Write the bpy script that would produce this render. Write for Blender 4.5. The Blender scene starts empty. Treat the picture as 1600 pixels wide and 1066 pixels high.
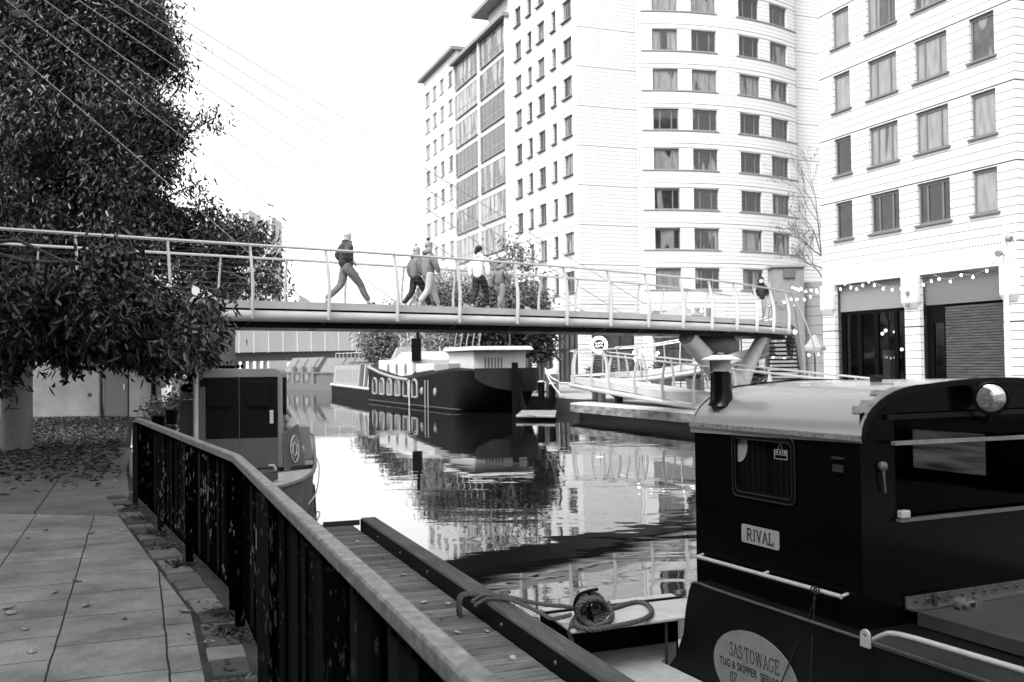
import bpy, bmesh, math, random
import numpy as np
from mathutils import Vector, Matrix
random.seed(7); rng = np.random.default_rng(7)
S = bpy.context.scene
COL = S.collection
R = math.radians
V = Vector
# ------------------------------------------------------------------ camera
EYE = 1.72
F = 1556.0
PITCH = 1.27; ROLL = 0.72
cd = bpy.data.cameras.new('camera'); cam = bpy.data.objects.new('camera', cd); COL.objects.link(cam)
cd.lens = 35; cd.sensor_width = 36; cd.clip_end = 3000; cd.clip_start = 0.1
CR = (Matrix.Rotation(R(90 + PITCH), 4, 'X') @ Matrix.Rotation(R(-ROLL), 4, 'Z'))
cam.matrix_world = Matrix.Translation((0, 0, EYE)) @ CR
cd.dof.use_dof = True; cd.dof.focus_distance = 9.0; cd.dof.aperture_fstop = 4.5
S.camera = cam
# ------------------------------------------------------------------ light
SUN_EL, SUN_AZ = 48, 215          # overcast: a broad weak sun behind the photographer's left shoulder
w = bpy.data.worlds.new('World'); S.world = w; w.use_nodes = True
nt = w.node_tree; bg = nt.nodes['Background']
sky = nt.nodes.new('ShaderNodeTexSky'); sky.sky_type = 'NISHITA'; sky.sun_disc = False
sky.sun_elevation = R(SUN_EL); sky.sun_rotation = R(SUN_AZ); sky.air_density = 1.0; sky.dust_density = 4.0; sky.ozone_density = 1.0
bw = nt.nodes.new('ShaderNodeRGBToBW'); nt.links.new(sky.outputs[0], bw.inputs[0]); nt.links.new(bw.outputs[0], bg.inputs[0])
bg.inputs[1].default_value = 0.15
sd = bpy.data.lights.new('sun', 'SUN'); sd.energy = 0.5; sd.angle = R(25); sd.color = (1, 1, 1)
so = bpy.data.objects.new('sun', sd); COL.objects.link(so)
az = R(SUN_AZ)
sdir = V((math.sin(az) * math.cos(R(SUN_EL)), math.cos(az) * math.cos(R(SUN_EL)), math.sin(R(SUN_EL))))
so.rotation_euler = sdir.to_track_quat('Z', 'Y').to_euler(); so.location = (0, 0, 60)
S.view_settings.view_transform = 'Standard'; S.view_settings.look = 'None'
S.view_settings.gamma = 1; S.view_settings.exposure = 2.25
S.render.engine = 'CYCLES'
S.cycles.max_bounces = 8; S.cycles.transparent_max_bounces = 12; S.cycles.caustics_reflective = False; S.cycles.caustics_refractive = False

# ------------------------------------------------------------------ measuring helpers (photo pixels of 1600x1066 -> world)
def ray(x, y):
    return (CR.to_3x3() @ V(((x - 800) / F, -(y - 533) / F, -1)))
O = V((0, 0, EYE))
def U(x, y, Y):
    d = ray(x, y); return O + d * (Y / d.y)
def G(x, y, z=0.0):
    d = ray(x, y); return O + d * ((z - EYE) / d.z)
def wallhit(x, y, p0, d2):
    """ray against the vertical plane through p0 along d2 -> (s, z)"""
    r = ray(x, y); n = V((-d2[1], d2[0]))
    k = (V((p0[0], p0[1])).dot(n)) / (r.x * n.x + r.y * n.y)
    p = O + r * k
    return (p.x - p0[0]) * d2[0] + (p.y - p0[1]) * d2[1], p.z
def proj(p):
    q = CR.to_3x3().transposed() @ (V(p) - O)
    return 800 + F * q.x / -q.z, 533 - F * q.y / -q.z
CA = V((-.352, .936, 0)); CB = V((.936, .352, 0)); ZU = V((0, 0, 1))    # canal direction, across the canal
def UV(u, v, z=0): return CB * u + CA * v + V((0, 0, z))

# ------------------------------------------------------------------ mesh helper
PM = {}
class MB:
    def __init__(s): s.v = []; s.f = []
    def add(s, vs, fs):
        k = len(s.v); s.v += [V(p) for p in vs]; s.f += [tuple(i + k for i in f) for f in fs]; return s
    def hexa(s, p):
        return s.add(p, [(3, 2, 1, 0), (4, 5, 6, 7), (0, 1, 5, 4), (1, 2, 6, 5), (2, 3, 7, 6), (3, 0, 4, 7)])
    def box(s, x0, x1, y0, y1, z0, z1):
        return s.hexa([V(p) for p in ((x0, y0, z0), (x1, y0, z0), (x1, y1, z0), (x0, y1, z0), (x0, y0, z1), (x1, y0, z1), (x1, y1, z1), (x0, y1, z1))])
    def obox(s, c, ax, ay, az):
        c = V(c); ax = V(ax); ay = V(ay); az = V(az)
        return s.hexa([c - ax - ay - az, c + ax - ay - az, c + ax + ay - az, c - ax + ay - az, c - ax - ay + az, c + ax - ay + az, c + ax + ay + az, c - ax + ay + az])
    def beam(s, p, q, w, h, up=ZU):
        p = V(p); q = V(q); d = (q - p); sd = d.cross(V(up)); 
        if sd.length < 1e-6: sd = d.cross(V((1, 0, 0)))
        sd.normalize(); u = sd.cross(d).normalized()
        return s.obox((p + q) / 2, d / 2, sd * w / 2, u * h / 2) if False else s.obox((p + q) / 2, sd * w / 2, d / 2, u * h / 2)
    def tube(s, pts, r, n=8, cap=True, ry=None):
        pts = [V(p) for p in pts]; m = len(pts)
        rs = r if isinstance(r, (list, tuple)) else [r] * m
        t0 = (pts[1] - pts[0]).normalized()
        a = t0.cross(ZU)
        if a.length < 1e-4: a = t0.cross(V((1, 0, 0)))
        a.normalize(); k = len(s.v); pt = t0
        for i in range(m):
            if i == 0: t = t0
            elif i == m - 1: t = (pts[i] - pts[i - 1]).normalized()
            else: t = ((pts[i + 1] - pts[i]).normalized() + (pts[i] - pts[i - 1]).normalized()).normalized()
            q = pt.rotation_difference(t); a = q @ a; a = (a - t * a.dot(t)).normalized(); b = t.cross(a); pt = t
            for j in range(n):
                th = 2 * math.pi * j / n
                s.v.append(pts[i] + (a * math.cos(th) + b * math.sin(th)) * rs[i])
        for i in range(m - 1):
            for j in range(n):
                j2 = (j + 1) % n
                s.f.append((k + i * n + j, k + i * n + j2, k + (i + 1) * n + j2, k + (i + 1) * n + j))
        if cap:
            s.f.append(tuple(k + j for j in reversed(range(n)))); s.f.append(tuple(k + (m - 1) * n + j for j in range(n)))
        return s
    def prism(s, poly, ex):
        n = len(poly); poly = [V(p) for p in poly]; ex = V(ex)
        return s.add(poly + [p + ex for p in poly], [tuple(reversed(range(n))), tuple(range(n, 2 * n))] + [(i, (i + 1) % n, n + (i + 1) % n, n + i) for i in range(n)])
    def loft(s, rings, closed=True, cap=True):
        n = len(rings[0]); k = len(s.v)
        for r_ in rings: s.v += [V(p) for p in r_]
        for i in range(len(rings) - 1):
            for j in range(n if closed else n - 1):
                j2 = (j + 1) % n
                s.f.append((k + i * n + j, k + i * n + j2, k + (i + 1) * n + j2, k + (i + 1) * n + j))
        if cap:
            s.f.append(tuple(k + j for j in reversed(range(n)))); e = k + (len(rings) - 1) * n
            s.f.append(tuple(e + j for j in range(n)))
        return s
    def lathe(s, prof, c=(0, 0, 0), n=20, ax=None):
        """prof = [(r, h)...] round an axis (default up) at c"""
        c = V(c); ax = V(ax).normalized() if ax is not None else ZU
        a = ax.cross(V((0, 1, 0)));
        if a.length < 1e-3: a = ax.cross(V((1, 0, 0)))
        a.normalize(); b = ax.cross(a)
        return s.loft([[c + ax * h + (a * math.cos(2 * math.pi * j / n) + b * math.sin(2 * math.pi * j / n)) * max(r, 1e-4) for j in range(n)] for r, h in prof])
    def ell(s, c, r, n=12, m=8):
        c = V(c)
        return s.loft([[c + V((r[0] * math.cos(2 * math.pi * j / n) * math.sin(math.pi * i / m), r[1] * math.sin(2 * math.pi * j / n) * math.sin(math.pi * i / m), -r[2] * math.cos(math.pi * i / m))) for j in range(n)] for i in [.05] + list(range(1, m)) + [m - .05]])
    def xf(s, M):
        s.v = [M @ p for p in s.v]; return s
    def merge(s, o): return s.add(o.v, o.f)
    def mesh(s, name, smooth=False):
        me = bpy.data.meshes.new(name); me.from_pydata([tuple(p) for p in s.v], [], s.f)
        if smooth:
            me.polygons.foreach_set('use_smooth', [True] * len(me.polygons)); me.set_sharp_from_angle(angle=R(42))
        me.update(); return me
    def build(s, name, m, parent=None, smooth=False, bevel=0, seg=2):
        if parent is not None:
            inv = PM[parent].inverted(); s.v = [inv @ p for p in s.v]
        me = s.mesh(name, smooth); me.materials.append(m)
        o = bpy.data.objects.new(name, me); COL.objects.link(o)
        if parent is not None: o.parent = parent; PM[o] = PM[parent]
        else: PM[o] = Matrix()
        if bevel:
            b = o.modifiers.new('bevel', 'BEVEL'); b.width = bevel; b.segments = seg; b.limit_method = 'ANGLE'; b.angle_limit = R(40)
        return o
def tag(o, label=None, cat=None, group=None, kind=None):
    if label: o['label'] = label
    if cat: o['category'] = cat
    if group: o['group'] = group
    if kind: o['kind'] = kind
    return o
def thing(name, label, cat, loc=(0, 0, 0), rz=0, group=None):
    o = bpy.data.objects.new(name, None); COL.objects.link(o); o.empty_display_size = .2
    o.location = loc; o.rotation_euler = (0, 0, rz); PM[o] = Matrix.Translation(V(loc)) @ Matrix.Rotation(rz, 4, 'Z')
    return tag(o, label, cat, group)
def solo(mb, name, mat, label, cat, loc=None, group=None, smooth=False, bevel=0, kind=None):
    """a thing that is one mesh, its origin at loc"""
    if loc is None: loc = (0, 0, 0)
    M = Matrix.Translation(V(loc)); inv = M.inverted(); mb.v = [inv @ p for p in mb.v]
    o = mb.build(name, mat, None, smooth, bevel); o.location = loc; PM[o] = M
    return tag(o, label, cat, group, kind)
def inst(o, parent, M=None):
    """copy of part o (and its sub-parts) under parent, M = matrix in the parent's own frame"""
    c = o.copy(); COL.objects.link(c); c.parent = parent
    if M is not None: c.matrix_local = M
    PM[c] = PM[parent] @ (M if M is not None else Matrix())
    for ch in o.children:
        d = ch.copy(); COL.objects.link(d); d.parent = c; PM[d] = PM[c]
    return c
def copy_tree(root, loc, rz=0, label=None, group=None):
    c = root.copy(); COL.objects.link(c); c.location = loc; c.rotation_euler = (0, 0, rz)
    if label: c['label'] = label
    if group: c['group'] = group
    for ch in root.children:
        d = ch.copy(); COL.objects.link(d); d.parent = c
        for g in ch.children:
            e = g.copy(); COL.objects.link(e); e.parent = d
    return c
def spline(pts, n):
    """Catmull-Rom through pts, n samples a span"""
    pts = [V(p) for p in pts]; P = [pts[0] * 2 - pts[1]] + pts + [pts[-1] * 2 - pts[-2]]; out = []
    for i in range(1, len(P) - 2):
        for k in range(n):
            t = k / n; a, b, c, d = P[i - 1], P[i], P[i + 1], P[i + 2]
            out.append(.5 * ((2 * b) + (c - a) * t + (2 * a - 5 * b + 4 * c - d) * t * t + (3 * b - a - 3 * c + d) * t ** 3))
    return out + [pts[-1]]
# ------------------------------------------------------------------ materials
def mat(name, c, rough=.6, spec=.3, var=.0, scale=4., bump=0., bscale=None, metal=0., coat=0., detail=5, stretch=None):
    m = bpy.data.materials.new(name); m.use_nodes = True; n = m.node_tree.nodes; L = m.node_tree.links
    b = n['Principled BSDF']; b.inputs['Base Color'].default_value = (c, c, c, 1); b.inputs['Roughness'].default_value = rough
    b.inputs['Specular IOR Level'].default_value = spec; b.inputs['Metallic'].default_value = metal; b.inputs['Coat Weight'].default_value = coat
    if var or bump:
        tc = n.new('ShaderNodeTexCoord'); mp = n.new('ShaderNodeMapping'); L.new(tc.outputs['Object'], mp.inputs[0])
        if stretch: mp.inputs['Scale'].default_value = stretch
        no = n.new('ShaderNodeTexNoise'); no.inputs['Scale'].default_value = scale; no.inputs['Detail'].default_value = detail; no.inputs['Roughness'].default_value = .65
        L.new(mp.outputs[0], no.inputs['Vector'])
        if var:
            r = n.new('ShaderNodeMapRange'); r.inputs[1].default_value = .25; r.inputs[2].default_value = .75
            r.inputs[3].default_value = c * (1 - var); r.inputs[4].default_value = min(1, c * (1 + var)); L.new(no.outputs[0], r.inputs[0]); L.new(r.outputs[0], b.inputs['Base Color'])
        if bump:
            n2 = no
            if bscale:
                n2 = n.new('ShaderNodeTexNoise'); n2.inputs['Scale'].default_value = bscale; n2.inputs['Detail'].default_value = 4; L.new(mp.outputs[0], n2.inputs['Vector'])
            bp = n.new('ShaderNodeBump'); bp.inputs['Strength'].default_value = 1; bp.inputs['Distance'].default_value = bump; L.new(n2.outputs[0], bp.inputs['Height']); L.new(bp.outputs[0], b.inputs['Normal'])
    return m
def nodes(m): return m.node_tree.nodes, m.node_tree.links, m.node_tree.nodes['Principled BSDF']
def math_(n, L, op, a, b=None, c=None):
    k = n.new('ShaderNodeMath'); k.operation = op
    for i, x in enumerate((a, b, c)):
        if x is None: continue
        if isinstance(x, (int, float)): k.inputs[i].default_value = x
        else: L.new(x, k.inputs[i])
    return k.outputs[0]
def mixv(n, L, f, a, b):
    k = n.new('ShaderNodeMix'); k.data_type = 'FLOAT'
    for i, x in ((0, f), (2, a), (3, b)):
        if isinstance(x, (int, float)): k.inputs[i].default_value = x
        else: L.new(x, k.inputs[i])
    return k.outputs[0]
def facade_mat(name, c, pitch, wline, every=10, joint=.25, ox=0.0):
    """pale stone cladding with fine horizontal joints, one joint in `every` wider"""
    m = mat(name, c, .55, .25); n, L, b = nodes(m)
    g = n.new('ShaderNodeNewGeometry'); sx = n.new('ShaderNodeSeparateXYZ'); L.new(g.outputs['Position'], sx.inputs[0]); z = sx.outputs[2]
    fz = math_(n, L, 'FRACT', math_(n, L, 'DIVIDE', z, pitch)); l1 = math_(n, L, 'LESS_THAN', fz, wline / pitch)
    P = pitch * every
    fz2 = math_(n, L, 'FRACT', math_(n, L, 'DIVIDE', math_(n, L, 'ADD', z, ox), P)); l2 = math_(n, L, 'LESS_THAN', fz2, wline * 2.2 / P)
    no = n.new('ShaderNodeTexNoise'); no.inputs['Scale'].default_value = .35; no.inputs['Detail'].default_value = 6; L.new(g.outputs['Position'], no.inputs['Vector'])
    # every course its own faint tone
    wn = n.new('ShaderNodeTexWhiteNoise'); wn.noise_dimensions = '1D'; L.new(math_(n, L, 'FLOOR', math_(n, L, 'DIVIDE', z, pitch)), wn.inputs['W'])
    base = math_(n, L, 'ADD', math_(n, L, 'MULTIPLY', math_(n, L, 'SUBTRACT', no.outputs[0], .5), .12), math_(n, L, 'MULTIPLY', wn.outputs[0], .03))
    base = math_(n, L, 'MULTIPLY', math_(n, L, 'ADD', base, 1.0), c)
    x = mixv(n, L, l1, base, joint * c); x = mixv(n, L, l2, x, joint * c * .7); L.new(x, b.inputs['Base Color'])
    return m
M = {}
M['facade'] = facade_mat('pale_stone_cladding', .42, .34, .022, 9, .10)
M['facade_far'] = facade_mat('pale_stone_cladding_tower', .43, .306, .024, 10, .14)
M['white'] = mat('white_paint', .44, .5, .3, .06, 3)
M['stone'] = mat('pale_stone', .42, .6, .2, .08, 2)
M['greypanel'] = mat('grey_panel', .15, .5, .3, .05, 2)
M['frame'] = mat('grey_window_frame', .10, .4, .4)
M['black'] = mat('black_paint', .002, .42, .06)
M['blackgloss'] = mat('black_gloss_paint', .002, .25, .12, .5, 6, .0008, 9)
M['dark'] = mat('dark_grey', .010, .5, .3)
M['mid'] = mat('mid_grey', .08, .5, .3, .15, 3)
M['steel'] = mat('galvanised_steel', .35, .35, .5, .1, 4)
M['bridge_paint'] = mat('pale_bridge_paint', .33, .4, .4, .12, 2.5)
M['rail'] = mat('brushed_rail', .45, .25, .5, 0, metal=.6)
M['conc'] = mat('weathered_concrete', .22, .85, .1, .35, 1.6, .004, 30)
M['conc_light'] = mat('pale_concrete', .32, .85, .1, .22, 1.2, .003, 20)
M['shop_dark'] = mat('dark_shop_interior', .03, .25, .5, .8, .8)
M['wire'] = mat('thin_wire', .16, .4, .4)
M['cable'] = mat('stay_cable_steel', .20, .4, .4)
M['bark'] = mat('bark', .06, .9, .1, .4, 8, .01, 14)
M['rope'] = mat('rope_fibre', .06, .9, .05, .3, 60)
def emis(name, c, s):
    m = mat(name, c); n, L, b = nodes(m); b.inputs['Emission Color'].default_value = (1, 1, 1, 1); b.inputs['Emission Strength'].default_value = s; return m
M['bulb'] = emis('lit_bulb', .9, 3.0)
M['neon'] = emis('lit_sign', .9, 1.0)
def leaf_mat(name, c, var=.5, rough=.42, spec=.5, trans=.15):
    m = mat(name, c, rough, spec); n, L, b = nodes(m)
    g = n.new('ShaderNodeNewGeometry'); r = n.new('ShaderNodeMapRange'); r.inputs[3].default_value = c * (1 - var); r.inputs[4].default_value = c * (1 + var)
    L.new(g.outputs['Random Per Island'], r.inputs[0]); L.new(r.outputs[0], b.inputs['Base Color'])
    tr = n.new('ShaderNodeBsdfTranslucent'); L.new(r.outputs[0], tr.inputs[0]); mx = n.new('ShaderNodeMixShader'); mx.inputs[0].default_value = trans
    L.new(b.outputs[0], mx.inputs[1]); L.new(tr.outputs[0], mx.inputs[2]); L.new(mx.outputs[0], n['Material Output'].inputs[0]); return m
M['leaf'] = leaf_mat('dark_glossy_leaf', .018, .9, .36, .5, .10)
M['leaf_mid'] = leaf_mat('mid_leaf', .10, .6, .6, .2)
M['leaf_pale'] = leaf_mat('pale_willow_leaf', .24, .5, .6, .2)
M['leaf_dead'] = leaf_mat('fallen_leaf', .17, .7, .7, .2)
# window glass: a dark room, pale curtains in some windows, sky mirrored in the pane
def window_glass(name, dark=.03, cur=.42, thr=.5, xs=3.0):
    m = mat(name, .1, .06, .6); n, L, b = nodes(m)
    tc = n.new('ShaderNodeTexCoord'); oi = n.new('ShaderNodeObjectInfo'); sx = n.new('ShaderNodeSeparateXYZ'); L.new(tc.outputs['Object'], sx.inputs[0])
    off = math_(n, L, 'MULTIPLY', oi.outputs['Random'], 97.0)
    cx = n.new('ShaderNodeCombineXYZ'); L.new(math_(n, L, 'ADD', sx.outputs[0], off), cx.inputs[0]); L.new(math_(n, L, 'MULTIPLY', sx.outputs[2], .18), cx.inputs[2])
    no = n.new('ShaderNodeTexNoise'); no.inputs['Scale'].default_value = 1.3; no.inputs['Detail'].default_value = 1; L.new(cx.outputs[0], no.inputs['Vector'])
    msk = n.new('ShaderNodeMapRange'); msk.inputs[1].default_value = thr - .02; msk.inputs[2].default_value = thr + .02; L.new(math_(n, L, 'ADD', no.outputs[0], math_(n, L, 'MULTIPLY', math_(n, L, 'SUBTRACT', oi.outputs['Random'], .5), .45)), msk.inputs[0])
    fold = n.new('ShaderNodeTexNoise'); fold.inputs['Scale'].default_value = 5; fold.inputs['Detail'].default_value = 2; L.new(cx.outputs[0], fold.inputs['Vector'])
    cc = math_(n, L, 'MULTIPLY', math_(n, L, 'ADD', .35, fold.outputs[0]), cur)
    rm = n.new('ShaderNodeTexNoise'); rm.inputs['Scale'].default_value = 2.2; rm.inputs['Detail'].default_value = 3
    v3 = n.new('ShaderNodeVectorMath'); v3.operation = 'ADD'; L.new(tc.outputs['Object'], v3.inputs[0]); c3 = n.new('ShaderNodeCombineXYZ'); L.new(off, c3.inputs[1]); L.new(c3.outputs[0], v3.inputs[1]); L.new(v3.outputs[0], rm.inputs['Vector'])
    dk = math_(n, L, 'MULTIPLY', rm.outputs[0], dark * 2)
    L.new(mixv(n, L, msk.outputs[0], dk, cc), b.inputs['Base Color']); return m
M['glass_win'] = window_glass('curtained_window_glass', .014, .15, .56)
M['glass_curtain'] = window_glass('curtain_wall_glass', .04, .22, .54)
M['glass_bright'] = window_glass('net_curtained_glass', .04, .18, .38)
def thin_glass(name, tint=.35, rough=.02, ior=1.45):
    m = bpy.data.materials.new(name); m.use_nodes = True; n = m.node_tree.nodes; L = m.node_tree.links; n.remove(n['Principled BSDF'])
    t = n.new('ShaderNodeBsdfTransparent'); t.inputs[0].default_value = (tint, tint, tint, 1); g = n.new('ShaderNodeBsdfGlossy'); g.inputs['Roughness'].default_value = rough
    fr = n.new('ShaderNodeFresnel'); fr.inputs[0].default_value = ior; mx = n.new('ShaderNodeMixShader'); L.new(fr.outputs[0], mx.inputs[0]); L.new(t.outputs[0], mx.inputs[1]); L.new(g.outputs[0], mx.inputs[2]); L.new(mx.outputs[0], n['Material Output'].inputs[0]); return m
M['pane'] = thin_glass('tinted_pane', .45)
M['pane_dark'] = thin_glass('smoked_pane', .10)
# ================================================================== GROUND, WATER
WZ = -0.60
def bank_x(Y):           # left quay edge
    pts = [(-40, 15.9), (7.0, -1.66), (12.5, -4.42), (17.2, -6.75), (400, -150.7)]
    for (y0, x0), (y1, x1) in zip(pts, pts[1:]):
        if Y <= y1: return x0 + (x1 - x0) * (Y - y0) / (y1 - y0)
m = mat('trodden_earth', .028, .95, .1, .5, 3, .01, 25); M['earth'] = m
m = mat('pale_promenade_paving', .24, .8, .1, .15, .8, .002, 20); M['prom'] = m
lb = [V((bank_x(y), y, 0)) for y in (-40, 7, 12.5, 17.2, 400)]
g = MB(); far = [V((-900, 400, 0)), V((-900, -60, 0)), V((15, -60, 0))]
g.f = []; poly = lb + far; n = len(poly)
g.add(poly, [tuple(range(n))])
tag(g.build('ground', M['earth']), kind='structure')
left_bank = lb
g = MB(); r0 = UV(19.2, -60); r1 = UV(19.2, 420)
g.add([r0, V((900, -60, 0)), V((900, 420, 0)), r1], [(0, 1, 2, 3)]); tag(g.build('ground', M['prom']), kind='structure')
M['wetwall'] = mat('wet_dark_quay_wall', .03, .7, .3, .6, 1.5, .01, 6)
g = MB(); b_in = CB * .35; g.hexa([r0 - ZU * 2 - CB * .02, r1 - ZU * 2 - CB * .02, r1 - ZU * 2 + b_in, r0 - ZU * 2 + b_in, r0 - ZU * .004 - CB * .02, r1 - ZU * .004 - CB * .02, r1 - ZU * .004 + b_in, r0 - ZU * .004 + b_in]); solo(g, 'quay_wall', M['wetwall'], 'long dark wet quay wall along the far bank of the canal', 'wall', tuple(UV(19.2, 40)))
g = MB(); g.add([(-900, 400.2, -.02), (900, 400.2, -.02), (2400, 2500, -.02), (-2400, 2500, -.02)], [(0, 1, 2, 3)]); tag(g.build('ground', M['earth']), kind='structure')
# water: nearly black, mirror-like, slow low ripples
mw = mat('canal_water', .006, .015, .5); nn, L, b = nodes(mw); b.inputs['IOR'].default_value = 2.7
gg = nn.new('ShaderNodeNewGeometry'); mp = nn.new('ShaderNodeMapping'); L.new(gg.outputs['Position'], mp.inputs[0]); mp.inputs['Rotation'].default_value = (0, 0, R(-12)); mp.inputs['Scale'].default_value = (.75, 1.25, 1)
n1 = nn.new('ShaderNodeTexNoise'); n1.inputs['Scale'].default_value = .9; n1.inputs['Detail'].default_value = 2.0; n1.inputs['Roughness'].default_value = .45; n1.inputs['Distortion'].default_value = .4
n2 = nn.new('ShaderNodeTexNoise'); n2.inputs['Scale'].default_value = 5.0; n2.inputs['Detail'].default_value = 2; L.new(mp.outputs[0], n1.inputs['Vector']); L.new(mp.outputs[0], n2.inputs['Vector'])
n3 = nn.new('ShaderNodeTexNoise'); n3.inputs['Scale'].default_value = .10; n3.inputs['Detail'].default_value = 2; L.new(gg.outputs['Position'], n3.inputs['Vector'])
amp = nn.new('ShaderNodeMapRange'); amp.inputs[1].default_value = .42; amp.inputs[2].default_value = .62; amp.inputs[3].default_value = .35; amp.inputs[4].default_value = 1.3; L.new(n3.outputs[0], amp.inputs[0])
h = math_(nn, L, 'ADD', n1.outputs[0], math_(nn, L, 'MULTIPLY', n2.outputs[0], .05)); h = math_(nn, L, 'MULTIPLY', h, amp.outputs[0])
bp = nn.new('ShaderNodeBump'); bp.inputs['Strength'].default_value = 1; bp.inputs['Distance'].default_value = .0065; L.new(h, bp.inputs['Height']); L.new(bp.outputs[0], b.inputs['Normal'])
g = MB(); g.add([(-400, -60, WZ), (400, -60, WZ), (400, 420, WZ), (-400, 420, WZ)], [(0, 1, 2, 3)]); tag(g.build('water', mw), kind='structure')
g = MB(); out_ = [V((p.x, p.y, -.004)) for p in left_bank]; in_ = [p - V((.35, 0, 0)) for p in out_]
g.loft([[a - ZU * 2, a, b_, b_ - ZU * 2] for a, b_ in zip(out_, in_)]); solo(g, 'quay_wall', mat('dark_near_quay_wall', .03, .8, .2, .6, 1.5, .01, 6), 'dark quay wall below the towpath railing', 'wall', tuple(left_bank[1]))
# paving on the left bank
def paving_mat(name, c, bw_, rh, u0, mort=.006, var=.25):
    m = mat(name, c, .75, .25); n, L, b = nodes(m)
    g = n.new('ShaderNodeNewGeometry'); d1 = n.new('ShaderNodeVectorMath'); d1.operation = 'DOT_PRODUCT'; d1.inputs[1].default_value = tuple(CA); d2 = n.new('ShaderNodeVectorMath'); d2.operation = 'DOT_PRODUCT'; d2.inputs[1].default_value = tuple(CB)
    L.new(g.outputs['Position'], d1.inputs[0]); L.new(g.outputs['Position'], d2.inputs[0])
    cx = n.new('ShaderNodeCombineXYZ'); L.new(d1.outputs['Value'], cx.inputs[0]); L.new(math_(n, L, 'ADD', d2.outputs['Value'], -u0 + rh * 40), cx.inputs[1])
    wv = n.new('ShaderNodeTexNoise'); wv.inputs['Scale'].default_value = 3; wv.inputs['Detail'].default_value = 3; L.new(g.outputs['Position'], wv.inputs['Vector'])
    vm = n.new('ShaderNodeVectorMath'); vm.operation = 'MULTIPLY_ADD'; vm.inputs[1].default_value = (.02, .02, 0); L.new(wv.outputs['Color'], vm.inputs[0]); L.new(cx.outputs[0], vm.inputs[2])
    br = n.new('ShaderNodeTexBrick'); br.inputs['Scale'].default_value = 1; br.inputs['Brick Width'].default_value = bw_; br.inputs['Row Height'].default_value = rh; br.inputs['Mortar Size'].default_value = mort; br.offset = .37; br.inputs['Bias'].default_value = 0; br.inputs['Mortar Smooth'].default_value = .3
    br.squash = 1.35; br.squash_frequency = 3
    for k, f in (('Color1', .93), ('Color2', 1.07)): br.inputs[k].default_value = (c * f,) * 3 + (1,)
    br.inputs['Mortar'].default_value = (.008, .008, .008, 1); L.new(vm.outputs[0], br.inputs['Vector'])
    st = n.new('ShaderNodeTexNoise'); st.inputs['Scale'].default_value = 1.4; st.inputs['Detail'].default_value = 9; st.inputs['Roughness'].default_value = .7; L.new(g.outputs['Position'], st.inputs['Vector'])
    fr = n.new('ShaderNodeTexNoise'); fr.inputs['Scale'].default_value = 90; fr.inputs['Detail'].default_value = 3; L.new(g.outputs['Position'], fr.inputs['Vector'])
    bwn = n.new('ShaderNodeRGBToBW'); L.new(br.outputs[0], bwn.inputs[0])
    mr = n.new('ShaderNodeMapRange'); mr.inputs[1].default_value = .3; mr.inputs[2].default_value = .7; mr.inputs[3].default_value = 1 - var; mr.inputs[4].default_value = 1 + var; L.new(st.outputs[0], mr.inputs[0])
    mr2 = n.new('ShaderNodeMapRange'); mr2.inputs[1].default_value = .3; mr2.inputs[2].default_value = .7; mr2.inputs[3].default_value = .75; mr2.inputs[4].default_value = 1.25; L.new(fr.outputs[0], mr2.inputs[0])
    L.new(math_(n, L, 'MULTIPLY', math_(n, L, 'MULTIPLY', bwn.outputs[0], mr.outputs[0]), mr2.outputs[0]), b.inputs['Base Color'])
    bp = n.new('ShaderNodeBump'); bp.inputs['Distance'].default_value = .004; hh = math_(n, L, 'SUBTRACT', math_(n, L, 'MULTIPLY', fr.outputs[0], .25), br.outputs['Fac']); L.new(hh, bp.inputs['Height']); L.new(bp.outputs[0], b.inputs['Normal'])
    return m
M['paving'] = paving_mat('stone_paving_slabs', .135, .56, .645, .17, .007, .55)
M['paving_old'] = paving_mat('dark_old_paving', .085, 1.9, 1.25, .10, .012, .4)
def fence_x(Y):
    return -.05 - .373 * (Y - 1.94) if Y < 7 else -1.94 - .505 * (Y - 7.0)
g = MB(); g.add([(-14, -12, .004), (fence_x(-12) - .33, -12, .004), (fence_x(7) - .33, 7, .004), (fence_x(11.6) - .33, 11.6, .004), (-14, 13.6 - 0.0, .004)], [(0, 1, 2, 3, 4)]); tag(g.build('pavement', M['paving']), kind='structure')
g = MB(); q0 = V((fence_x(11.6) - .33, 11.62, .004)); g.add([(-14, 13.62, .004), q0, (-5.2, 13.5, .004), (-6.6, 17, .004), (-8.2, 21.5, .004), (-17, 23, .004)], [(0, 1, 2, 3, 4, 5)]); tag(g.build('pavement', M['paving_old']), kind='structure')
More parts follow.
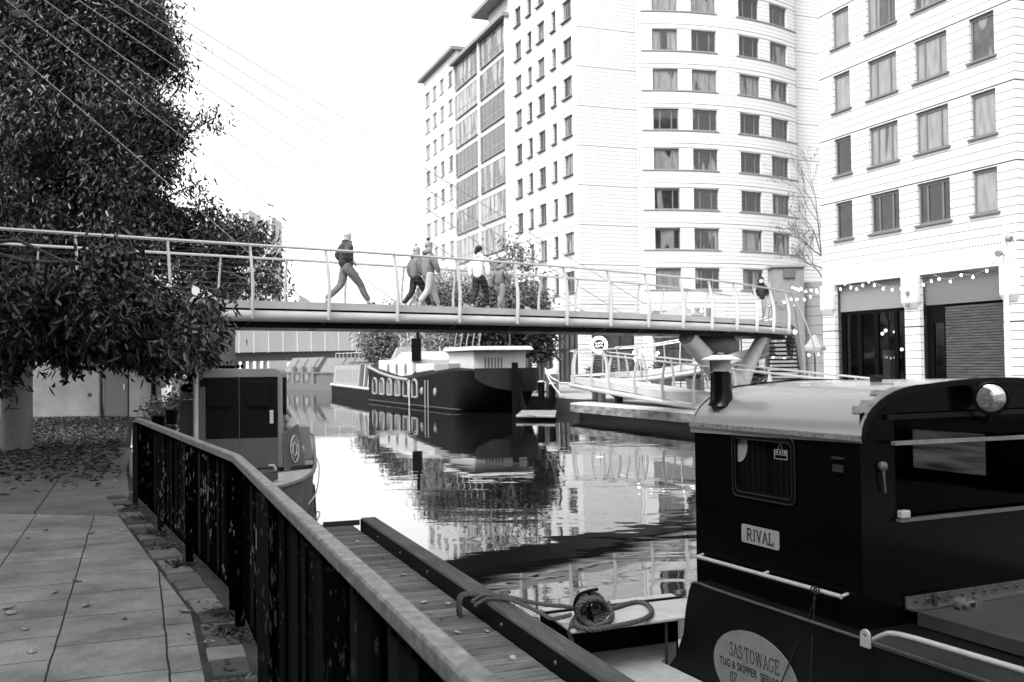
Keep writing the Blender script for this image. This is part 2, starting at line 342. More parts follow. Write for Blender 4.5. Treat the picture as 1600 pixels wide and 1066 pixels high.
# kerb of short worn stones under the railing
M['kerb'] = mat('worn_kerb_stone', .10, .85, .15, .4, 5, .006, 40)
g = MB(); Y = -1.0
while Y < 13.4:
    ln = random.uniform(.26, .46); dirv = V((-.373, 1, 0)).normalized() if Y < 7 else V((-.505, 1, 0)).normalized(); side = V((dirv.y, -dirv.x, 0))
    c = V((fence_x(Y), Y, 0)) + dirv * ln / 2; hgt = random.uniform(.012, .035); wd = random.uniform(.10, .125)
    tl = V((random.uniform(-.03, .03), random.uniform(-.03, .03), 1))
    g.obox(c - side * .16 + V((0, 0, hgt / 2 - .02)), dirv * (ln / 2 - random.uniform(.012, .035)), side * wd, tl * (hgt / 2 + .02)); Y += ln * dirv.y
nn_, LL, bb = nodes(M['kerb']); gi = nn_.new('ShaderNodeNewGeometry'); ri = nn_.new('ShaderNodeMapRange'); ri.inputs[3].default_value = .35; ri.inputs[4].default_value = 1.25; LL.new(gi.outputs['Random Per Island'], ri.inputs[0]); src = bb.inputs['Base Color'].links[0].from_socket; LL.new(math_(nn_, LL, 'MULTIPLY', src, ri.outputs[0]), bb.inputs['Base Color'])
tag(g.build('kerb', M['kerb'], bevel=.012), kind='structure')

# ================================================================== RAILING
def peel_mat(name, c0, c1, thr):
    m = mat(name, c0, .6, .0); n, L, b = nodes(m); g = n.new('ShaderNodeNewGeometry'); mp = n.new('ShaderNodeMapping'); mp.inputs['Scale'].default_value = (1, 1, .25); L.new(g.outputs['Position'], mp.inputs[0])
    no = n.new('ShaderNodeTexNoise'); no.inputs['Scale'].default_value = 46; no.inputs['Detail'].default_value = 4; no.inputs['Roughness'].default_value = .6; L.new(mp.outputs[0], no.inputs['Vector'])
    nb = n.new('ShaderNodeTexNoise'); nb.inputs['Scale'].default_value = 1.2; L.new(g.outputs['Position'], nb.inputs['Vector'])
    v = math_(n, L, 'ADD', no.outputs[0], math_(n, L, 'MULTIPLY', math_(n, L, 'SUBTRACT', nb.outputs[0], .5), .35))
    mr = n.new('ShaderNodeMapRange'); mr.inputs[1].default_value = thr; mr.inputs[2].default_value = thr + .03; mr.inputs[3].default_value = 0; mr.inputs[4].default_value = 1; L.new(v, mr.inputs[0])
    oi = n.new('ShaderNodeObjectInfo'); tone = math_(n, L, 'MULTIPLY', math_(n, L, 'ADD', .4, math_(n, L, 'MULTIPLY', math_(n, L, 'POWER', oi.outputs['Random'], 3.0), 9.0)), c0)
    L.new(mixv(n, L, mr.outputs[0], tone, c1), b.inputs['Base Color']); return m
M['peel'] = peel_mat('flaking_black_paint', .002, .12, .625)
M['peel2'] = peel_mat('worn_black_paint', .0015, .03, .63)
M['toprail'] = mat('worn_grey_handrail', .12, .55, .4, .85, 24, .001, 60)
fr_ = thing('railing', 'black peeling steel railing with flat grey top rail along the towpath edge', 'railing', (fence_x(7), 7, 0))
fa, fb_, fc = V((fence_x(.3), .3, 0)), V((fence_x(7), 7, 0)), V((fence_x(12.4), 12.4, 0))
for p, q in ((fa, fb_), (fb_, fc)):
    g = MB(); d = (q - p).normalized(); sd_ = V((d.y, -d.x, 0))
    def sec(c, k=1.0): return [c - sd_ * .033 * k + ZU * 1.052, c + sd_ * .03 * k + ZU * 1.052, c + sd_ * .03 * k + ZU * 1.092, c + sd_ * .024 * k + ZU * 1.1, c - sd_ * .027 * k + ZU * 1.1, c - sd_ * .033 * k + ZU * 1.092]
    a0 = p if p is fa else p + d * .003
    g.loft([sec(a0), sec(q)]); g.build('top_rail', M['toprail'], fr_)
    g = MB(); g.beam(p + ZU * .15, q + ZU * .15, .03, .045); g.beam(p + ZU * 1.03, q + ZU * 1.03, .028, .04); g.build('bottom_rail', M['peel2'], fr_)
for yj, mt in ((1.0, 'peel2'), (3.3, 'peel2'), (5.24, 'peel2'), (6.5, 'peel2'), (6.95, 'peel'), (8.66, 'peel'), (10.3, 'peel'), (12.36, 'peel2')):
    g = MB(); d = V((-.373, 1, 0)).normalized() if yj < 7 else V((-.505, 1, 0)).normalized(); sd_ = V((d.y, -d.x, 0)); c = V((fence_x(yj), yj, 0)) - sd_ * .035
    g.obox(c + ZU * .535, d * .028, sd_ * .03, ZU * .515); g.build('post', M[mt], fr_)
    g = MB(); g.obox(c + ZU * .035 - sd_ * .05, d * .075, sd_ * .085, ZU * .008); g.build('base_plate', M['dark'], fr_)
bars = []
Y = 1.7
while Y < 12.3:
    d = V((-.373, 1, 0)).normalized() if Y < 7 else V((-.505, 1, 0)).normalized(); bars.append((Y, d)); Y += .102 * d.y
bmeshes = []
for mt in ('peel2', 'peel'):
    g = MB(); g.box(-.021, .021, -.006, .006, .14, 1.03); me = g.mesh('bar'); me.materials.append(M[mt]); bmeshes.append(me)
inv = PM[fr_].inverted(); rest = MB()
for i, (Y, d) in enumerate(bars):
    rz = math.atan2(d.y, d.x) - math.pi / 2; c = inv @ V((fence_x(Y), Y, 0))
    sk = random.uniform(-.15, .15)
    mtx = Matrix.Translation(c) @ Matrix.Rotation(rz + sk, 4, 'Z')
    if i < 99:
        o = bpy.data.objects.new('bar', bmeshes[0 if Y < 5.3 else 1]); COL.objects.link(o); o.parent = fr_; o.matrix_local = mtx; PM[o] = PM[fr_] @ mtx
    else:
        t = MB(); t.box(-.024, .024, -.006, .006, .14, 1.03); t.xf(PM[fr_] @ mtx); rest.merge(t)
if rest.v: tag(rest.build('bar', M['peel'], fr_), kind='stuff')

# ================================================================== JETTY
JZ = -.28
def plank_mat(name, c, fa=14, fb=1.2):
    m = mat(name, c, .8, .2); n, L, b = nodes(m); g = n.new('ShaderNodeNewGeometry'); d1 = n.new('ShaderNodeVectorMath'); d1.operation = 'DOT_PRODUCT'; d1.inputs[1].default_value = tuple(CA); d2 = n.new('ShaderNodeVectorMath'); d2.operation = 'DOT_PRODUCT'; d2.inputs[1].default_value = tuple(CB)
    L.new(g.outputs['Position'], d1.inputs[0]); L.new(g.outputs['Position'], d2.inputs[0])
    cx = n.new('ShaderNodeCombineXYZ'); L.new(math_(n, L, 'MULTIPLY', d1.outputs['Value'], fa), cx.inputs[0]); L.new(math_(n, L, 'MULTIPLY', d2.outputs['Value'], fb), cx.inputs[1])
    no = n.new('ShaderNodeTexNoise'); no.inputs['Scale'].default_value = 3; no.inputs['Detail'].default_value = 8; no.inputs['Roughness'].default_value = .7; L.new(cx.outputs[0], no.inputs['Vector'])
    st = n.new('ShaderNodeTexNoise'); st.inputs['Scale'].default_value = 1.1; st.inputs['Detail'].default_value = 6; L.new(g.outputs['Position'], st.inputs['Vector'])
    mr = n.new('ShaderNodeMapRange'); mr.inputs[1].default_value = .3; mr.inputs[2].default_value = .7; mr.inputs[3].default_value = c * .35; mr.inputs[4].default_value = c * 1.6; L.new(no.outputs[0], mr.inputs[0])
    L.new(math_(n, L, 'MULTIPLY', mr.outputs[0], math_(n, L, 'ADD', .45, st.outputs[0])), b.inputs['Base Color'])
    lk = b.inputs['Base Color'].links[0].from_socket; L.new(math_(n, L, 'MULTIPLY', lk, math_(n, L, 'ADD', .6, math_(n, L, 'MULTIPLY', g.outputs['Random Per Island'], .8))), b.inputs['Base Color'])
    bp = n.new('ShaderNodeBump'); bp.inputs['Distance'].default_value = .004; L.new(no.outputs[0], bp.inputs['Height']); L.new(bp.outputs[0], b.inputs['Normal']); return m
M['plank'] = plank_mat('weathered_deck_planks', .075); M['beam'] = plank_mat('old_dark_timber', .045, .8, 9)
bl0 = V((-.03 - .376 * (2 - 6.8), 2, 0)); bd = V((-.376, 1, 0)).normalized(); bs = V((bd.y, -bd.x, 0))
def BL(Y): return V((-.375 * (Y - 7.16), Y, 0))       # left edge of the big timber
bd = V((-.375, 1, 0)).normalized(); bs = V((bd.y, -bd.x, 0))
jt = thing('jetty', 'weathered plank jetty beside the railing with a heavy black edge timber', 'jetty', tuple(BL(8) + ZU * WZ))
g = MB(); Y = 1.0; wmax = 2.2
while Y < 12.75:
    wd = .135; e = BL(Y) - bs * .016; z = JZ + random.uniform(-.003, .003)
    l = min(2.6, max(.4, (e.x - bank_x(Y)) / bs.x - .1))
    g.obox(e - bs * l / 2 + V((0, 0, z - .02)), bs * l / 2, bd * (wd / 2 - .007), ZU * .02); Y += (wd) * bd.y
g.build('deck', M['plank'], jt, bevel=.004, seg=1)
g = MB(); p, q = BL(1.0), BL(12.1); zt = -.13
prof = [(0, -.55), (.18, -.55), (.18, zt - .015), (.168, zt), (.012, zt), (0, zt - .012)]
g.loft([[c + bs * a + ZU * z for a, z in prof] for c in (p, q)]); g.build('beam', M['beam'], jt)
g = MB(); g.obox((p + q) / 2 - bs * .006 + ZU * -.225, bs * .005, (q - p) / 2, ZU * .085); g.build('side_plate', M['black'], jt)
for i in range(9):
    c = BL(3.6 + i * .95); g = MB(); g.lathe([(.016, 0), (.016, .006), (.009, .012)], c - bs * .011 + ZU * -.21, 8, -bs); g.build('bolt', M['mid'], jt, True)
g = MB(); c = BL(12.2); g.obox(c - bs * .22 + ZU * -.2, bs * .22, bd * .02, ZU * .03); g.build('bracket', M['dark'], jt)
g = MB()
for Y in (2, 5, 8, 11, 12.4): g.tube([BL(Y) - bs * .3 + ZU * -1.2, BL(Y) - bs * .3 + ZU * (JZ - .045)], .09, 8)
g.build('pile', M['dark'], jt)
# single fallen leaves
def leaf_curl(rn):
    g = MB(); n = 5; L_ = 1.0; rows = []
    cu = rn.uniform(.15, .5); tw = rn.uniform(-.3, .3)
    for i in range(n + 1):
        t = i / n; wd = .33 * math.sin(math.pi * min(.98, max(.03, t ** .8))); zc = cu * .35 * (2 * t - 1) ** 2
        rows.append([V((t - .5, -wd, zc + wd * .5 + tw * wd)), V((t - .5, 0, zc)), V((t - .5, wd, zc + wd * .5 - tw * wd))])
    for i in range(n):
        for j in range(2): g.add([rows[i][j], rows[i + 1][j], rows[i + 1][j + 1], rows[i][j + 1]], [(0, 1, 2, 3)])
    return g
lms = []
for i in range(5):
    me = leaf_curl(random).mesh('fallen_leaf', True); me.materials.append(M['leaf_dead']); lms.append(me)
def put_leaf(p, s, label, group):
    o = bpy.data.objects.new('fallen_leaf', random.choice(lms)); COL.objects.link(o); o.location = p + ZU * .004; o.scale = (s, s, s)
    o.rotation_euler = (random.uniform(-.25, .25), random.uniform(-.25, .25), random.uniform(0, 6.28)); tag(o, label, 'leaf', group)
for x, y in ((640, 940), (662, 943), (700, 945), (612, 933), (558, 848), (606, 884), (630, 900), (715, 990), (760, 988), (745, 1043), (540, 856), (570, 900), (690, 968), (598, 872), (672, 960), (800, 1030)):
    put_leaf(G(x, y, JZ), random.uniform(.05, .085), 'small dry leaf lying on the dark jetty planks', 'fallen leaves on the jetty')
for x, y in ((135, 948), (50, 1021), (40, 985), (142, 835), (290, 958), (72, 830), (240, 848), (190, 830), (88, 927), (326, 1007), (15, 953), (44, 842), (22, 783), (115, 765), (180, 752), (97, 735), (60, 748), (205, 770), (170, 720), (18, 960), (195, 968), (120, 910)):
    put_leaf(G(x, y, .004), random.uniform(.06, .11), 'dry curled leaf lying on the towpath paving slabs', 'fallen leaves on the towpath')
# leaf litter below the tree
def leaf_batch(P, length, width, droop, lv=.3, flat=False):
    n = len(P); d = rng.normal(size=(n, 3)); d[:, 2] *= .6
    if flat: d[:, 2] *= .25
    d += np.array([0, 0, -droop]); d /= np.linalg.norm(d, axis=1)[:, None]
    s = np.cross(d, rng.normal(size=(n, 3)) * (1 if not flat else .2) + (np.array([0, 0, 3.]) if flat else 0)); s /= np.linalg.norm(s, axis=1)[:, None]; nn_ = np.cross(s, d)
    ln = length * rng.uniform(1 - lv, 1 + lv, (n, 1)); wd = width * rng.uniform(1 - lv, 1 + lv, (n, 1)) / 2
    A = np.empty((n, 6, 3)); A[:, 0] = P; A[:, 3] = P + d * ln - nn_ * ln * .06
    for k, (t, sg, f) in {1: (.3, -1, .9), 2: (.68, -1, .75), 4: (.68, 1, .75), 5: (.3, 1, .9)}.items():
        A[:, k] = P + d * ln * t + s * wd * f * sg + nn_ * wd * .45 * f
    return A.reshape(-1, 3)
def leaves_obj(name, batches, m, parent=None):
    Vv = np.concatenate(batches); 
    if parent is not None:
        t = PM[parent].translation; Vv = Vv - np.array([t.x, t.y, t.z])
    n = len(Vv) // 6; me = bpy.data.meshes.new(name); me.vertices.add(n * 6); me.vertices.foreach_set('co', Vv.astype(np.float32).ravel())
    idx = (np.arange(n)[:, None] * 6 + np.array([0, 1, 2, 3, 0, 3, 4, 5])[None]).ravel(); me.loops.add(n * 8); me.loops.foreach_set('vertex_index', idx.astype(np.int32))
    me.polygons.add(n * 2); me.polygons.foreach_set('loop_start', np.arange(0, n * 8, 4, dtype=np.int32)); me.update(calc_edges=True); me.validate(); me.materials.append(m)
    o = bpy.data.objects.new(name, me); COL.objects.link(o)
    if parent is not None: o.parent = parent; PM[o] = PM[parent]
    return o
n = 17000; P = np.empty((n, 3)); P[:, 1] = rng.uniform(13.5, 35, n); P[:, 0] = np.array([bank_x(y) for y in P[:, 1]]) - rng.uniform(.2, 1, n) ** 1.0 * rng.uniform(.3, 11, n); P[:, 2] = .012 + rng.uniform(0, .03, n)
keep = (rng.uniform(size=n) < np.clip((P[:, 1] - 14) / 9, .02, 1)); P = P[keep]
tag(leaves_obj('leaf_litter', [leaf_batch(P, .12, .07, 0, .5, True)], leaf_mat('leaf_litter_brown', .065, .9, .7, .2)), 'thin scatter of fallen leaves over the dark ground beneath the tree', 'leaf litter', kind='stuff')  # darker copy of the fallen leaf tone, shade painted into the colour
# weeds and rubbish along the kerb
n = 700; P = np.empty((n, 3)); yy = rng.choice([5.3, 6.4, 6.9, 8.6, 9.4, 10.2, 11.2, 12.0], n) + rng.normal(0, .12, n); P[:, 1] = yy; P[:, 0] = [fence_x(y) for y in yy]; P[:, 0] += rng.normal(-.1, .09, n); P[:, 2] = .03
tag(leaves_obj('moss', [leaf_batch(P, .05, .022, -.2, .5, True)], leaf_mat('moss_and_dirt', .02)), 'dark moss and leaf scraps caught round the feet of the railing', 'moss', kind='stuff')
# ================================================================== BUILDINGS
def facade(mb, fmap, s0, s1, z0, z1, holes, depth, cuts=()):
    """wall s0..s1 x z0..z1 with rectangular holes and reveals; fmap(s, z, inward) -> point"""
    ss = sorted(set([s0, s1] + [round(h[k], 4) for h in holes for k in (0, 1)] + list(cuts))); zs = sorted(set([z0, z1] + [round(h[k], 4) for h in holes for k in (2, 3)]))
    ss = [x for x in ss if s0 - 1e-6 <= x <= s1 + 1e-6]; zs = [x for x in zs if z0 - 1e-6 <= x <= z1 + 1e-6]
    idx = {}
    def vid(i, j):
        if (i, j) not in idx: idx[(i, j)] = len(mb.v); mb.v.append(fmap(ss[i], zs[j], 0))
        return idx[(i, j)]
    for i in range(len(ss) - 1):
        for j in range(len(zs) - 1):
            cs = (ss[i] + ss[i + 1]) / 2; cz = (zs[j] + zs[j + 1]) / 2
            if any(h[0] < cs < h[1] and h[2] < cz < h[3] for h in holes): continue
            mb.f.append((vid(i, j), vid(i + 1, j), vid(i + 1, j + 1), vid(i, j + 1)))
    for a, b, c, d in holes:
        p = [fmap(a, c, 0), fmap(b, c, 0), fmap(b, d, 0), fmap(a, d, 0)]; q = [fmap(a, c, depth), fmap(b, c, depth), fmap(b, d, depth), fmap(a, d, depth)]
        mb.add(p + q, [(0, 1, 5, 4), (1, 2, 6, 5), (2, 3, 7, 6), (3, 0, 4, 7)])
def win_proto(w, h, lights, glass, fw=.06, sill=.0, sillw=.1, sill_mat='frame'):
    """window in its own frame: x across, y inward, z up from the sill; returned as an unlinked template with sub-parts"""
    g = MB(); t = .05
    g.box(-w / 2, -w / 2 + fw, 0, t, 0, h); g.box(w / 2 - fw, w / 2, 0, t, 0, h); g.box(-w / 2 + fw, w / 2 - fw, 0, t, 0, fw); g.box(-w / 2 + fw, w / 2 - fw, 0, t, h - fw * 1.6, h)
    x = -w / 2
    for f in lights[:-1]:
        x += f * w; g.box(x - fw * .45, x + fw * .45, -.01, t, fw + .001, h - fw * 1.6 - .001)
    me = g.mesh('window'); me.materials.append(M['frame'])
    o = bpy.data.objects.new('window', me)
    g = MB(); g.add([(-w / 2 + fw, .035, fw), (w / 2 - fw, .035, fw), (w / 2 - fw, .035, h - fw * 1.6), (-w / 2 + fw, .035, h - fw * 1.6)], [(0, 1, 2, 3)]); mg = g.mesh('pane'); mg.materials.append(M[glass])
    subs = [('pane', mg)]
    if sill:
        g = MB(); g.box(-w / 2 - sillw, w / 2 + sillw, -sill - .16, 0, -.09, -.012); ms = g.mesh('sill'); ms.materials.append(M[sill_mat]); subs.append(('sill', ms))
    return me, subs
def put_win(proto, parent, p, rz):
    me, subs = proto; mtx = PM[parent].inverted() @ (Matrix.Translation(p) @ Matrix.Rotation(rz, 4, 'Z'))
    o = bpy.data.objects.new('window', me); COL.objects.link(o); o.parent = parent; o.matrix_local = mtx; PM[o] = PM[parent] @ mtx
    for nm, sm in subs:
        c = bpy.data.objects.new(nm, sm); COL.objects.link(c); c.parent = o; PM[c] = PM[o]
    return o
# ---------------------------------------------------------------- the tall apartment block
A2 = U(906.5, 420, 76); A0 = V((A2.x, A2.y)); LA = (CA.x, CA.y)         # its corner; left face runs away along the canal
ab = thing('apartment_block', 'tall pale stone apartment block with a glazed middle bay and a curved corner tower', 'building', (A0.x, A0.y, 0))
def fL(s, z, dep): return V((A0.x, A0.y, 0)) + CA * s + CB * dep + ZU * z
RZ_L = math.atan2(-CA.y, -CA.x)            # window x axis runs toward the camera along the face
SILL0 = 7.20; FH = 3.06
def cols(px, y, p0, d): return [tuple(sorted((wallhit(a, y, p0, d)[0], wallhit(b_, y, p0, d)[0]))) for a, b_ in px]
cn = cols([(807, 816.5), (826, 833), (842, 853), (864, 871), (881.5, 895.5)], 262, A0, LA)
cf = cols([(665, 672), (676.5, 682.5), (688, 694), (701, 707.6)], 210, A0, LA)
sc0 = wallhit(797, 300, A0, LA)[0]; sc1 = wallhit(714.5, 300, A0, LA)[0]; sf1 = wallhit(663.5, 300, A0, LA)[0]
print('LEFT', cn, cf, sc0, sc1, sf1)
ZT = 38.5; ZF = 35.0
WH = 1.62
holes = [(a, b_, SILL0 + FH * k, SILL0 + FH * k + WH) for a, b_ in cn for k in range(10)]
shop = [(.6, 4.6, .15, 4.2), (5.6, 9.4, .15, 4.2), (10.2, 14.4, .15, 4.2)]
g = MB(); facade(g, fL, 0, sc0, 0, ZT, holes + shop, .22)
holesf = [(a, b_, SILL0 + FH * k, SILL0 + FH * k + WH) for a, b_ in cf for k in range(9)]
facade(g, fL, sc1, sf1, 0, ZF, holesf, .22)
# far return and back faces
g.add([fL(sf1, 0, 0), fL(sf1, 0, 18), fL(sf1, ZF, 18), fL(sf1, ZF, 0)], [(0, 1, 2, 3)])
g.add([fL(sc1, ZF, 0), fL(sf1, ZF, 0), fL(sf1, ZF, 18), fL(sc1, ZF, 18)], [(0, 1, 2, 3)])
g.add([fL(sc1, 33, 0), fL(sc1, ZF, 0), fL(sc1, ZF, 18), fL(sc1, 33, 18)], [(0, 1, 2, 3)])
g.add([fL(0, ZT, 0), fL(sc0, ZT, 0), fL(sc0, ZT, 22), fL(0, ZT, 22)], [(0, 1, 2, 3)])
g.add([fL(sc0, 30, 0), fL(sc0, ZT, 0), fL(sc0, ZT, 22), fL(sc0, 30, 22)], [(0, 1, 2, 3)])
# end wall facing us and the curved tower
E_len = 5.25
def fE(s, z, dep): return V((A0.x, A0.y, 0)) + CB * s + CA * dep + ZU * z
facade(g, fE, 0, E_len, 0, ZT, [(.9, 4.6, .15, 4.2)], .22)
TC = V((10.15, 94.65, 0)); TR = 19.0
def fT(th, z, dep): return TC + V((math.sin(th), -math.cos(th), 0)) * (TR - dep) + ZU * z
def th_of(x, y):
    r = ray(x, y); d = V((r.x, r.y)); oc = V((-TC.x, -TC.y)); a = d.dot(d); b_ = 2 * oc.dot(d); c = oc.dot(oc) - TR * TR
    k = (-b_ - math.sqrt(max(0, b_ * b_ - 4 * a * c))) / (2 * a); p = d * k; return math.atan2(p.x - TC.x, -(p.y - TC.y))
ct = [(th_of(a, 262), th_of(b_, 262)) for a, b_ in ((1022, 1062), (1083.5, 1122.5), (1158, 1190), (1206.5, 1233.5))]
T0 = th_of(1000.5, 262); T1 = R(44.5)
print('TOWER', [tuple(math.degrees(x) for x in c) for c in ct], math.degrees(T0))
tcut = [T0 + (T1 - T0) * i / 40 for i in range(41)]
holesT = [(a, b_, SILL0 + FH * k, SILL0 + FH * k + 1.62) for a, b_ in ct for k in range(10)]
pT = [th_of(x, 480) for x in (1001, 1021, 1082, 1100, 1160, 1180, 1240)]
shopT = [(pT[1], pT[2], .15, 4.2), (pT[3], pT[4], .15, 4.2), (pT[5], pT[6], .15, 4.2)]
facade(g, fT, T0, T1, 0, ZT, holesT + shopT, .22, tcut)
g.add([fE(E_len, 0, 0), fT(T0, 0, 0), fT(T0, ZT, 0), fE(E_len, ZT, 0)], [(0, 1, 2, 3)])
te = fT(T1, 0, 0)
g.build('wall', M['facade_far'], ab)
wq = te - CA * 0 ; RW = [te + CA * 1.5, te + CA * 1.5 + CB * 16]
g = MB(); g.add([te, RW[0], RW[0] + ZU * ZT, te + ZU * ZT], [(0, 1, 2, 3)]); g.add([RW[0], RW[1], RW[1] + ZU * ZT, RW[0] + ZU * ZT], [(0, 1, 2, 3)]); g.build('recessed_wall', M['facade_far'], ab)
protoN = {}
for i, (a, b_) in enumerate(cn):
    pr = win_proto(b_ - a, WH, [.45, .55] if b_ - a > 1.2 else [1], 'glass_win', .07, .22, .08)
    for k in range(10): put_win(pr, ab, fL((a + b_) / 2, SILL0 + FH * k, .17), RZ_L)
st = MB()
for a, b_ in cf:
    for k in range(9):
        z = SILL0 + FH * k; st.add([fL(b_, z, .15), fL(a, z, .15), fL(a, z + WH, .15), fL(b_, z + WH, .15)], [(0, 1, 2, 3)])
        st.hexa([fL(b_ + .08, z - .09, -.08), fL(a - .08, z - .09, -.08), fL(a - .08, z - .09, .2), fL(b_ + .08, z - .09, .2), fL(b_ + .08, z - .012, -.08), fL(a - .08, z - .012, -.08), fL(a - .08, z - .012, .2), fL(b_ + .08, z - .012, .2)])
tag(st.build('window', M['glass_win'], ab), kind='stuff')
for a, b_ in ct:
    pa, pb = fT(a, 0, .17), fT(b_, 0, .17); wdt = (pb - pa).length; rz = math.atan2((pb - pa).y, (pb - pa).x); pr = win_proto(wdt + .02, 1.62, [.27, .46, .27], 'glass_win', .10)
    for k in range(10): put_win(pr, ab, (pa + pb) / 2 + ZU * (SILL0 + FH * k), rz)
M['ledge'] = mat('ledge_grey', .17, .6, .2)
for (x0, x1) in ((1004, 1124), (1154, 1247)):
    a, b_ = th_of(x0, 262), th_of(x1, 262); n = 12
    for k in range(10):
        z = SILL0 + FH * k; g = MB(); rings = []
        for i in range(n + 1):
            th = a + (b_ - a) * i / n; rings.append([fT(th, z - .10, -.07), fT(th, z - .012, -.07), fT(th, z - .012, .1), fT(th, z - .10, .1)])
        g.loft(rings); g.build('ledge', M['ledge'], ab)
        g = MB(); rings = []
        for i in range(n + 1):
            th = a + (b_ - a) * i / n; rings.append([fT(th, z + 1.66, -.02), fT(th, z + 1.70, -.02), fT(th, z + 1.70, .1), fT(th, z + 1.66, .1)])
        g.loft(rings); g.build('joint_strip', M['frame'], ab)
# glazed bay of the left face
mid = wallhit(753.7, 300, A0, LA)[0]
ZC = 33.25
M['baymullion'] = mat('bay_mullion_grey', .20, .5, .3)
g = MB(); back = .9
g.add([fL(sc0, 0, .02), fL(sc1, 0, .02), fL(sc1, ZC, .02), fL(sc0, ZC, .02)], [(0, 1, 2, 3)]); g.build('bay_wall', M['white'], ab)
for a, b_ in ((sc0 + .25, mid - .15), (mid + .15, sc1 - .25)):
    n = max(3, int((b_ - a) / 1.15))
    for k in range(11):
        z0 = 30.55 - FH * k; z1 = z0 + 2.45
        if z0 < 0: break
        h = z1 - z0; wd = b_ - a; me, subs = None, None
        gm = MB(); 
        for i in range(n + 1):
            x = -wd / 2 + wd * i / n; gm.box(x - .035, x + .035, -.04, .04, 0, h)
        gm.box(-wd / 2 + .036, wd / 2 - .036, -.03, .03, h * .28, h * .28 + .07); gm.box(-wd / 2 + .036, wd / 2 - .036, -.03, .03, 0, .06); gm.box(-wd / 2 + .036, wd / 2 - .036, -.03, .03, h - .06, h)
        me = gm.mesh('bay_window'); me.materials.append(M['baymullion'])
        gp = MB(); gp.add([(-wd / 2, .0, 0), (wd / 2, .0, 0), (wd / 2, .0, h), (-wd / 2, .0, h)], [(0, 1, 2, 3)]); mp_ = gp.mesh('pane'); mp_.materials.append(M['glass_curtain'])
        mtx = PM[ab].inverted() @ (Matrix.Translation(fL((a + b_) / 2, z0, -.14)) @ Matrix.Rotation(RZ_L, 4, 'Z'))
        o = bpy.data.objects.new('bay_window', me); COL.objects.link(o); o.parent = ab; o.matrix_local = mtx
        c = bpy.data.objects.new('pane', mp_); COL.objects.link(c); c.parent = o
g = MB()
for s in (sc0, mid, sc1): g.hexa([fL(s - .13, 0, -.35), fL(s + .13, 0, -.35), fL(s + .13, 0, .015), fL(s - .13, 0, .015), fL(s - .13, ZC, -.35), fL(s + .13, ZC, -.35), fL(s + .13, ZC, .015), fL(s - .13, ZC, .015)])
g.build('bay_pier', M['white'], ab)
g = MB(); g.hexa([fL(sc0 - .3, ZC, -.7), fL(sc1 + .3, ZC, -.7), fL(sc1 + .3, ZC, 6), fL(sc0 - .3, ZC, 6), fL(sc0 - .3, ZC + .35, -.7), fL(sc1 + .3, ZC + .35, -.7), fL(sc1 + .3, ZC + .35, 6), fL(sc0 - .3, ZC + .35, 6)]); g.build('bay_roof', M['greypanel'], ab)
g = MB(); g.hexa([fL(sc1 - 0.3, ZF + .003, -.6), fL(sf1 + .7, ZF + .003, -.6), fL(sf1 + .7, ZF + .003, 12), fL(sc1 - .3, ZF + .003, 12), fL(sc1 - .3, ZF + .35, -.6), fL(sf1 + .7, ZF + .35, -.6), fL(sf1 + .7, ZF + .35, 12), fL(sc1 - .3, ZF + .35, 12)]); g.build('roof', M['greypanel'], ab)
# set-back top storeys above the bay
g = MB(); a, b_ = sc0 + 1.5, sc1 - 2
g.hexa([fL(a, ZC + .36, 3), fL(b_, ZC + .36, 3), fL(b_, ZC + .36, 14), fL(a, ZC + .36, 14), fL(a, 38.4, 3), fL(b_, 38.4, 3), fL(b_, 38.4, 14), fL(a, 38.4, 14)]); g.build('penthouse', M['facade_far'], ab)
g = MB(); g.hexa([fL(a - 1, 38.41, 1.6), fL(b_ + 1.6, 38.41, 1.6), fL(b_ + 1.6, 38.41, 15), fL(a - 1, 38.41, 15), fL(a - 1, 38.8, 1.6), fL(b_ + 1.6, 38.8, 1.6), fL(b_ + 1.6, 38.8, 15), fL(a - 1, 38.8, 15)]); g.build('roof', M['greypanel'], ab)
g = MB()
for i in range(9):
    s = sc0 + 1.2 + i * 1.55; g.box(0, 0, 0, 0, 0, 0) if False else g.tube([fL(s, ZC + .35, .4), fL(s, ZC + 1.45, .4)], .03, 6)
g.tube([fL(sc0 + 1, ZC + 1.45, .4), fL(sc1 - 1, ZC + 1.45, .4)], .035, 6); g.build('roof_railing', M['steel'], ab)
# drainpipe, shop fronts, corner piers
g = MB(); p = fE(E_len - .15, 0, -.12); g.tube([p + ZU * 4.5, p + ZU * ZT], .09, 8); g.build('drainpipe', M['stone'], ab, True)
def shopfront(fmap, a, b_, z0, z1, n, parent, dep=.2):
    g = MB(); m_ = [fmap(a + (b_ - a) * i / 6, 0, dep) for i in range(7)]
    for i in range(6): g.add([m_[i] + ZU * z0, m_[i + 1] + ZU * z0, m_[i + 1] + ZU * z1, m_[i] + ZU * z1], [(0, 1, 2, 3)])
    o = g.build('shop_front', M['shop_dark'], parent); g = MB()
    for i in range(n + 1):
        p = fmap(a + (b_ - a) * (i / n) * .98 + (b_ - a) * .01, 0, dep - .05); g.tube([p + ZU * z0, p + ZU * z1], .05, 4)
    for z in (z0 + .1, z0 + 2.6, z1 - .08):
        g.tube([fmap(a + (b_ - a) * i / 6, z, dep - .05) for i in range(7)], .05, 4)
    g.build('mullion', M['dark'], o)
for a, b_, c, d in shop: shopfront(fL, a, b_, c, d, 4, ab)
shopfront(fE, .9, 4.6, .15, 4.2, 3, ab)
for a, b_, c, d in shopT: shopfront(fT, a, b_, c, d, 4, ab)
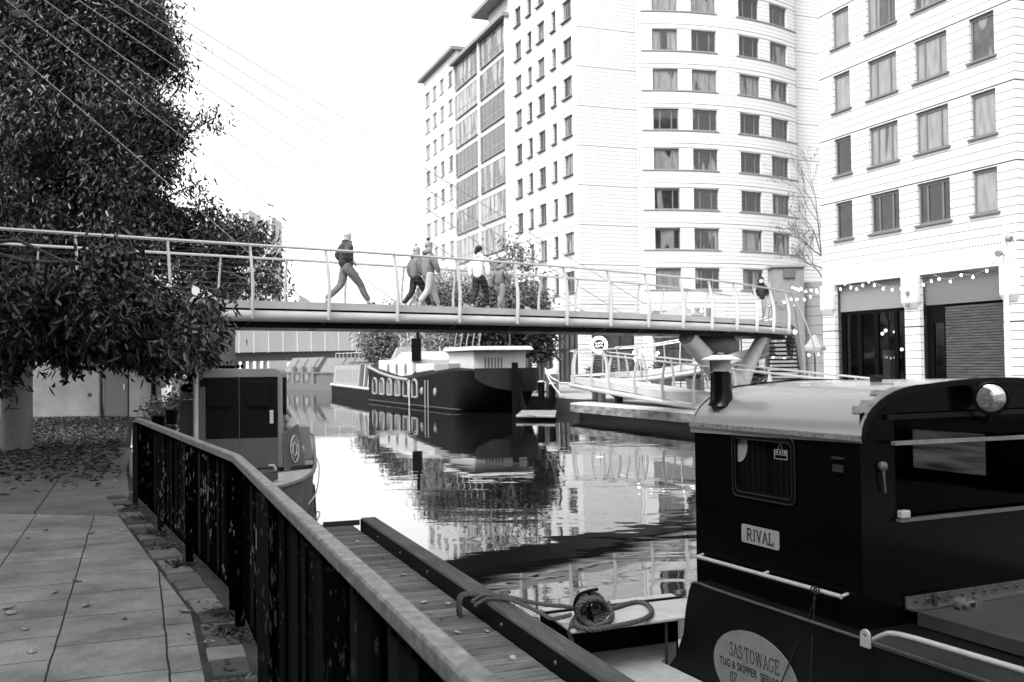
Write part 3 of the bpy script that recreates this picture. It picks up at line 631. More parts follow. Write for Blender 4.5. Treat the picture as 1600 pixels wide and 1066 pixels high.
# ---------------------------------------------------------------- the nearer building on the right
Q = U(1284.5, 420, 47.6); Q0 = V((Q.x, Q.y)); RD = (-CA.x, -CA.y)
rb = thing('arcade_building', 'pale jointed stone building with grey windows above a shop arcade at right', 'building', (Q0.x, Q0.y, 0))
def fR(s, z, dep): return V((Q0.x, Q0.y, 0)) - CA * s + CB * dep + ZU * z
RZ_R = math.atan2(-CA.y, -CA.x)
M['facade_r'] = facade_mat('pale_stone_cladding_near', .40, .335, .026, 9, .10)
cr = cols([(1303.5, 1330), (1358, 1403.5), (1431.5, 1483), (1518, 1557.5)], 235, Q0, RD); sE = wallhit(1590, 300, Q0, RD)[0]
zz = [wallhit(x, y, Q0, RD)[1] for x, y in ((1316, 374), (1380, 361), (1458, 348), (1538, 333), (1538, 212), (1538, 90), (1316, 277), (1316, 179))]
print('RIGHT', cr, sE, zz)
SR0 = (zz[0] + zz[3]) / 2 ; FR = (zz[5] - zz[3]) / 2; print('SR0', SR0, FR)
WR = 1.72
hR = [(a, b_, SR0 + FR * k, SR0 + FR * k + WR) for a, b_ in cr for k in range(6)]
o1 = cols([(1304, 1413.5), (1437, 1568)], 480, Q0, RD); zo = wallhit(1360, 439, Q0, RD)[1]; print('arcade', o1, zo)
ZO = zo
hA = [(o1[0][0], o1[0][1], 0.02, ZO), (o1[1][0], o1[1][1], 0.02, ZO)]
ZR = 27.0
g = MB(); facade(g, fR, 0, sE, 0, ZR, hR + hA, .2)
def fRE(s, z, dep): return fR(sE, z, 0) + CB * s + CA * dep
facade(g, fRE, 0, 16, 0, ZR, [], .2)
g.add([fR(0, 0, 0), fR(0, 0, 16), fR(0, ZR, 16), fR(0, ZR, 0)], [(0, 1, 2, 3)]); g.add([fR(0, ZR, 0), fR(sE, ZR, 0), fR(sE, ZR, 16), fR(0, ZR, 16)], [(0, 1, 2, 3)])
g.build('wall', M['facade_r'], rb)
for i, (a, b_) in enumerate(cr):
    wide = i in (1, 2)
    pr = [win_proto(b_ - a, WR, [.27, .46, .27] if wide else [1], gl, .085, .06, .12) for gl in ('glass_win', 'glass_bright')]
    for k in range(6): put_win(pr[1 if k >= (1 if i else 2) or i == 3 else 0], rb, fR((a + b_) / 2, SR0 + FR * k, .12), RZ_R)
g = MB()   # ribbed fascia
s = .1
while s < sE - .05:
    g.hexa([fR(s, ZO + .12, -.03), fR(s + .07, ZO + .12, -.03), fR(s + .07, ZO + .12, .02), fR(s, ZO + .12, .02), fR(s, ZO + 1.0, -.03), fR(s + .07, ZO + 1.0, -.03), fR(s + .07, ZO + 1.0, .02), fR(s, ZO + 1.0, .02)]); s += .15
g.build('ribbed_fascia', M['stone'], rb)
ZB = wallhit(1360, 480, Q0, RD)[1] - .1; print('ZB', ZB)
a, b_ = o1[0]
g = MB(); g.hexa([fR(a, ZB, .35), fR(b_, ZB, .35), fR(b_, ZB, .6), fR(a, ZB, .6), fR(a, ZO - .03, .35), fR(b_, ZO - .03, .35), fR(b_, ZO - .03, .6), fR(a, ZO - .03, .6)]); g.build('sign_band', M['greypanel'], rb)
a2, b2 = o1[1]
g = MB(); z = ZB
while z < ZO - .1:
    g.hexa([fR(a2, z, .35), fR(b2, z, .35), fR(b2, z, .6), fR(a2, z, .6), fR(a2, z + .075, .33), fR(b2, z + .075, .33), fR(b2, z + .075, .6), fR(a2, z + .075, .6)]); z += .085
g.build('shutter_box', M['greypanel'], rb)
# glazed shop front with doors and the room behind
sf = MB(); fr = [a + (b_ - a) * t for t in (0, .06, .24, .30, .48, .54, .76, .81, .99)]
for x0, x1 in ((fr[0], fr[1]), (fr[2], fr[3]), (fr[4], fr[5]), (fr[6], fr[7]), (fr[8], b_)):
    sf.hexa([fR(x0, .02, .38), fR(x1, .02, .38), fR(x1, .02, .5), fR(x0, .02, .5), fR(x0, ZB - .002, .38), fR(x1, ZB - .002, .38), fR(x1, ZB - .002, .5), fR(x0, ZB - .002, .5)])
for x0, x1 in ((fr[1], fr[2]), (fr[3], fr[4]), (fr[5], fr[6]), (fr[7], fr[8])):
    for z0, z1 in ((ZB - .16, ZB - .003), (.02, .2)): sf.hexa([fR(x0, z0, .39), fR(x1, z0, .39), fR(x1, z0, .49), fR(x0, z0, .49), fR(x0, z1, .39), fR(x1, z1, .39), fR(x1, z1, .49), fR(x0, z1, .49)])
so_ = sf.build('shop_front', M['black'], rb)
g = MB(); g.add([fR(a, .02, .44), fR(b_, .02, .44), fR(b_, ZB, .44), fR(a, ZB, .44)], [(0, 1, 2, 3)]); g.build('pane', M['pane'], so_)
M['room'] = mat('shop_room', .10, .7, .2, .8, 1.1)
def room(a, b_):
    g = MB(); c = [fR(a, .02, .7), fR(b_, .02, .7), fR(b_, .02, 4), fR(a, .02, 4)]; t = [p + ZU * (ZB + .1) for p in c]
    g.add(c + t, [(0, 1, 2, 3), (3, 2, 6, 7), (0, 3, 7, 4), (2, 1, 5, 6), (7, 6, 5, 4)]); o = g.build('shop_room', M['room'], rb)
    g = MB()
    for i in range(9):
        s = random.uniform(a + .3, b_ - .3); d = random.uniform(1.4, 3.4); hh = random.choice([.8, 1.1, 1.6, 2.1]); ww = random.uniform(.15, .5)
        g.hexa([fR(s, .03, d), fR(s + ww, .03, d), fR(s + ww, .03, d + .4), fR(s, .03, d + .4), fR(s, hh, d), fR(s + ww, hh, d), fR(s + ww, hh, d + .4), fR(s, hh, d + .4)])
    g.build('shelf', M['stone'], o); g = MB()
    for i in range(7): g.ell(fR(random.uniform(a + .3, b_ - .3), random.uniform(1.2, 3.4), random.uniform(1.2, 3)), (.07, .07, .07), 8, 5)
    g.build('lamp', M['bulb'], o)
room(a + .02, b_ - .02)
xs = wallhit(1467, 520, Q0, RD)[0]
g = MB()
for x0, x1 in ((a2, a2 + .35), (xs - .1, xs)): g.hexa([fR(x0, .02, .38), fR(x1, .02, .38), fR(x1, .02, .5), fR(x0, .02, .5), fR(x0, ZB - .002, .38), fR(x1, ZB - .002, .38), fR(x1, ZB - .002, .5), fR(x0, ZB - .002, .5)])
g.hexa([fR(a2 + .35, ZB - .75, .39), fR(xs - .1, ZB - .75, .39), fR(xs - .1, ZB - .75, .49), fR(a2 + .35, ZB - .75, .49), fR(a2 + .35, ZB - .003, .39), fR(xs - .1, ZB - .003, .39), fR(xs - .1, ZB - .003, .49), fR(a2 + .35, ZB - .003, .49)])
so2 = g.build('side_window', M['black'], rb); g = MB(); g.add([fR(a2 + .35, .02, .44), fR(xs - .1, .02, .44), fR(xs - .1, ZB - .75, .44), fR(a2 + .35, ZB - .75, .44)], [(0, 1, 2, 3)]); g.build('pane', M['pane'], so2)
room(a2 + .02, xs + .2)
M['slat'] = mat('dark_timber_slats', .045, .7, .2, .7, 1.5, stretch=(1, 1, 14))
g = MB(); z = .02
while z < ZB - .12:
    o = random.uniform(0, .02); g.hexa([fR(xs + .002, z, .36 + o), fR(b2, z, .36 + o), fR(b2, z, .46), fR(xs + .002, z, .46), fR(xs + .002, z + .09, .36 + o), fR(b2, z + .09, .36 + o), fR(b2, z + .09, .46), fR(xs + .002, z + .09, .46)]); z += .112
g.build('slatted_shutter', M['slat'], rb)
g = MB(); g.add([fR(xs + .002, .02, .48), fR(b2, .02, .48), fR(b2, ZB, .48), fR(xs + .002, ZB, .48)], [(0, 1, 2, 3)]); g.build('shutter_backing', M['black'], rb)
# column heads and wall lanterns
for s0, s1 in ((0.04, o1[0][0]), (o1[0][1], o1[1][0]), (o1[1][1], sE - .03)):
    g = MB(); e = .1
    g.hexa([fR(s0 - .02, ZB + .15, -.16), fR(s1 + .04, ZB + .15, -.16), fR(s1 + .04, ZB + .15, .02), fR(s0 - .02, ZB + .15, .02), fR(s0 - .02, ZO - .003, -.16), fR(s1 + .04, ZO - .003, -.16), fR(s1 + .04, ZO - .003, .02), fR(s0 - .02, ZO - .003, .02)])
    g.hexa([fR(s0 + .06, ZB - .12, -.03), fR(s1 - .06, ZB - .12, -.03), fR(s1 - .06, ZB - .12, .02), fR(s0 + .06, ZB - .12, .02), fR(s0 - .02, ZB + .148, -.16), fR(s1 + .04, ZB + .148, -.16), fR(s1 + .04, ZB + .148, .02), fR(s0 - .02, ZB + .148, .02)])
    g.build('column_head', M['stone'], rb)
    if s0 > .1:
        c = (s0 + s1) / 2
        for z in (ZB + .55, ZB + .05):
            g = MB(); g.lathe([(.05, -.09), (.08, -.05), (.08, .06), (.05, .09)], fR(c, z, -.24), 10); g.build('wall_lantern', M['greypanel'], rb, True)

# ---------------------------------------------------------------- unseen building added behind and left of the photographer to shade the foreground
kb = thing('brick_building', 'long dark brick building standing behind the towpath on the near bank', 'building', tuple(UV(-13, -20)))
M['brick'] = mat('dark_brick', .07, .85, .1, .3, 5, .004, 20)
def fK(s, z, dep): return UV(-13 - dep, s, z)
hk_ = [(s, s + 1.5, z, z + 1.8) for s in [-46 + 3.4 * i for i in range(17)] for z in (1.2, 5, 8.4, 11.8, 15.2, 18.6)]
g = MB(); facade(g, fK, -48, 12, 0, 22, hk_, .2)
g.add([fK(12, 0, 0), fK(12, 0, 14), fK(12, 22, 14), fK(12, 22, 0)], [(0, 1, 2, 3)]); g.add([fK(-48, 0, 0), fK(-48, 0, 14), fK(-48, 22, 14), fK(-48, 22, 0)], [(0, 1, 2, 3)]); g.build('wall', M['brick'], kb)
g = MB(); g.hexa([fK(-48.3, 22.003, -.3), fK(12.3, 22.003, -.3), fK(12.3, 22.003, 14), fK(-48.3, 22.003, 14), fK(-48.3, 22.4, -.3), fK(12.3, 22.4, -.3), fK(12.3, 22.4, 14), fK(-48.3, 22.4, 14)]); g.build('roof', M['mid'], kb)
g = MB()
for a, b_, c, d in hk_: g.add([fK(a, c, .18), fK(b_, c, .18), fK(b_, d, .18), fK(a, d, .18)], [(0, 1, 2, 3)])
tag(g.build('window', M['glass_win'], kb), kind='stuff')
# ================================================================== FOOTBRIDGE
ZD = 3.18; ZRL = 4.44
npts = [V((-16.5, 13.9, 0)), V((-12.4, 17.2, 0)), V((-7.54, 20.95, 0)), V((-3.79, 23.8, 0)), V((1.07, 27.9, 0)), V((6.1, 32.9, 0)), V((8.84, 36.4, 0)), V((11.4, 40.6, 0))]
NR = spline(npts, 24)                                        # plan line of the near handrail
def tang(c, i): return (c[min(i + 1, len(c) - 1)] - c[max(i - 1, 0)]).normalized()
WB = 2.5
FRL = [p + V((-tang(NR, i).y, tang(NR, i).x, 0)) * WB for i, p in enumerate(NR)]
def at_px(curve, x, z):
    """index (float) on the curve whose projection falls at photo column x"""
    best = None
    for i in range(len(curve) - 1):
        xa = proj(curve[i] + ZU * z)[0]; xb = proj(curve[i + 1] + ZU * z)[0]
        if (xa - x) * (xb - x) <= 0: return i + (x - xa) / (xb - xa + 1e-9)
    return None
def ev(curve, t):
    i = min(int(t), len(curve) - 2); return curve[i].lerp(curve[i + 1], t - i), (curve[i + 1] - curve[i]).normalized()
fb = thing('footbridge', 'pale cable-stayed footbridge with curved balusters spanning the canal', 'footbridge', (NR[60].x, NR[60].y, ZD))
nrm = [V((-tang(NR, i).y, tang(NR, i).x, 0)) for i in range(len(NR))]
def off(d, z): return [p + n_ * d + ZU * z for p, n_ in zip(NR, nrm)]
def strip(d0, d1, z0, z1):
    g = MB(); g.loft([[a + ZU * 0, b_, c, d] for a, b_, c, d in zip(off(d0, z0), off(d1, z0), off(d1, z1), off(d0, z1))]); return g
strip(.02, WB - .02, ZD - .06, ZD).build('deck', M['conc_light'], fb)
strip(.0, .018, ZD - .155, ZD + .015).build('edge_fascia', M['bridge_paint'], fb); strip(WB - .018, WB, ZD - .19, ZD + .03).build('edge_fascia', M['bridge_paint'], fb)
for d in (.05, WB - .05):
    g = MB(); g.tube(off(d, 2.855), .128, 14); g.build('girder', M['bridge_paint'], fb, True)
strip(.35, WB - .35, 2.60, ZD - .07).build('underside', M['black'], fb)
g = MB(); g.tube(off(0.0, ZRL), .034, 10); g.build('handrail', M['rail'], fb, True)
g = MB(); g.tube(off(WB, ZRL), .034, 10); g.build('handrail', M['rail'], fb, True)
for d in (.0, WB):
    g = MB()
    for k in range(9): g.tube(off(d + (.10 if d == 0 else -.10) * (0 if k < 0 else 0) - math.sin(math.pi * (k + 1) / 10) * (.11 if d == 0 else -.11), ZD + .12 + k * .125), .0018, 4)
    g.build('infill_wires', M['wire'], fb)
def baluster(p, n_, t_, z0, z1, bow, wid=.05, th=.016, parent=None, m='bridge_paint'):
    """flat curved upright: foot at the girder, bowing outward (against n_)"""
    rings = []
    for i in range(13):
        k = i / 12; z = z0 + (z1 - z0) * k; o = math.sin(math.pi * min(1, k * 1.02)) * bow + .09 * (1 - k) ** 2
        c = p - n_ * o + ZU * z; wd = wid * (1.35 - .55 * k)
        rings.append([c - t_ * th - n_ * wd, c + t_ * th - n_ * wd, c + t_ * th + n_ * wd, c - t_ * th + n_ * wd])
    g = MB(); g.loft(rings); return g.build('baluster', M[m], parent)
nx = [391, 510, 617, 714, 804, 881.5, 950, 1009, 1063, 1108, 1147, 1178, 1204, 1228]
for x in [-60, 118, 262] + nx:
    t = at_px(NR, x, ZD)
    if t is None: continue
    p, tv = ev(NR, t); n_ = V((-tv.y, tv.x, 0)); baluster(p, n_, tv, ZD - .40, ZRL - .03, .12, parent=fb)
    g = MB(); g.tube([p + n_ * (.0 + .9 * k / 6) + ZU * (2.74 - .17 * math.sin(math.pi / 2 * k / 6)) for k in range(7)], .012, 6); g.build('bracket', M['mid'], fb, True)
for x in (60, 190, 345, 449, 543.6, 632, 713, 785, 847, 904, 956, 1000, 1039, 1075, 1107):
    t = at_px(FRL, x, ZD + .1)
    if t is None: continue
    p, tv = ev(FRL, t); n_ = V((-tv.y, tv.x, 0)); baluster(p, -n_, tv, ZD - .33, ZRL - .03, .12, .04, .014, parent=fb)
# stay cables, their mast off to the left and the anchor plates
mast = V((-18.5, 17.0, 15.9))
for x, y in ((490, 462), (636, 472), (745, 476), (840, 482), (925, 486), (985, 489), (1051, 493)):
    t = at_px(FRL, x, ZD + .1); p, tv = ev(FRL, t); n_ = V((-tv.y, tv.x, 0)); e = p + n_ * .18 + ZU * (ZD + .12)
    d = (mast - e).normalized(); g = MB(); g.tube([e, e + (mast - e) * .3, mast], .011, 6); g.build('stay_cable', M['cable'], fb)
    g = MB(); q = e - ZU * .32; hd = V((d.x, d.y, 0)).normalized(); sd_ = V((-hd.y, hd.x, 0)) * .015
    g.prism([q - hd * .35 - sd_, q + hd * .5 - sd_, e + d * .35 + ZU * .03 - sd_, e + d * .25 - hd * .12 - sd_], sd_ * 2); g.build('anchor_plate', M['steel'], fb)
g = MB(); g.tube([V((-15.4, 19.8, 0)), V((-17, 18.4, 8)), mast + ZU * .6], [.32, .3, .12], 14); g.build('mast', M['bridge_paint'], fb, True)
# pier on the towpath
pc = G(26, 704, 0); M['pier'] = mat('stained_concrete_pier', .16, .8, .15, .45, 1.3, .002, 40, stretch=(1, 1, .4))
g = MB(); g.lathe([(.31, -.1), (.31, 2.5), (.36, 2.75)], (pc.x, pc.y, 0), 28); g.build('pier', M['pier'], fb, True)
# triangular plate over the walkway at the left
g = MB(); q = [U(300, 446, 22.6), U(330, 460, 22.4), U(352, 470, 22.3), U(298, 468, 22.6)]; g.prism(q, V((.02, .03, 0))); g.build('anchor_plate', M['steel'], fb)
# splayed support at the far end
eb = U(1146, 600, 37.5); eb.z = 0
t = at_px(NR, 1105, ZD); pa, tv = ev(NR, t); na = V((-tv.y, tv.x, 0)); t2 = at_px(NR, 1214, ZD); pb, tv2 = ev(NR, t2); nb_ = V((-tv2.y, tv2.x, 0))
g = MB(); foot = (pa + pb) / 2 + na * 1.2; foot.z = 0
fx = U(1150, 590, foot.y); foot = V((fx.x, fx.y, 0))
g.tube([foot, foot + ZU * .9 , foot.lerp(pa + na * .9, .35) + ZU * 1.25, pa + na * .8 + ZU * 2.55], [.42, .40, .36, .30], 14); g.build('support_arm', M['bridge_paint'], fb, True)
g = MB(); g.tube([foot + ZU * .5, foot.lerp(pb + nb_ * .7, .45) + ZU * 1.45, pb + nb_ * .6 + ZU * 2.6], [.38, .30, .22], 14); g.build('support_arm', M['bridge_paint'], fb, True)
g = MB(); c = (pa + pb) / 2 + na * 1.4; c.z = 2.3; g.ell(c, (1.0, .8, .5), 20, 12); g.build('cast_node', M['mid'], fb, True)
# hanging end post of the balustrade beside the stair
e = NR[-1]; et = tang(NR, len(NR) - 1); en = V((-et.y, et.x, 0))
g = MB(); g.tube(spline([e + ZU * ZRL, e + et * .35 + ZU * (ZRL - .12), e + et * .75 - en * .25 + ZU * 3.6, e + et * 1.1 - en * .55 + ZU * 2.5, e + et * 1.3 - en * .75 + ZU * 1.3, e + et * 1.5 - en * .9 + ZU * .2], 6), .034, 8); g.build('handrail', M['rail'], fb, True)

# ================================================================== STAIR
st = thing('staircase', 'open tread steel staircase dropping from the right end of the footbridge', 'staircase', (11.3, 38.5, 0))
ta, tb = U(1203, 522, 41.2), U(1242, 522, 41.0); ta.z = tb.z = 2.85
ba, bb = U(1197, 590, 45.0), U(1254, 590, 44.6); ba.z = bb.z = .6
n = 13; M['tread'] = mat('dark_stair_tread', .012, .6, .3)
for i in range(n):
    k = (i + .5) / n; a = ta.lerp(ba, k); b_ = tb.lerp(bb, k); g = MB(); dv = (b_ - a).normalized(); wv = V((-dv.y, dv.x, 0))
    g.obox((a + b_) / 2, dv * ((b_ - a).length / 2 - .05), wv * .14, ZU * .04); g.build('tread', M['tread'], st)
for p, q in ((ta, ba), (tb, bb)):
    dv = (q - p); g = MB(); o = V((0, -.18, 0)) if False else V((0, 0, 0)); g.tube(spline([p, p.lerp(q, .35) + ZU * .12, p.lerp(q, .7) + ZU * .05, q + (q - p) * .3], 6), [.11] * 19, 10); g.build('stringer', M['bridge_paint'], st, True)
    g = MB(); g.tube(spline([p + ZU * 1.1, p.lerp(q, .5) + ZU * 1.15, q + ZU * 1.0, q + (q - p) * .3 + ZU * 1.0], 6), .022, 8); g.build('handrail', M['rail'], st, True)

# ================================================================== QUAY PLATFORM ON THE FAR BANK
M['quay'] = mat('stained_quay_edge', .16, .9, .1, .8, 2.2, .004, 18, stretch=(1, 1, 2.5)); M['quaytop'] = mat('pale_quay_paving', .34, .85, .1, .18, 1.0, .003, 20)
e0 = U(862, 640, 42.4); e1 = U(1081, 658, 32.2); ed = V((e1.x - e0.x, e1.y - e0.y, 0)).normalized(); esd = V((-ed.y, ed.x, 0))     # esd points to the bank side
if esd.x < 0: esd = -esd
e0 = V((e0.x, e0.y, 0)); tip = [e0 + esd * (2.6 - 2.6 * math.cos(R(a))) + ed * (2.6 - 3.0 * math.sin(R(a))) for a in (90, 75, 60, 45, 30, 15, 0)]
outer = spline(tip, 5) + [e0 + ed * 24]; inner = [e0 + ed * 24 + esd * 5, e0 + esd * 5 - ed * .5]
qp = thing('quay_platform', 'rounded concrete quay platform standing in the canal below the ramp', 'quay', tuple(e0))
poly = [V((p.x, p.y, .006)) for p in outer + inner]
g = MB(); g.prism([p - ZU * .30 for p in poly], ZU * .30); g.build('coping', M['quay'], qp)
g = MB(); g.add([p + ZU * .003 for p in poly], [tuple(range(len(poly)))]); g.build('paving', M['quaytop'], qp)
cen = V((sum(p.x for p in poly) / len(poly), sum(p.y for p in poly) / len(poly), 0))
g = MB(); g.prism([V((p.x + esd.x * .45, p.y + esd.y * .45 , -1.6)) for p in outer] + [V((p.x, p.y, -1.6)) for p in inner], ZU * 1.3); g.build('base', M['dark'], qp)
jp = [G(806, 648.5, -.38), G(868, 649, -.38), G(870, 641, -.38), G(815, 641, -.38)]
g = MB(); g.prism([p - ZU * .10 for p in jp], ZU * .10); solo(g, 'landing_stage', M['quay'], 'low stone landing stage between the black barge and the rounded quay', 'landing', tuple(jp[1]), bevel=.03)

# ================================================================== RAMP
rp = thing('ramp', 'hairpin pedestrian ramp with curved balusters on the far quay', 'ramp', (3.2, 43, 0))
a0 = V((9.0, 28.2, 0.02)); tp = V((2.75, 43.8, 1.05))
rdir = V((tp.x - a0.x, tp.y - a0.y, 0)).normalized(); rn = V((rdir.y, -rdir.x, 0))     # rn toward the bank
RWD = 1.5
t0 = tp; cpt = tp + rn * 1.9
outp = [a0, a0.lerp(tp, .25), a0.lerp(tp, .5), a0.lerp(tp, .75), tp]
for k in range(1, 8):
    an = math.pi * k / 8; outp.append(cpt - rn * 1.9 * math.cos(an) + rdir * 1.9 * math.sin(an) * .9 + ZU * (.05 + .02 * k) - ZU * 0)
end2 = tp + rn * 3.8; f1 = V((end2.x, end2.y, 1.28)); fdir = V((.90, -.44, 0)).normalized()
outp += [f1, f1 + fdir * 1.4 + ZU * .18, f1 + fdir * 2.8 + ZU * .40, f1 + fdir * 4.3 + ZU * .75, f1 + fdir * 5.6 + ZU * 1.1]
RO = spline(outp, 6)
RI = []
for i, p in enumerate(RO):
    t_ = tang(RO, i); t_.z = 0; t_.normalize(); RI.append(p + V((t_.y, -t_.x, 0)) * RWD)
def mid_(f): return [a.lerp(b_, f) for a, b_ in zip(RO, RI)]
g = MB(); g.loft([[a - ZU * .10, b_ - ZU * .10, b_, a] for a, b_ in zip(mid_(.02), mid_(.98))]); g.build('deck', M['conc_light'], rp)
for crv, d in ((RO, 0), (RI, 0)):
    g = MB(); 
    rings = []
    for i, p in enumerate(crv):
        t_ = tang(crv, i); n_ = V((-t_.y, t_.x, 0)).normalized() * .012; rings.append([p - n_ - ZU * .24, p + n_ - ZU * .24, p + n_ + ZU * .03, p - n_ + ZU * .03])
    g.loft(rings); g.build('edge_fascia', M['bridge_paint'], rp)
    g = MB(); g.tube([p - ZU * .37 for p in crv], .10, 10); g.build('girder', M['bridge_paint'], rp, True)
    g = MB(); g.tube([p + ZU * 1.12 for p in crv], .032, 8); g.build('handrail', M['rail'], rp, True)
    g = MB()
    for k in range(7): g.tube([p + ZU * (.14 + .13 * k) for p in crv], .003, 3)
    g.build('infill_wires', M['wire'], rp)
    ln = 0; last = -9
    for i in range(1, len(crv)):
        ln += (crv[i] - crv[i - 1]).length
        if ln - last > 1.55:
            last = ln; t_ = tang(crv, i); t_.z = 0; n_ = V((t_.y, -t_.x, 0)) * (1 if crv is RO else -1); baluster(crv[i], n_, t_, -.28, 1.09, .10, .045, .016, rp)
g = MB(); k = [p for p in RO if p.z < .5 and p.y < 38][::-1]
ro = [(i, p) for i, p in enumerate(RO[:20]) if p.z < .42]
g.loft([[V((RO[i].x, RO[i].y, .012)), V((RI[i].x, RI[i].y, .012)), RI[i] - ZU * .12, RO[i] - ZU * .12] for i, p in ro[:]] if True else []); g.build('plinth', M['conc'], rp)
for q, r_ in ((RO[22].lerp(RI[22], .5), .16), (RO[42].lerp(RI[42], .5), .16), (RO[60].lerp(RI[60], .5), .16), (RO[74].lerp(RI[74], .5), .16)):
    g = MB(); g.lathe([(r_, -q.z + .01), (r_, -.3)], q, 14); g.build('support_post', M['bridge_paint'], rp, True)
q = RO[20].lerp(RI[20], .5); g = MB(); g.lathe([(.18, -q.z + .01), (.18, -q.z + .22), (.55, -.42), (.55, -.34)], q, 18); g.build('support_cone', M['dark'], rp, True)
# ================================================================== BLACK TUG (foreground right)
TL = V((-.42, .908, 0)).normalized(); TW = V((.908, .42, 0)).normalized(); TN = V((1.99, 5.73, 0))
def T_(s, t, z): return TN + TL * s + TW * t + ZU * z
def side(x, y, t=0.0):
    p = TN + TW * t; return wallhit(x, y, (p.x, p.y), (TL.x, TL.y))
def endf(x, y, s=0.0):
    p = TN + TL * s; return wallhit(x, y, (p.x, p.y), (TW.x, TW.y))
LEN = 1.62; WID = 2.1
M['tugblack'] = mat('tug_black_enamel', .0012, .18, .07, .5, 5, .0006, 7)
M['hullblack'] = mat('hull_black_paint', .003, .45, .10, .6, 2.5, .002, 6)
M['roofpaint'] = mat('pale_roof_paint', .15, .24, .6, .05, 3, .0002, 20, coat=.35)
M['chipped'] = mat('chipped_gutter_paint', .10, .8, .2, .9, 40)
M['whitepaint'] = mat('worn_white_paint', .24, .45, .4, .12, 14)
tg = thing('tug', 'black tug with pale rounded cabin roof, headlamp and chimney moored nearest at right', 'tugboat', tuple(T_(.8, 1, WZ)))
side_c = (side(1190, 832), side(1090, 868), side(1315, 933), side(1150, 686), side(1240, 780)); print('TUG', side_c, endf(1398, 660), endf(1400, 812), endf(1555, 622, -.1))
zr = 1.265
w0, w1 = side(1240, 689), side(1150, 779); ws0, ws1 = w0[0], w1[0]; wz0, wz1 = min(side(1195, 777)[1], side(1240, 780)[1]) , side(1195, 686)[1]
# cabin side wall with its window opening
g = MB()
def cab(s, z, dep): return T_(s, dep, z)
facade(g, cab, 0, LEN, .05, zr, [(ws0, ws1, wz0, wz1)], .03)
g.build('cabin_side', M['tugblack'], tg)
def cab2(s, z, dep): return T_(s, WID - dep, z)
g = MB(); facade(g, cab2, 0, LEN, .05, zr, [(.88, 1.58, .84, 1.15)], .03); g.build('cabin_side', M['tugblack'], tg)
g = MB(); g.add([T_(LEN, 0, .05), T_(LEN, WID, .05), T_(LEN, WID, zr), T_(LEN, 0, zr)], [(0, 1, 2, 3)]); 
def roofprof():
    pts = []
    for i in range(11):
        a = math.pi / 2 * i / 10; pts.append((-.015 + .50 * (1 - math.cos(a)), 1.265 + .295 * math.sin(a)))
    for i in range(1, 6): pts.append((.485 + .565 * i / 5, 1.56 + .03 * math.sin(math.pi / 2 * i / 5)))
    return pts + [(2.1 - x, z) for x, z in reversed(pts[:-1])]
RPF = roofprof()
# end wall: gable above, big opening below
op = (endf(1398, 700)[0], 2.0, endf(1402, 812)[1], 1.40); print('open', op)
g.add([T_(LEN, t, z - .02) for t, z in RPF], [tuple(range(len(RPF)))]); g.build('cabin_end', M['tugblack'], tg)
g = MB()
def cab3(t, z, dep): return T_(dep, t, z)
facade(g, cab3, 0.001, WID - .001, .05, 1.40, [op], .05)
up = [(t, z - .012) for t, z in RPF if z > 1.4]; lo = [(0.0, 1.40), (WID, 1.40)]
g.add([T_(0, lo[0][0], 1.40)] + [T_(0, t, z) for t, z in up] + [T_(0, lo[1][0], 1.40)], [tuple(range(len(up) + 2))])
g.build('cabin_end', M['tugblack'], tg)
g = MB(); g.add([T_(.02, .02, .3), T_(LEN - .02, .02, .3), T_(LEN - .02, WID - .02, .3), T_(.02, WID - .02, .3)], [(0, 1, 2, 3)]); g.build('cabin_floor', M['dark'], tg)
# roof shell
g = MB(); rings = []
for s in [-.03] + [LEN * i / 8 for i in range(9)] + [LEN + .03]: rings.append([T_(s, t, z - .03 * max(0, s) / LEN) for t, z in RPF] + [T_(s, t, z - .03 - .03 * max(0, s) / LEN) for t, z in reversed(RPF)])
g.loft(rings); ro = g.build('roof', M['roofpaint'], tg, True)
g = MB(); g.loft([[T_(s, -.028, 1.248), T_(s, -.012, 1.248), T_(s, -.012, 1.278), T_(s, -.024, 1.278)] for s in [-.03, LEN + .03]]); g.build('gutter', M['chipped'], ro)
g = MB(); g.loft([[T_(s, t - .004, z + .004) for s in (-.045,)] + [T_(-.032, t - .004, z + .006), T_(-.032, t + .012, z - .03), T_(-.045, t + .012, z - .03)] for t, z in RPF]); g.build('roof_edge', M['black'], ro)
g = MB(); pk = [i for i in range(4, 9)]
for i in range(3, 8):
    (t0_, z0_), (t1_, z1_) = RPF[i], RPF[i + 1]; a = .10 + .06 * math.sin(i * 2.3); g.add([T_(-.028, t0_ - .004, z0_ + .004), T_(a * .7, t0_ - .004, z0_ + .003), T_(a, t1_ - .004, z1_ + .003), T_(-.028, t1_ - .004, z1_ + .005)], [(0, 1, 2, 3)])
g.build('bare_patch', mat('bare_rough_patch', .10, .8, .2, .5, 30, .002, 60), ro)
# small latch on the roof
g = MB(); c = T_(.62, .75, 1.58); g.obox(c, TL * .035, TW * .02, ZU * .03); g.obox(c + TL * -.06 + ZU * .01, TL * .08, TW * .012, ZU * .006); g.build('roof_latch', M['dark'], ro)
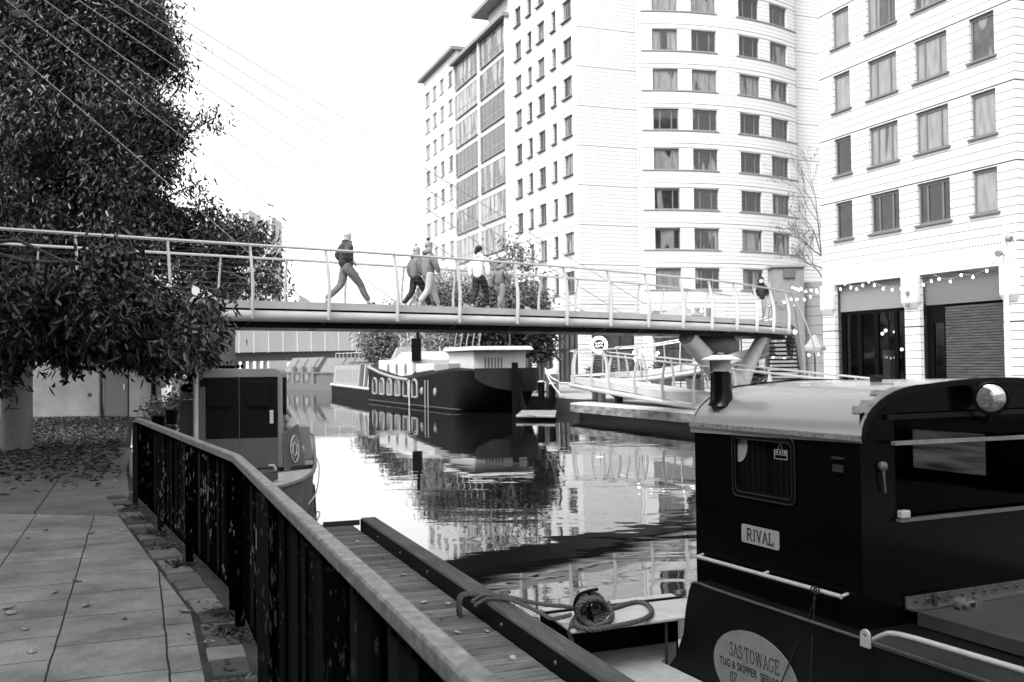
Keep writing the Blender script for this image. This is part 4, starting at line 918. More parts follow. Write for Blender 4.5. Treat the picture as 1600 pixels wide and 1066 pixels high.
# side window
def rrect(s0, s1, z0, z1, r, n=6):
    out = []
    for cx, cz, a0_ in ((s1 - r, z1 - r, 0), (s0 + r, z1 - r, 90), (s0 + r, z0 + r, 180), (s1 - r, z0 + r, 270)):
        for i in range(n + 1): a = R(a0_ + 90 * i / n); out.append((cx + r * math.cos(a), cz + r * math.sin(a)))
    return out
g = MB(); A = rrect(ws0 - .02, ws1 + .02, wz0 - .02, wz1 + .02, .05); B_ = rrect(ws0 + .012, ws1 - .012, wz0 + .012, wz1 - .012, .04)
nA = len(A)
for t in (-.012,):
    vs = [T_(s, t, z) for s, z in A] + [T_(s, t, z) for s, z in B_] + [T_(s, .002, z) for s, z in A] + [T_(s, .02, z) for s, z in B_]
    fs = []
    for i in range(nA):
        j = (i + 1) % nA; fs += [(i, j, nA + j, nA + i), (i, j, 2 * nA + j, 2 * nA + i), (nA + i, nA + j, 3 * nA + j, 3 * nA + i)]
    g.add(vs, fs)
wf = g.build('window', M['blackgloss'], tg)
g = MB(); g.tube([T_(s, -.012, z) for s, z in A] + [T_(A[0][0], -.012, A[0][1])], .004, 5, False); g.tube([T_(s, -.012, z) for s, z in B_] + [T_(B_[0][0], -.012, B_[0][1])], .003, 5, False); g.build('window_trim', mat('worn_window_trim', .012, .4, .15), wf)
g = MB(); g.add([T_(s, .018, z) for s, z in B_], [tuple(range(nA))]); g.build('pane', mat('dark_cabin_glass', .003, .03, .1), wf)
# pale quarter disc painted as a light reflection in the pane, and the little emblem sticker
g = MB(); cx, cz = ws1 - .012, wz1 - .055; rr = .12
pts = [(cx, cz + .04)] + [(cx, cz - rr)] + [(cx - rr * .85 * math.sin(a), cz - rr * math.cos(a)) for a in [R(x) for x in (15, 30, 45, 60, 75, 90)]] + [(cx - rr * .85, cz + .04)]
g.add([T_(s, .014, z) for s, z in pts], [tuple(range(len(pts)))]); g.build('curtain', mat('pale_window_blind', .17, .6, .2, .3, 8), wf)
def strokes(g, polys, fmap, w):
    for pl in polys:
        for (a, b_) in zip(pl, pl[1:]):
            a = V((a[0], a[1], 0)); b2 = V((b_[0], b_[1], 0)); d = (b2 - a)
            if d.length < 1e-6: continue
            n_ = V((-d.y, d.x, 0)).normalized() * w / 2; e = d.normalized() * w * .3
            g.add([fmap(p.x, p.y) for p in (a - n_ - e, b2 - n_ + e, b2 + n_ + e, a + n_ - e)], [(0, 1, 2, 3)])
s1_, z1_ = side(1208, 700); s2_, z2_ = side(1228, 719); sw = s2_ - s1_
def stk(x, y): return T_(s1_ + sw * x, .010, z2_ + (z1_ - z2_) * y)
g = MB(); strokes(g, [[(0, 0), (1, 0), (1, .85), (0, .85), (0, 0)], [(0, .40), (1, .40)], [(.12, .5), (.12, .78), (.26, .5), (.26, .78)], [(.4, .5), (.46, .78), (.54, .5)], [(.66, .5), (.66, .78)], [(.78, .5), (.78, .78), (.9, .5), (.9, .78)], [(.33, .95), (.38, 1.3), (.5, 1.45), (.6, 1.3), (.62, .95)]], stk, .05); g.build('emblem', mat('emblem_white', .25, .5), wf)
# name board
s1_, z1_ = side(1160, 818); s2_, z2_ = side(1218, 826); zb = side(1160, 846)[1]; NBs = (s1_, s2_); hz = z1_ - zb
nbr = rrect(min(NBs), max(NBs), zb, z1_, .012, 3)
g = MB(); g.prism([T_(s, -.002, z) for s, z in nbr], TW * -.006); nb = g.build('name_board', mat('name_board_cream', .19, .6, .2, .08, 12), tg)
GL = {'R': [[(.1, 0), (.1, 1)], [(.1, 1), (.34, 1), (.46, .9), (.48, .76), (.44, .6), (.32, .5), (.1, .5)], [(.28, .5), (.54, 0)], [(0, 0), (.2, 0)], [(0, 1), (.2, 1)], [(.5, 0), (.62, 0)]],
 'I': [[(.15, 0), (.15, 1)], [(.04, 0), (.26, 0)], [(.04, 1), (.26, 1)]],
 'V': [[(.08, 1), (.3, 0)], [(.3, 0), (.5, 1)], [(0, 1), (.18, 1)], [(.4, 1), (.6, 1)]],
 'A': [[(.08, 0), (.3, 1)], [(.3, 1), (.54, 0)], [(.15, .36), (.45, .36)], [(0, 0), (.17, 0)], [(.44, 0), (.63, 0)]],
 'L': [[(.1, 0), (.1, 1)], [(0, 1), (.2, 1)], [(0, 0), (.45, 0), (.47, .22)]],
 'S': [[(.42, .78), (.42, .96)], [(.42, .84), (.34, .97), (.22, 1), (.1, .94), (.05, .78), (.12, .62), (.3, .48), (.42, .34), (.42, .16), (.33, .03), (.2, 0), (.08, .06), (.03, .2)], [(.03, .04), (.03, .24)]],
 'T': [[(.28, 0), (.28, 1)], [(.02, .82), (.02, 1), (.54, 1), (.54, .82)], [(.17, 0), (.39, 0)]],
 'O': [[(.3 + .26 * math.sin(R(a)), .5 + .5 * math.cos(R(a))) for a in range(0, 361, 24)]],
 'W': [[(.08, 1), (.24, 0)], [(.24, 0), (.42, 1)], [(.42, 1), (.6, 0)], [(.6, 0), (.76, 1)], [(0, 1), (.18, 1)], [(.33, 1), (.5, 1)], [(.68, 1), (.84, 1)]],
 'G': [[(.5, .78), (.5, .97)], [(.5, .84), (.4, .98), (.28, 1), (.13, .92), (.04, .7), (.03, .4), (.1, .13), (.25, 0), (.4, .03), (.5, .14), (.5, .4)], [(.36, .42), (.6, .42)]],
 'E': [[(.1, 0), (.1, 1)], [(0, 0), (.46, 0), (.48, .2)], [(0, 1), (.44, 1), (.45, .82)], [(.1, .52), (.34, .52)], [(.34, .42), (.34, .62)]]}
ADV = {'R': .68, 'I': .36, 'V': .66, 'A': .68, 'L': .56, 'S': .54, 'T': .64, 'O': .68, 'W': .92, 'G': .70, 'E': .60, ' ': .35}
def serif(word, fmap, x0, x1, z0, z1, w):
    tot = sum(ADV[c] for c in word) - .08; x = 0; g = MB(); k = (x1 - x0) / tot
    for c in word:
        for pl in GL.get(c, []): 
            big = abs(pl[0][0] - pl[-1][0]) > .01 and len(pl) == 2 and pl[0][1] == pl[-1][1]
            strokes(g, [[(x0 + (x + a) * k, z0 + b_ * (z1 - z0)) for a, b_ in pl]], fmap, w * (.5 if big else 1))
        x += ADV[c]
    return g
ink = mat('sign_ink', .008, .5)
sx0, sx1 = max(NBs), min(NBs)
g = serif('RIVAL', lambda a, z: T_(sx0 + (sx1 - sx0) * a, -.0095, z), .15, .86, zb + hz * .2, zb + hz * .8, .0)  if False else None
wS = abs(sx1 - sx0)
g = serif('RIVAL', lambda a, z: T_(sx0 - a, -.0095, z), wS * .15, wS * .86, zb + hz * .2, zb + hz * .80, .011); g.build('lettering', ink, nb)
# grab rails
g = MB(); (sa, za), (sb, zb2) = side(1090, 870, -.05), side(1315, 933, -.05); zz_ = (za + zb2) / 2; print('rail', sa, za, sb, zb2)
g.tube([T_(sa, -.05, za), T_((sa + sb) / 2, -.05, zz_), T_(sb, -.05, zb2)], .014, 10)
for k in (.0, .5, 1.0): g.tube([T_(sa + (sb - sa) * k, -.05, za + (zb2 - za) * k + .003), T_(sa + (sb - sa) * k, .0, za + (zb2 - za) * k + .012)], .010, 6)
g.build('grab_rail', M['whitepaint'], tg, True)
# vents, clamps
def sbox(x, y, w_, h_, name, m_, t=-.012):
    s, z = side(x, y); g = MB(); g.obox(T_(s, t, z), TL * w_, TW * .012, ZU * h_); return g.build(name, M[m_], tg, bevel=.003)
s, z = side(1312, 724); g = MB(); g.obox(T_(s, -.01, z + .03), TL * .045, TW * .01, ZU * .006); g.obox(T_(s, -.012, z - .03), TL * .04, TW * .008, ZU * .02); g.build('vent_cover', M['dark'], tg)
t_, z = endf(1377, 745); g = MB(); g.lathe([(.03, 0), (.03, .02), (.018, .03)], T_(-.005, t_, z + .06), 12, -TL); g.tube([T_(-.02, t_, z + .05), T_(-.03, t_ - .01, z), T_(-.02, t_ + .01, z - .09)], .007, 6); g.build('window_clamp', mat('tarnished_steel', .04, .35, .5, .3, 30), tg, True)
def grimy():
    m = bpy.data.materials.new('grimy_cabin_glass'); m.use_nodes = True; n = m.node_tree.nodes; L = m.node_tree.links; n.remove(n['Principled BSDF'])
    tc = n.new('ShaderNodeTexCoord'); mp = n.new('ShaderNodeMapping'); mp.inputs['Rotation'].default_value = (0, .25, 0); mp.inputs['Scale'].default_value = (1.5, 1.5, 16); L.new(tc.outputs['Object'], mp.inputs[0])
    no = n.new('ShaderNodeTexNoise'); no.inputs['Scale'].default_value = 1.2; no.inputs['Detail'].default_value = 4; L.new(mp.outputs[0], no.inputs['Vector'])
    mr = n.new('ShaderNodeMapRange'); mr.inputs[1].default_value = .35; mr.inputs[2].default_value = .65; mr.inputs[3].default_value = .03; mr.inputs[4].default_value = .15; L.new(no.outputs[0], mr.inputs[0])
    t = n.new('ShaderNodeBsdfTranslucent'); L.new(mr.outputs[0], t.inputs[0]); L.new(t.outputs[0], n['Material Output'].inputs[0]); return m
# window rods and sill on the end wall
(t0_, z0_), (t1_, z1_) = endf(1396, 693, -.06), endf(1600, 683, -.06); g = MB(); g.beam(T_(-.06, t0_, z0_), T_(-.06, WID - .1, z0_ + (z1_ - z0_) * (WID - .1 - t0_) / (t1_ - t0_)), .035, .022); g.build('window_rail', mat('worn_rail_timber', .10, .5, .4, .4, 20), tg)
(t0_, z0_) = endf(1404, 814, -.02); g = MB(); g.beam(T_(-.02, t0_, z0_), T_(-.02, WID - .1, z0_), .04, .016); g.build('sill', mat('worn_sill', .05, .5, .4, .4, 20), tg)
g = MB(); (t2_, z2_) = endf(1411, 802, -.005); g.obox(T_(-.012, t2_, z2_ - .005), TL * .02, TW * .035, ZU * .022); g.build('sill_block', M['whitepaint'], tg, bevel=.006)
g = MB(); (t0_, z0_) = endf(1395, 652, -.015); g.beam(T_(-.012, t0_ - .05, z0_), T_(-.012, WID - .1, z0_), .02, .03); g.build('head_trim', M['blackgloss'], tg)
g = MB(); g.add([T_(.04, op[0], op[2]), T_(.04, op[1], op[2]), T_(.04, op[1], op[3]), T_(.04, op[0], op[3])], [(0, 1, 2, 3)]); g.build('pane', thin_glass('cabin_window_glass', .6, .02, 1.10), tg)
g = MB(); g.add([T_(.88, WID - .015, .84), T_(1.58, WID - .015, .84), T_(1.58, WID - .015, 1.15), T_(.88, WID - .015, 1.15)], [(0, 1, 2, 3)]); g.build('pane', grimy(), tg)
# headlamp on the roof end
t_, z = endf(1553, 622, -.16); c = T_(-.14, t_, z); ax = (-TL * .92 - TW * .42 ).normalized(); ax = (V((-.25, -1, -.08))).normalized()
g = MB(); g.lathe([(.01, -.12), (.05, -.115), (.085, -.06), (.098, 0), (.102, .012), (.094, .018), (.09, .012)], c, 28, ax); hl = g.build('headlamp', M['black'], tg, True)
g = MB(); g.lathe([(.091, .006), (.07, .02), (.04, .03), (.001, .034)], c, 28, ax)
ml = mat('lamp_reflector_glass', .35, .06, .8, .5, 22, .003, 40, metal=.85); g.build('lens', ml, hl, True)
g = MB(); g.tube([c - ax * .07 - ZU * .05, c - ax * .07 - ZU * .14, T_(.0, t_ + .02, z - .13)], .014, 8); g.build('lamp_bracket', M['black'], hl)
# chimney
cc = U(1127, 610, 7.05); s_c = (cc - TN).dot(TL); t_c = (cc - TN).dot(TW); zc0 = 1.40; cb = V((cc.x, cc.y, 0)); print('chim', s_c, t_c)
g = MB(); g.lathe([(.10, zc0), (.082, zc0 + .03), (.076, zc0 + .10), (.074, 1.635)], cb, 24); ch = g.build('chimney', M['blackgloss'], tg, True)
dz = lambda y: 1.72 - (y - 564) * 7.05 / F
g = MB(); g.lathe([(.058, 1.6), (.060, dz(553)), (.06, dz(553) - .01)], cb, 24); g.build('flue', M['black'], ch, True)
g = MB()
for i in range(13):
    a0_, a1_ = R(150 + 13 * i), R(150 + 13 * (i + 1)); r_ = .0795
    p = [cb + V((r_ * math.cos(a), r_ * math.sin(a), z)) for a in (a0_, a1_) for z in (dz(581), dz(562.5))]; g.add(p, [(0, 2, 3, 1)])
g.build('white_band', M['whitepaint'], ch, True)
g = MB(); g.lathe([(.138, dz(563.5)), (.14, dz(562)), (.05, dz(554.5)), (.02, dz(552.4)), (.001, dz(552.2))], cb, 30); g.build('cowl', mat('pale_cowl', .5, .4, .4, .1, 8), ch, True)
g = MB(); a = cb + V((-.085, -.06, dz(563))); g.tube([a, cb + V((-.075, -.03, 1.64))], .004, 5); g.build('cowl_stay', M['dark'], ch)
# hull
HT = -.12; HZ = .165; s_far = side(1080, 906, HT)[0]
(_, hz1), (_, hz2) = side(1085, 910, HT), side(1340, 1000, HT); print('hull', s_far, hz1, hz2)
pf = [(-3.2, .155), (s_far - .25, HZ), (s_far - .06, HZ + .006), (s_far, HZ - .02), (s_far + .03, HZ - .07)]
for x, y in ((1071, 955), (1068, 990), (1055, 1028), (1032, 1062)): pf.append(side(x, y, HT))
ls, lz = pf[-1]; pf += [(ls + .2, lz - .12), (ls + .45, WZ - .1), (-3.2, WZ - .3)]
g = MB(); g.prism([T_(s, HT, z) for s, z in pf], TW * (WID + .24)); hu = g.build('hull', M['hullblack'], tg)
top = pf[:5] ; g = MB(); g.loft([[T_(s, HT - .012, z - .004), T_(s, HT + .004, z - .004), T_(s, HT + .004, z + .007), T_(s, HT - .012, z + .007)] for s, z in pf[:4]]); g.build('hull_edge', mat('scuffed_edge', .05, .6, .3, .6, 30), hu)
# company board, an ellipse on the hull
ec = side(1184, 1052, HT); el = side(1117, 1035, HT); er = side(1249, 1066, HT); et_ = side(1160, 985, HT)
ea = abs(el[0] - er[0]) / 2; es = (el[0] + er[0]) / 2; eh = ea * .62; ez = et_[1] - eh * .96; print('ellipse', es, ea, ez, eh)
g = MB(); g.prism([T_(es + ea * math.cos(R(a)), HT - .002, ez + eh * math.sin(R(a))) for a in range(0, 360, 6)], TW * -.006); bd_ = g.build('company_board', mat('company_board_cream', .13, .6, .2, .18, 10), tg)
def EB(x, z): return T_(es + ea - x, HT - .0095, z)
def bx(x, y): s, z = side(x, y, HT); return es + ea - s, z
xA, zA = bx(1142, 1022); xB, zB = bx(1220, 1056); zt_ = bx(1144, 1003)[1]
zA2 = (zA + zB) / 2; hh = (zt_ - zA)
xm = xA + (xB - xA) * .262; xn = xA + (xB - xA) * .315
g = serif('SAS', EB, xA, xm, zA2, zA2 + hh, .0075); g.build('lettering', ink, bd_); g = serif('TOWAGE', EB, xn, xB, zA2, zA2 + hh, .0075); g.build('lettering', ink, bd_)
def bfont(text, fmap, x0, x1, z0, z1, bold=.012):
    cu = bpy.data.curves.new('lettering', 'FONT'); cu.body = text; cu.offset = bold; ob = bpy.data.objects.new('lettering', cu); COL.objects.link(ob)
    dg = bpy.context.evaluated_depsgraph_get(); me = bpy.data.meshes.new_from_object(ob.evaluated_get(dg)); vs = [v.co.copy() for v in me.vertices]; fs = [tuple(p.vertices) for p in me.polygons]
    bpy.data.objects.remove(ob); xa = min(v.x for v in vs); xb = max(v.x for v in vs); ya = min(v.y for v in vs); yb = max(v.y for v in vs)
    g = MB(); g.add([fmap(x0 + (v.x - xa) / (xb - xa) * (x1 - x0), z0 + (v.y - ya) / (yb - ya) * (z1 - z0)) for v in vs], fs); return g
xC, zC = bx(1126, 1035); xD = xC + (xB - xA) * 1.33; hs = hh * .62; zC = zA2 - hs * 1.62
g = bfont('TUG & SKIPPER  SERVICES', EB, xC, xD, zC, zC + hs, .02); g.build('lettering', ink, bd_)
g = bfont('07', EB, xA - .0, xA + .075, zC - hh * 1.05, zC - hh * .25, .0); g.build('lettering', ink, bd_)
# lanyard tied to the grab rail
pk_ = side(1274, 922, -.085); p0 = T_(pk_[0], -.088, pk_[1])
g = MB()
for o_ in (-.012, .012): g.tube([p0 + TL * o_ + TW * (.018 * math.cos(a)) * 1.2 + ZU * .02 * math.sin(a) for a in [R(x) for x in range(0, 361, 30)]], .005, 6, False)
e1_ = side(1222, 1064, HT - .03); e2_ = side(1266, 1066, HT - .03)
g.tube([p0 - ZU * .02, p0 - ZU * .06, T_(e1_[0], HT - .03, e1_[1]), T_(e1_[0] + .03, HT - .03, e1_[1] - .2)], .0042, 6); g.tube([p0 - ZU * .02, T_(e2_[0], HT - .03, e2_[1]), T_(e2_[0], HT - .03, e2_[1] - .2)], .0042, 6); g.ell(p0 - ZU * .055 - TW * .004, (.011, .011, .014), 8, 6)
solo(g, 'lanyard', mat('black_cord', .012, .8, .1), 'thin black cord knotted on the white grab rail of the nearest tug', 'rope', tuple(p0))
# bulwark, its white pipe capping and the eye plate
s_e, z_e = side(1357, 997, HT - .02); s_n, z_n = side(1600, 1047, -.10); print('bulwark', s_e, z_e, s_n, z_n)
cap = [(s_e + .0, .17), (s_e - .05, .20), (s_e - .12, .232), (s_e - .25, .245), (s_e - .5, .25), (s_n - .6, .262), (s_n - 2, .27)]
capc = spline([V((s, z, 0)) for s, z in cap], 5)
g = MB(); g.loft([[T_(p.x, -.105, p.y), T_(p.x, -.09, p.y), T_(p.x, -.115, HZ - .02), T_(p.x, -.13, HZ - .02)] for p in capc]); g.build('bulwark', mat('bulwark_grey_black', .02, .5, .3, .5, 4, .002, 9), tg)
g = MB(); g.tube([T_(p.x, -.10, p.y) for p in capc], .016, 10); g.build('capping_pipe', M['whitepaint'], tg, True)
g = MB(); q = T_(s_e + .02, HT - .03, z_e - .02); ring = []
pts = [(-.033, -.035), (.033, -.035), (.033, .03)] + [(.033 * math.cos(R(a)), .03 + .033 * math.sin(R(a))) for a in (20, 45, 70, 90, 110, 135, 160)] + [(-.033, .03)]
pin = [(.013 * math.cos(R(a)), .028 + .013 * math.sin(R(a))) for a in (225, 315, 0, 20, 45, 70, 90, 110, 135, 160, 180)]
k_ = len(pts); vs = [q + TL * -a + ZU * b_ for a, b_ in pts] + [q + TL * -a + ZU * b_ for a, b_ in pin]; vb = [v + TW * .016 for v in vs]; fs = []
for i in range(k_):
    j = (i + 1) % k_; fs += [(i, j, k_ + j, k_ + i), (2 * k_ + i, 2 * k_ + j, 3 * k_ + j, 3 * k_ + i), (i, j, 2 * k_ + j, 2 * k_ + i), (k_ + i, k_ + j, 3 * k_ + j, 3 * k_ + i)]
g.add(vs + vb, fs); g.build('eye_plate', M['whitepaint'], tg)
# riveted coaming strip and hatch cover in front of the end wall
t0_, z0_ = endf(1416, 942, -.012); zc_ = z0_; print('coaming', t0_, z0_)
g = MB(); g.obox(T_(-.01, (t0_ + 2.0) / 2, zc_ - .0), TW * (2.0 - t0_) / 2, TL * .006, ZU * .032); g.obox(T_(-.04, (t0_ + 2.0) / 2, zc_ - .035), TW * (2.0 - t0_) / 2, TL * .035, ZU * .005); co = g.build('coaming', mat('scuffed_coaming', .035, .35, .5, .6, 16, .001, 50), tg)
for i in range(14):
    g = MB(); g.lathe([(.012, 0), (.010, .006), (.003, .010)], T_(-.016, t0_ + .07 + i * .095, zc_ + .004), 8, -TL); g.build('rivet', M['dark'], co, True)
g = MB(); g.hexa([T_(-1.9, t0_ + .02, zc_ - .12), T_(-1.9, 2, zc_ - .12), T_(-.076, 2, zc_ - .12), T_(-.076, t0_ + .02, zc_ - .12), T_(-1.9, t0_ + .02, zc_ - .05), T_(-1.9, 2, zc_ - .05), T_(-.076, 2, zc_ - .042), T_(-.076, t0_ + .02, zc_ - .042)]); g.build('hatch_cover', mat('dusty_hatch_cover', .022, .5, .4, .35, 3, .001, 30), tg)
g = MB(); tt, zt2 = endf(1497, 965, -.12); c = T_(-.14, tt, zc_ - .012); g.lathe([(.038, -.02), (.042, 0), (.038, .02), (.02, .024), (.018, .05), (.003, .055)], c, 18, -TL); g.tube([c, c + TW * .12], .012, 8); g.obox(c + TW * .14, TW * .03, TL * .012, ZU * .03); g.build('hatch_lock', mat('dull_steel_lock', .05, .3, .5, .4, 30), tg, True)
tt2 = endf(1461, 945, -.05)[0]; g = MB(); c = T_(-.05, tt2, zc_ - .01); g.obox(c, TW * .014, TL * .012, ZU * .05); g.build('hasp', M['dark'], tg, bevel=.006)
g = MB(); g.box(0, 0, 0, 0, 0, 0); g = MB(); g.obox(T_(.6, .5, .02), TL * 3.5, TW * .6, ZU * .01)
g = MB(); g.add([T_(-3.2, HT + .02, .06), T_(0, HT + .02, .06), T_(0, WID, .06), T_(-3.2, WID, .06)], [(0, 1, 2, 3)]); g.build('well_deck', M['black'], tg)

# ================================================================== OPEN WORK PUNT with bollard and rope
pw = thing('work_punt', 'low flat punt with a pale end deck and light floor between jetty and black tug', 'punt', tuple(T_(1.8, -1.0, WZ)))
pa_, pb_ = G(893, 986, -.16), G(1062, 965, -.16); pd = (pb_ - pa_); pd.z = 0; pl = pd.length; pd.normalize(); pn = V((-pd.y, pd.x, 0))
M['punt'] = mat('pale_punt_deck', .28, .7, .2, .2, 6, .002, 60)
def PU(a, b_, z): return V((pa_.x, pa_.y, 0)) + pd * a + pn * b_ + ZU * z
pe = pl + .30
g = MB(); g.hexa([PU(0, 0, -.185), PU(pe, 0, -.185), PU(pe, .62, -.165), PU(0.03, .62, -.165), PU(0, 0, -.16), PU(pe, 0, -.16), PU(pe, .62, -.14), PU(0.03, .62, -.14)]); g.build('end_deck', M['punt'], pw, bevel=.008)
g = MB(); g.hexa([PU(.02, .52, -.6), PU(pe, .52, -.6), PU(pe, .6, -.9), PU(.02, .6, -.9), PU(.02, .52, -.188), PU(pe, .52, -.188), PU(pe, .6, -.188), PU(.02, .6, -.188)]); g.build('end_box', M['black'], pw)
g = MB(); g.obox(PU(pe / 2, .46, -.138), pd * pe / 2, pn * .012, ZU * .008); g.build('deck_seam', M['black'], pw)
g = MB(); g.prism([PU(0, -4.5, -.9), PU(0, .54, -.9), PU(pe, .54, -.9)] + [V((q.x, q.y, -.9)) for q in (T_(1.9, -.13, 0), T_(-1.2, -.13, 0))], ZU * .40); g.build('floor', mat('pale_dusty_floor', .26, .8, .2, .18, 14, .001, 90), pw)
g = MB(); q = PU(pl - .08, .06, -.36); g.beam(q - ZU * .2, q + ZU * .17, .02, .02); g.build('stanchion', M['dark'], pw)
# hook bollard
hb = G(924, 975, -.145); up = dz2 = None
hk = [hb, hb + ZU * .20]
g = MB(); hh_ = 6.95 / F
def HP(x, y, o=0): return U(x, y, hb.y + o)
g.tube(spline([HP(926, 972), HP(921, 955), HP(902, 962) + ZU * .0, HP(899, 942), HP(906, 929), HP(920, 923.5), HP(935, 921)], 6), .011, 8)
g.tube([HP(921, 926), HP(921, 972)], .012, 8); g.build('mooring_hook', M['black'], pw, True)
# twisted rope
def rope(g, pts, r=.0095, n=10, pitch=.11):
    P_ = spline(pts, n); L_ = [0]
    for a, b_ in zip(P_, P_[1:]): L_.append(L_[-1] + (b_ - a).length)
    tot = L_[-1]; m_ = max(8, int(tot / .014)); Q_ = []; j = 0
    for i in range(m_ + 1):
        d = tot * i / m_
        while j < len(L_) - 2 and L_[j + 1] < d: j += 1
        f = (d - L_[j]) / max(1e-6, L_[j + 1] - L_[j]); Q_.append((P_[j].lerp(P_[j + 1], f), d))
    fr = []; a = None
    for i in range(len(Q_)):
        t_ = (Q_[min(i + 1, len(Q_) - 1)][0] - Q_[max(i - 1, 0)][0]).normalized()
        a = t_.cross(V((.3, .2, 1))).normalized() if a is None else (a - t_ * a.dot(t_)).normalized()
        fr.append((a.copy(), t_.cross(a)))
    for k in range(3):
        g.tube([q + (u * math.cos(2 * math.pi * (d / pitch + k / 3)) + v * math.sin(2 * math.pi * (d / pitch + k / 3))) * r * .85 for (q, d), (u, v) in zip(Q_, fr)], r * .98, 5)
g = MB(); zb_ = zt + .02
def RB(x, y, o=0.0): return U(x, y, hb.y + o)
wr = BL(7.75)
def onbeam(x, y): return G(x, y, zt + .016)
for dx in (0, .055):
    c = bd * dx; w_ = onbeam(742, 930) + c
    rope(g, [w_ + bs * .04 + c * .2, w_ - bs * .10 + ZU * .0, w_ - bs * .125 - ZU * .10, w_ - bs * .10 - ZU * .20 + bd * .03])
rope(g, [onbeam(738, 940), onbeam(757, 931), onbeam(790, 934) + ZU * .01, RB(840, 943, .35), RB(885, 948, .1), RB(905, 950)])
rope(g, [onbeam(742, 946), onbeam(765, 936), onbeam(800, 940) + ZU * .01, RB(845, 958, .2), RB(862, 967, .05), RB(893, 961)])
cc_ = RB(924, 951)
ex = V((1, .25, 0)).normalized(); ey = V((0, -.35, 1)).normalized(); ez_ = ex.cross(ey)
for i, (r_, o_) in enumerate(((.115, -.03), (.105, .0), (.095, .03), (.075, .05), (.058, .01), (.04, .045), (.11, .055))):
    rope(g, [cc_ + ez_ * -o_ + ex * r_ * math.cos(R(a + 40 * i)) * (1 + .06 * math.sin(a + i)) + ey * r_ * .82 * math.sin(R(a + 40 * i)) for a in range(0, 361, 30)], .0105, 5)
def DK(x, y): return G(x, y, -.13)
rope(g, [DK(905, 962), DK(900, 975), DK(920, 984), DK(960, 979), DK(1000, 970), DK(1015, 962), DK(1018, 953), DK(1010, 944), DK(996, 941), DK(980, 944), DK(955, 951), DK(938, 955)], .0115)
rope(g, [DK(950, 942), DK(956, 960), DK(950, 972), DK(930, 978), DK(905, 968)], .0115)
rope(g, [DK(900, 962), RB(893, 975, -.06), RB(890, 990, -.07), RB(894, 1003, -.05)], .009)
solo(g, 'mooring_rope', M['rope'], 'coiled three strand rope tying the punt hook to the jetty timber', 'rope', tuple(cc_), smooth=True)

# ================================================================== MOORED WORKBOAT behind the railing (left)
WL = V((-.2, .98, 0)).normalized(); WWd = V((WL.y, -WL.x, 0)); WO = V((-4.47, 16.3, 0))
def B_P(a, c, z): return WO + WL * a + WWd * c + ZU * z            # a away from us, c to the right
wb = thing('workboat', 'grey moored workboat with dark double cabin doors behind the railing', 'boat', tuple(B_P(3, 0, WZ)))
mg = mat('boat_grey_paint', .06, .5, .35, .1, 6); md = mat('boat_dark_grey', .005, .5, .06, .15, 8); mpale = mat('boat_pale_roof', .16, .5, .3, .1, 5); mdk = mat('dirty_pale_deck', .24, .7, .2, .4, 7, .003, 30)
hw = 1.2
plan = [(-3.0, 0), (-2.85, .38), (-2.4, .75), (-1.7, 1.0), (-.6, 1.16), (.8, 1.2), (8, 1.2), (11, .7), (12, 0)]
outl = [(a, c) for a, c in plan] + [(a, -c) for a, c in reversed(plan[1:-1])]
def ringz(z, k): return [B_P(a if k == 1 else a * (1 - .02 * (1 - k)), c * k, z) for a, c in outl]
g = MB(); g.loft([ringz(WZ - .3, .88), ringz(WZ + .05, .95), ringz(-.02, 1.0)]); g.build('hull', mat('hull_grey', .06, .55, .3, .4, 4, .003, 10), wb)
g = MB(); g.add(ringz(-.015, .99), [tuple(range(len(outl)))]); g.build('deck', mdk, wb)
rb_ = ringz(.02, 1.01); g = MB(); g.tube(rb_ + [rb_[0]], .03, 6, False); g.build('gunwale', mg, wb, True)
cx0, cx1 = (U(303, 660, 16.3) - WO).dot(WWd), (U(441, 660, 16.3) - WO).dot(WWd); zt_b = U(375, 577, 16.3).z; zsp = U(375, 685, 16.3).z; print('workboat', cx0, cx1, zt_b, zsp)
pr_ = [(cx0, -.012), (cx1, -.012)] + [(cx1, zt_b - .14)] + [(cx1 - .14 + .14 * math.cos(R(a)), zt_b - .14 + .14 * math.sin(R(a))) for a in (20, 45, 70, 90)] + [(cx0 + .1 + .1 * math.cos(R(a)), zt_b - .1 + .1 * math.sin(R(a))) for a in (90, 120, 150, 180)]
g = MB(); g.prism([B_P(0, c, z) for c, z in pr_], WL * 3.4); cb_ = g.build('cabin', mpale, wb)
mx_ = (cx0 + cx1) / 2 + .02; ins = .07
g = MB(); d0, d1 = cx0 + .11, cx1 - .075
def pan(g, c0, c1, z0, z1, d=-.02, th=.022): g.hexa([B_P(d, c0, z0), B_P(d, c1, z0), B_P(d + th, c1, z0), B_P(d + th, c0, z0), B_P(d, c0, z1), B_P(d, c1, z1), B_P(d + th, c1, z1), B_P(d + th, c0, z1)])
for c0, c1 in ((d0, mx_ - .006), (mx_ + .006, d1)):
    g = MB(); pan(g, c0, c1, zsp, zt_b - .13); dr = g.build('door', md, cb_); g = MB(); pan(g, c0, c1, .02, zsp - .003); g.build('door', mg, cb_)
    g = MB(); pan(g, c0 + .1, c1 - .12, zsp + .52, zt_b - .2, -.045, .024); g.build('door_hatch', md, cb_, bevel=.01)
    g = MB(); pan(g, c0 + .12, c0 + .27, zsp + .49, zsp + .51, -.05, .03); pan(g, c1 - .3, c1 - .15, zsp + .49, zsp + .51, -.05, .03); g.build('hatch_hinge', M['black'], cb_)
g = MB(); pan(g, cx0 + .0, cx1, .0, .06, -.03, .028); g.build('threshold', M['dark'], cb_)
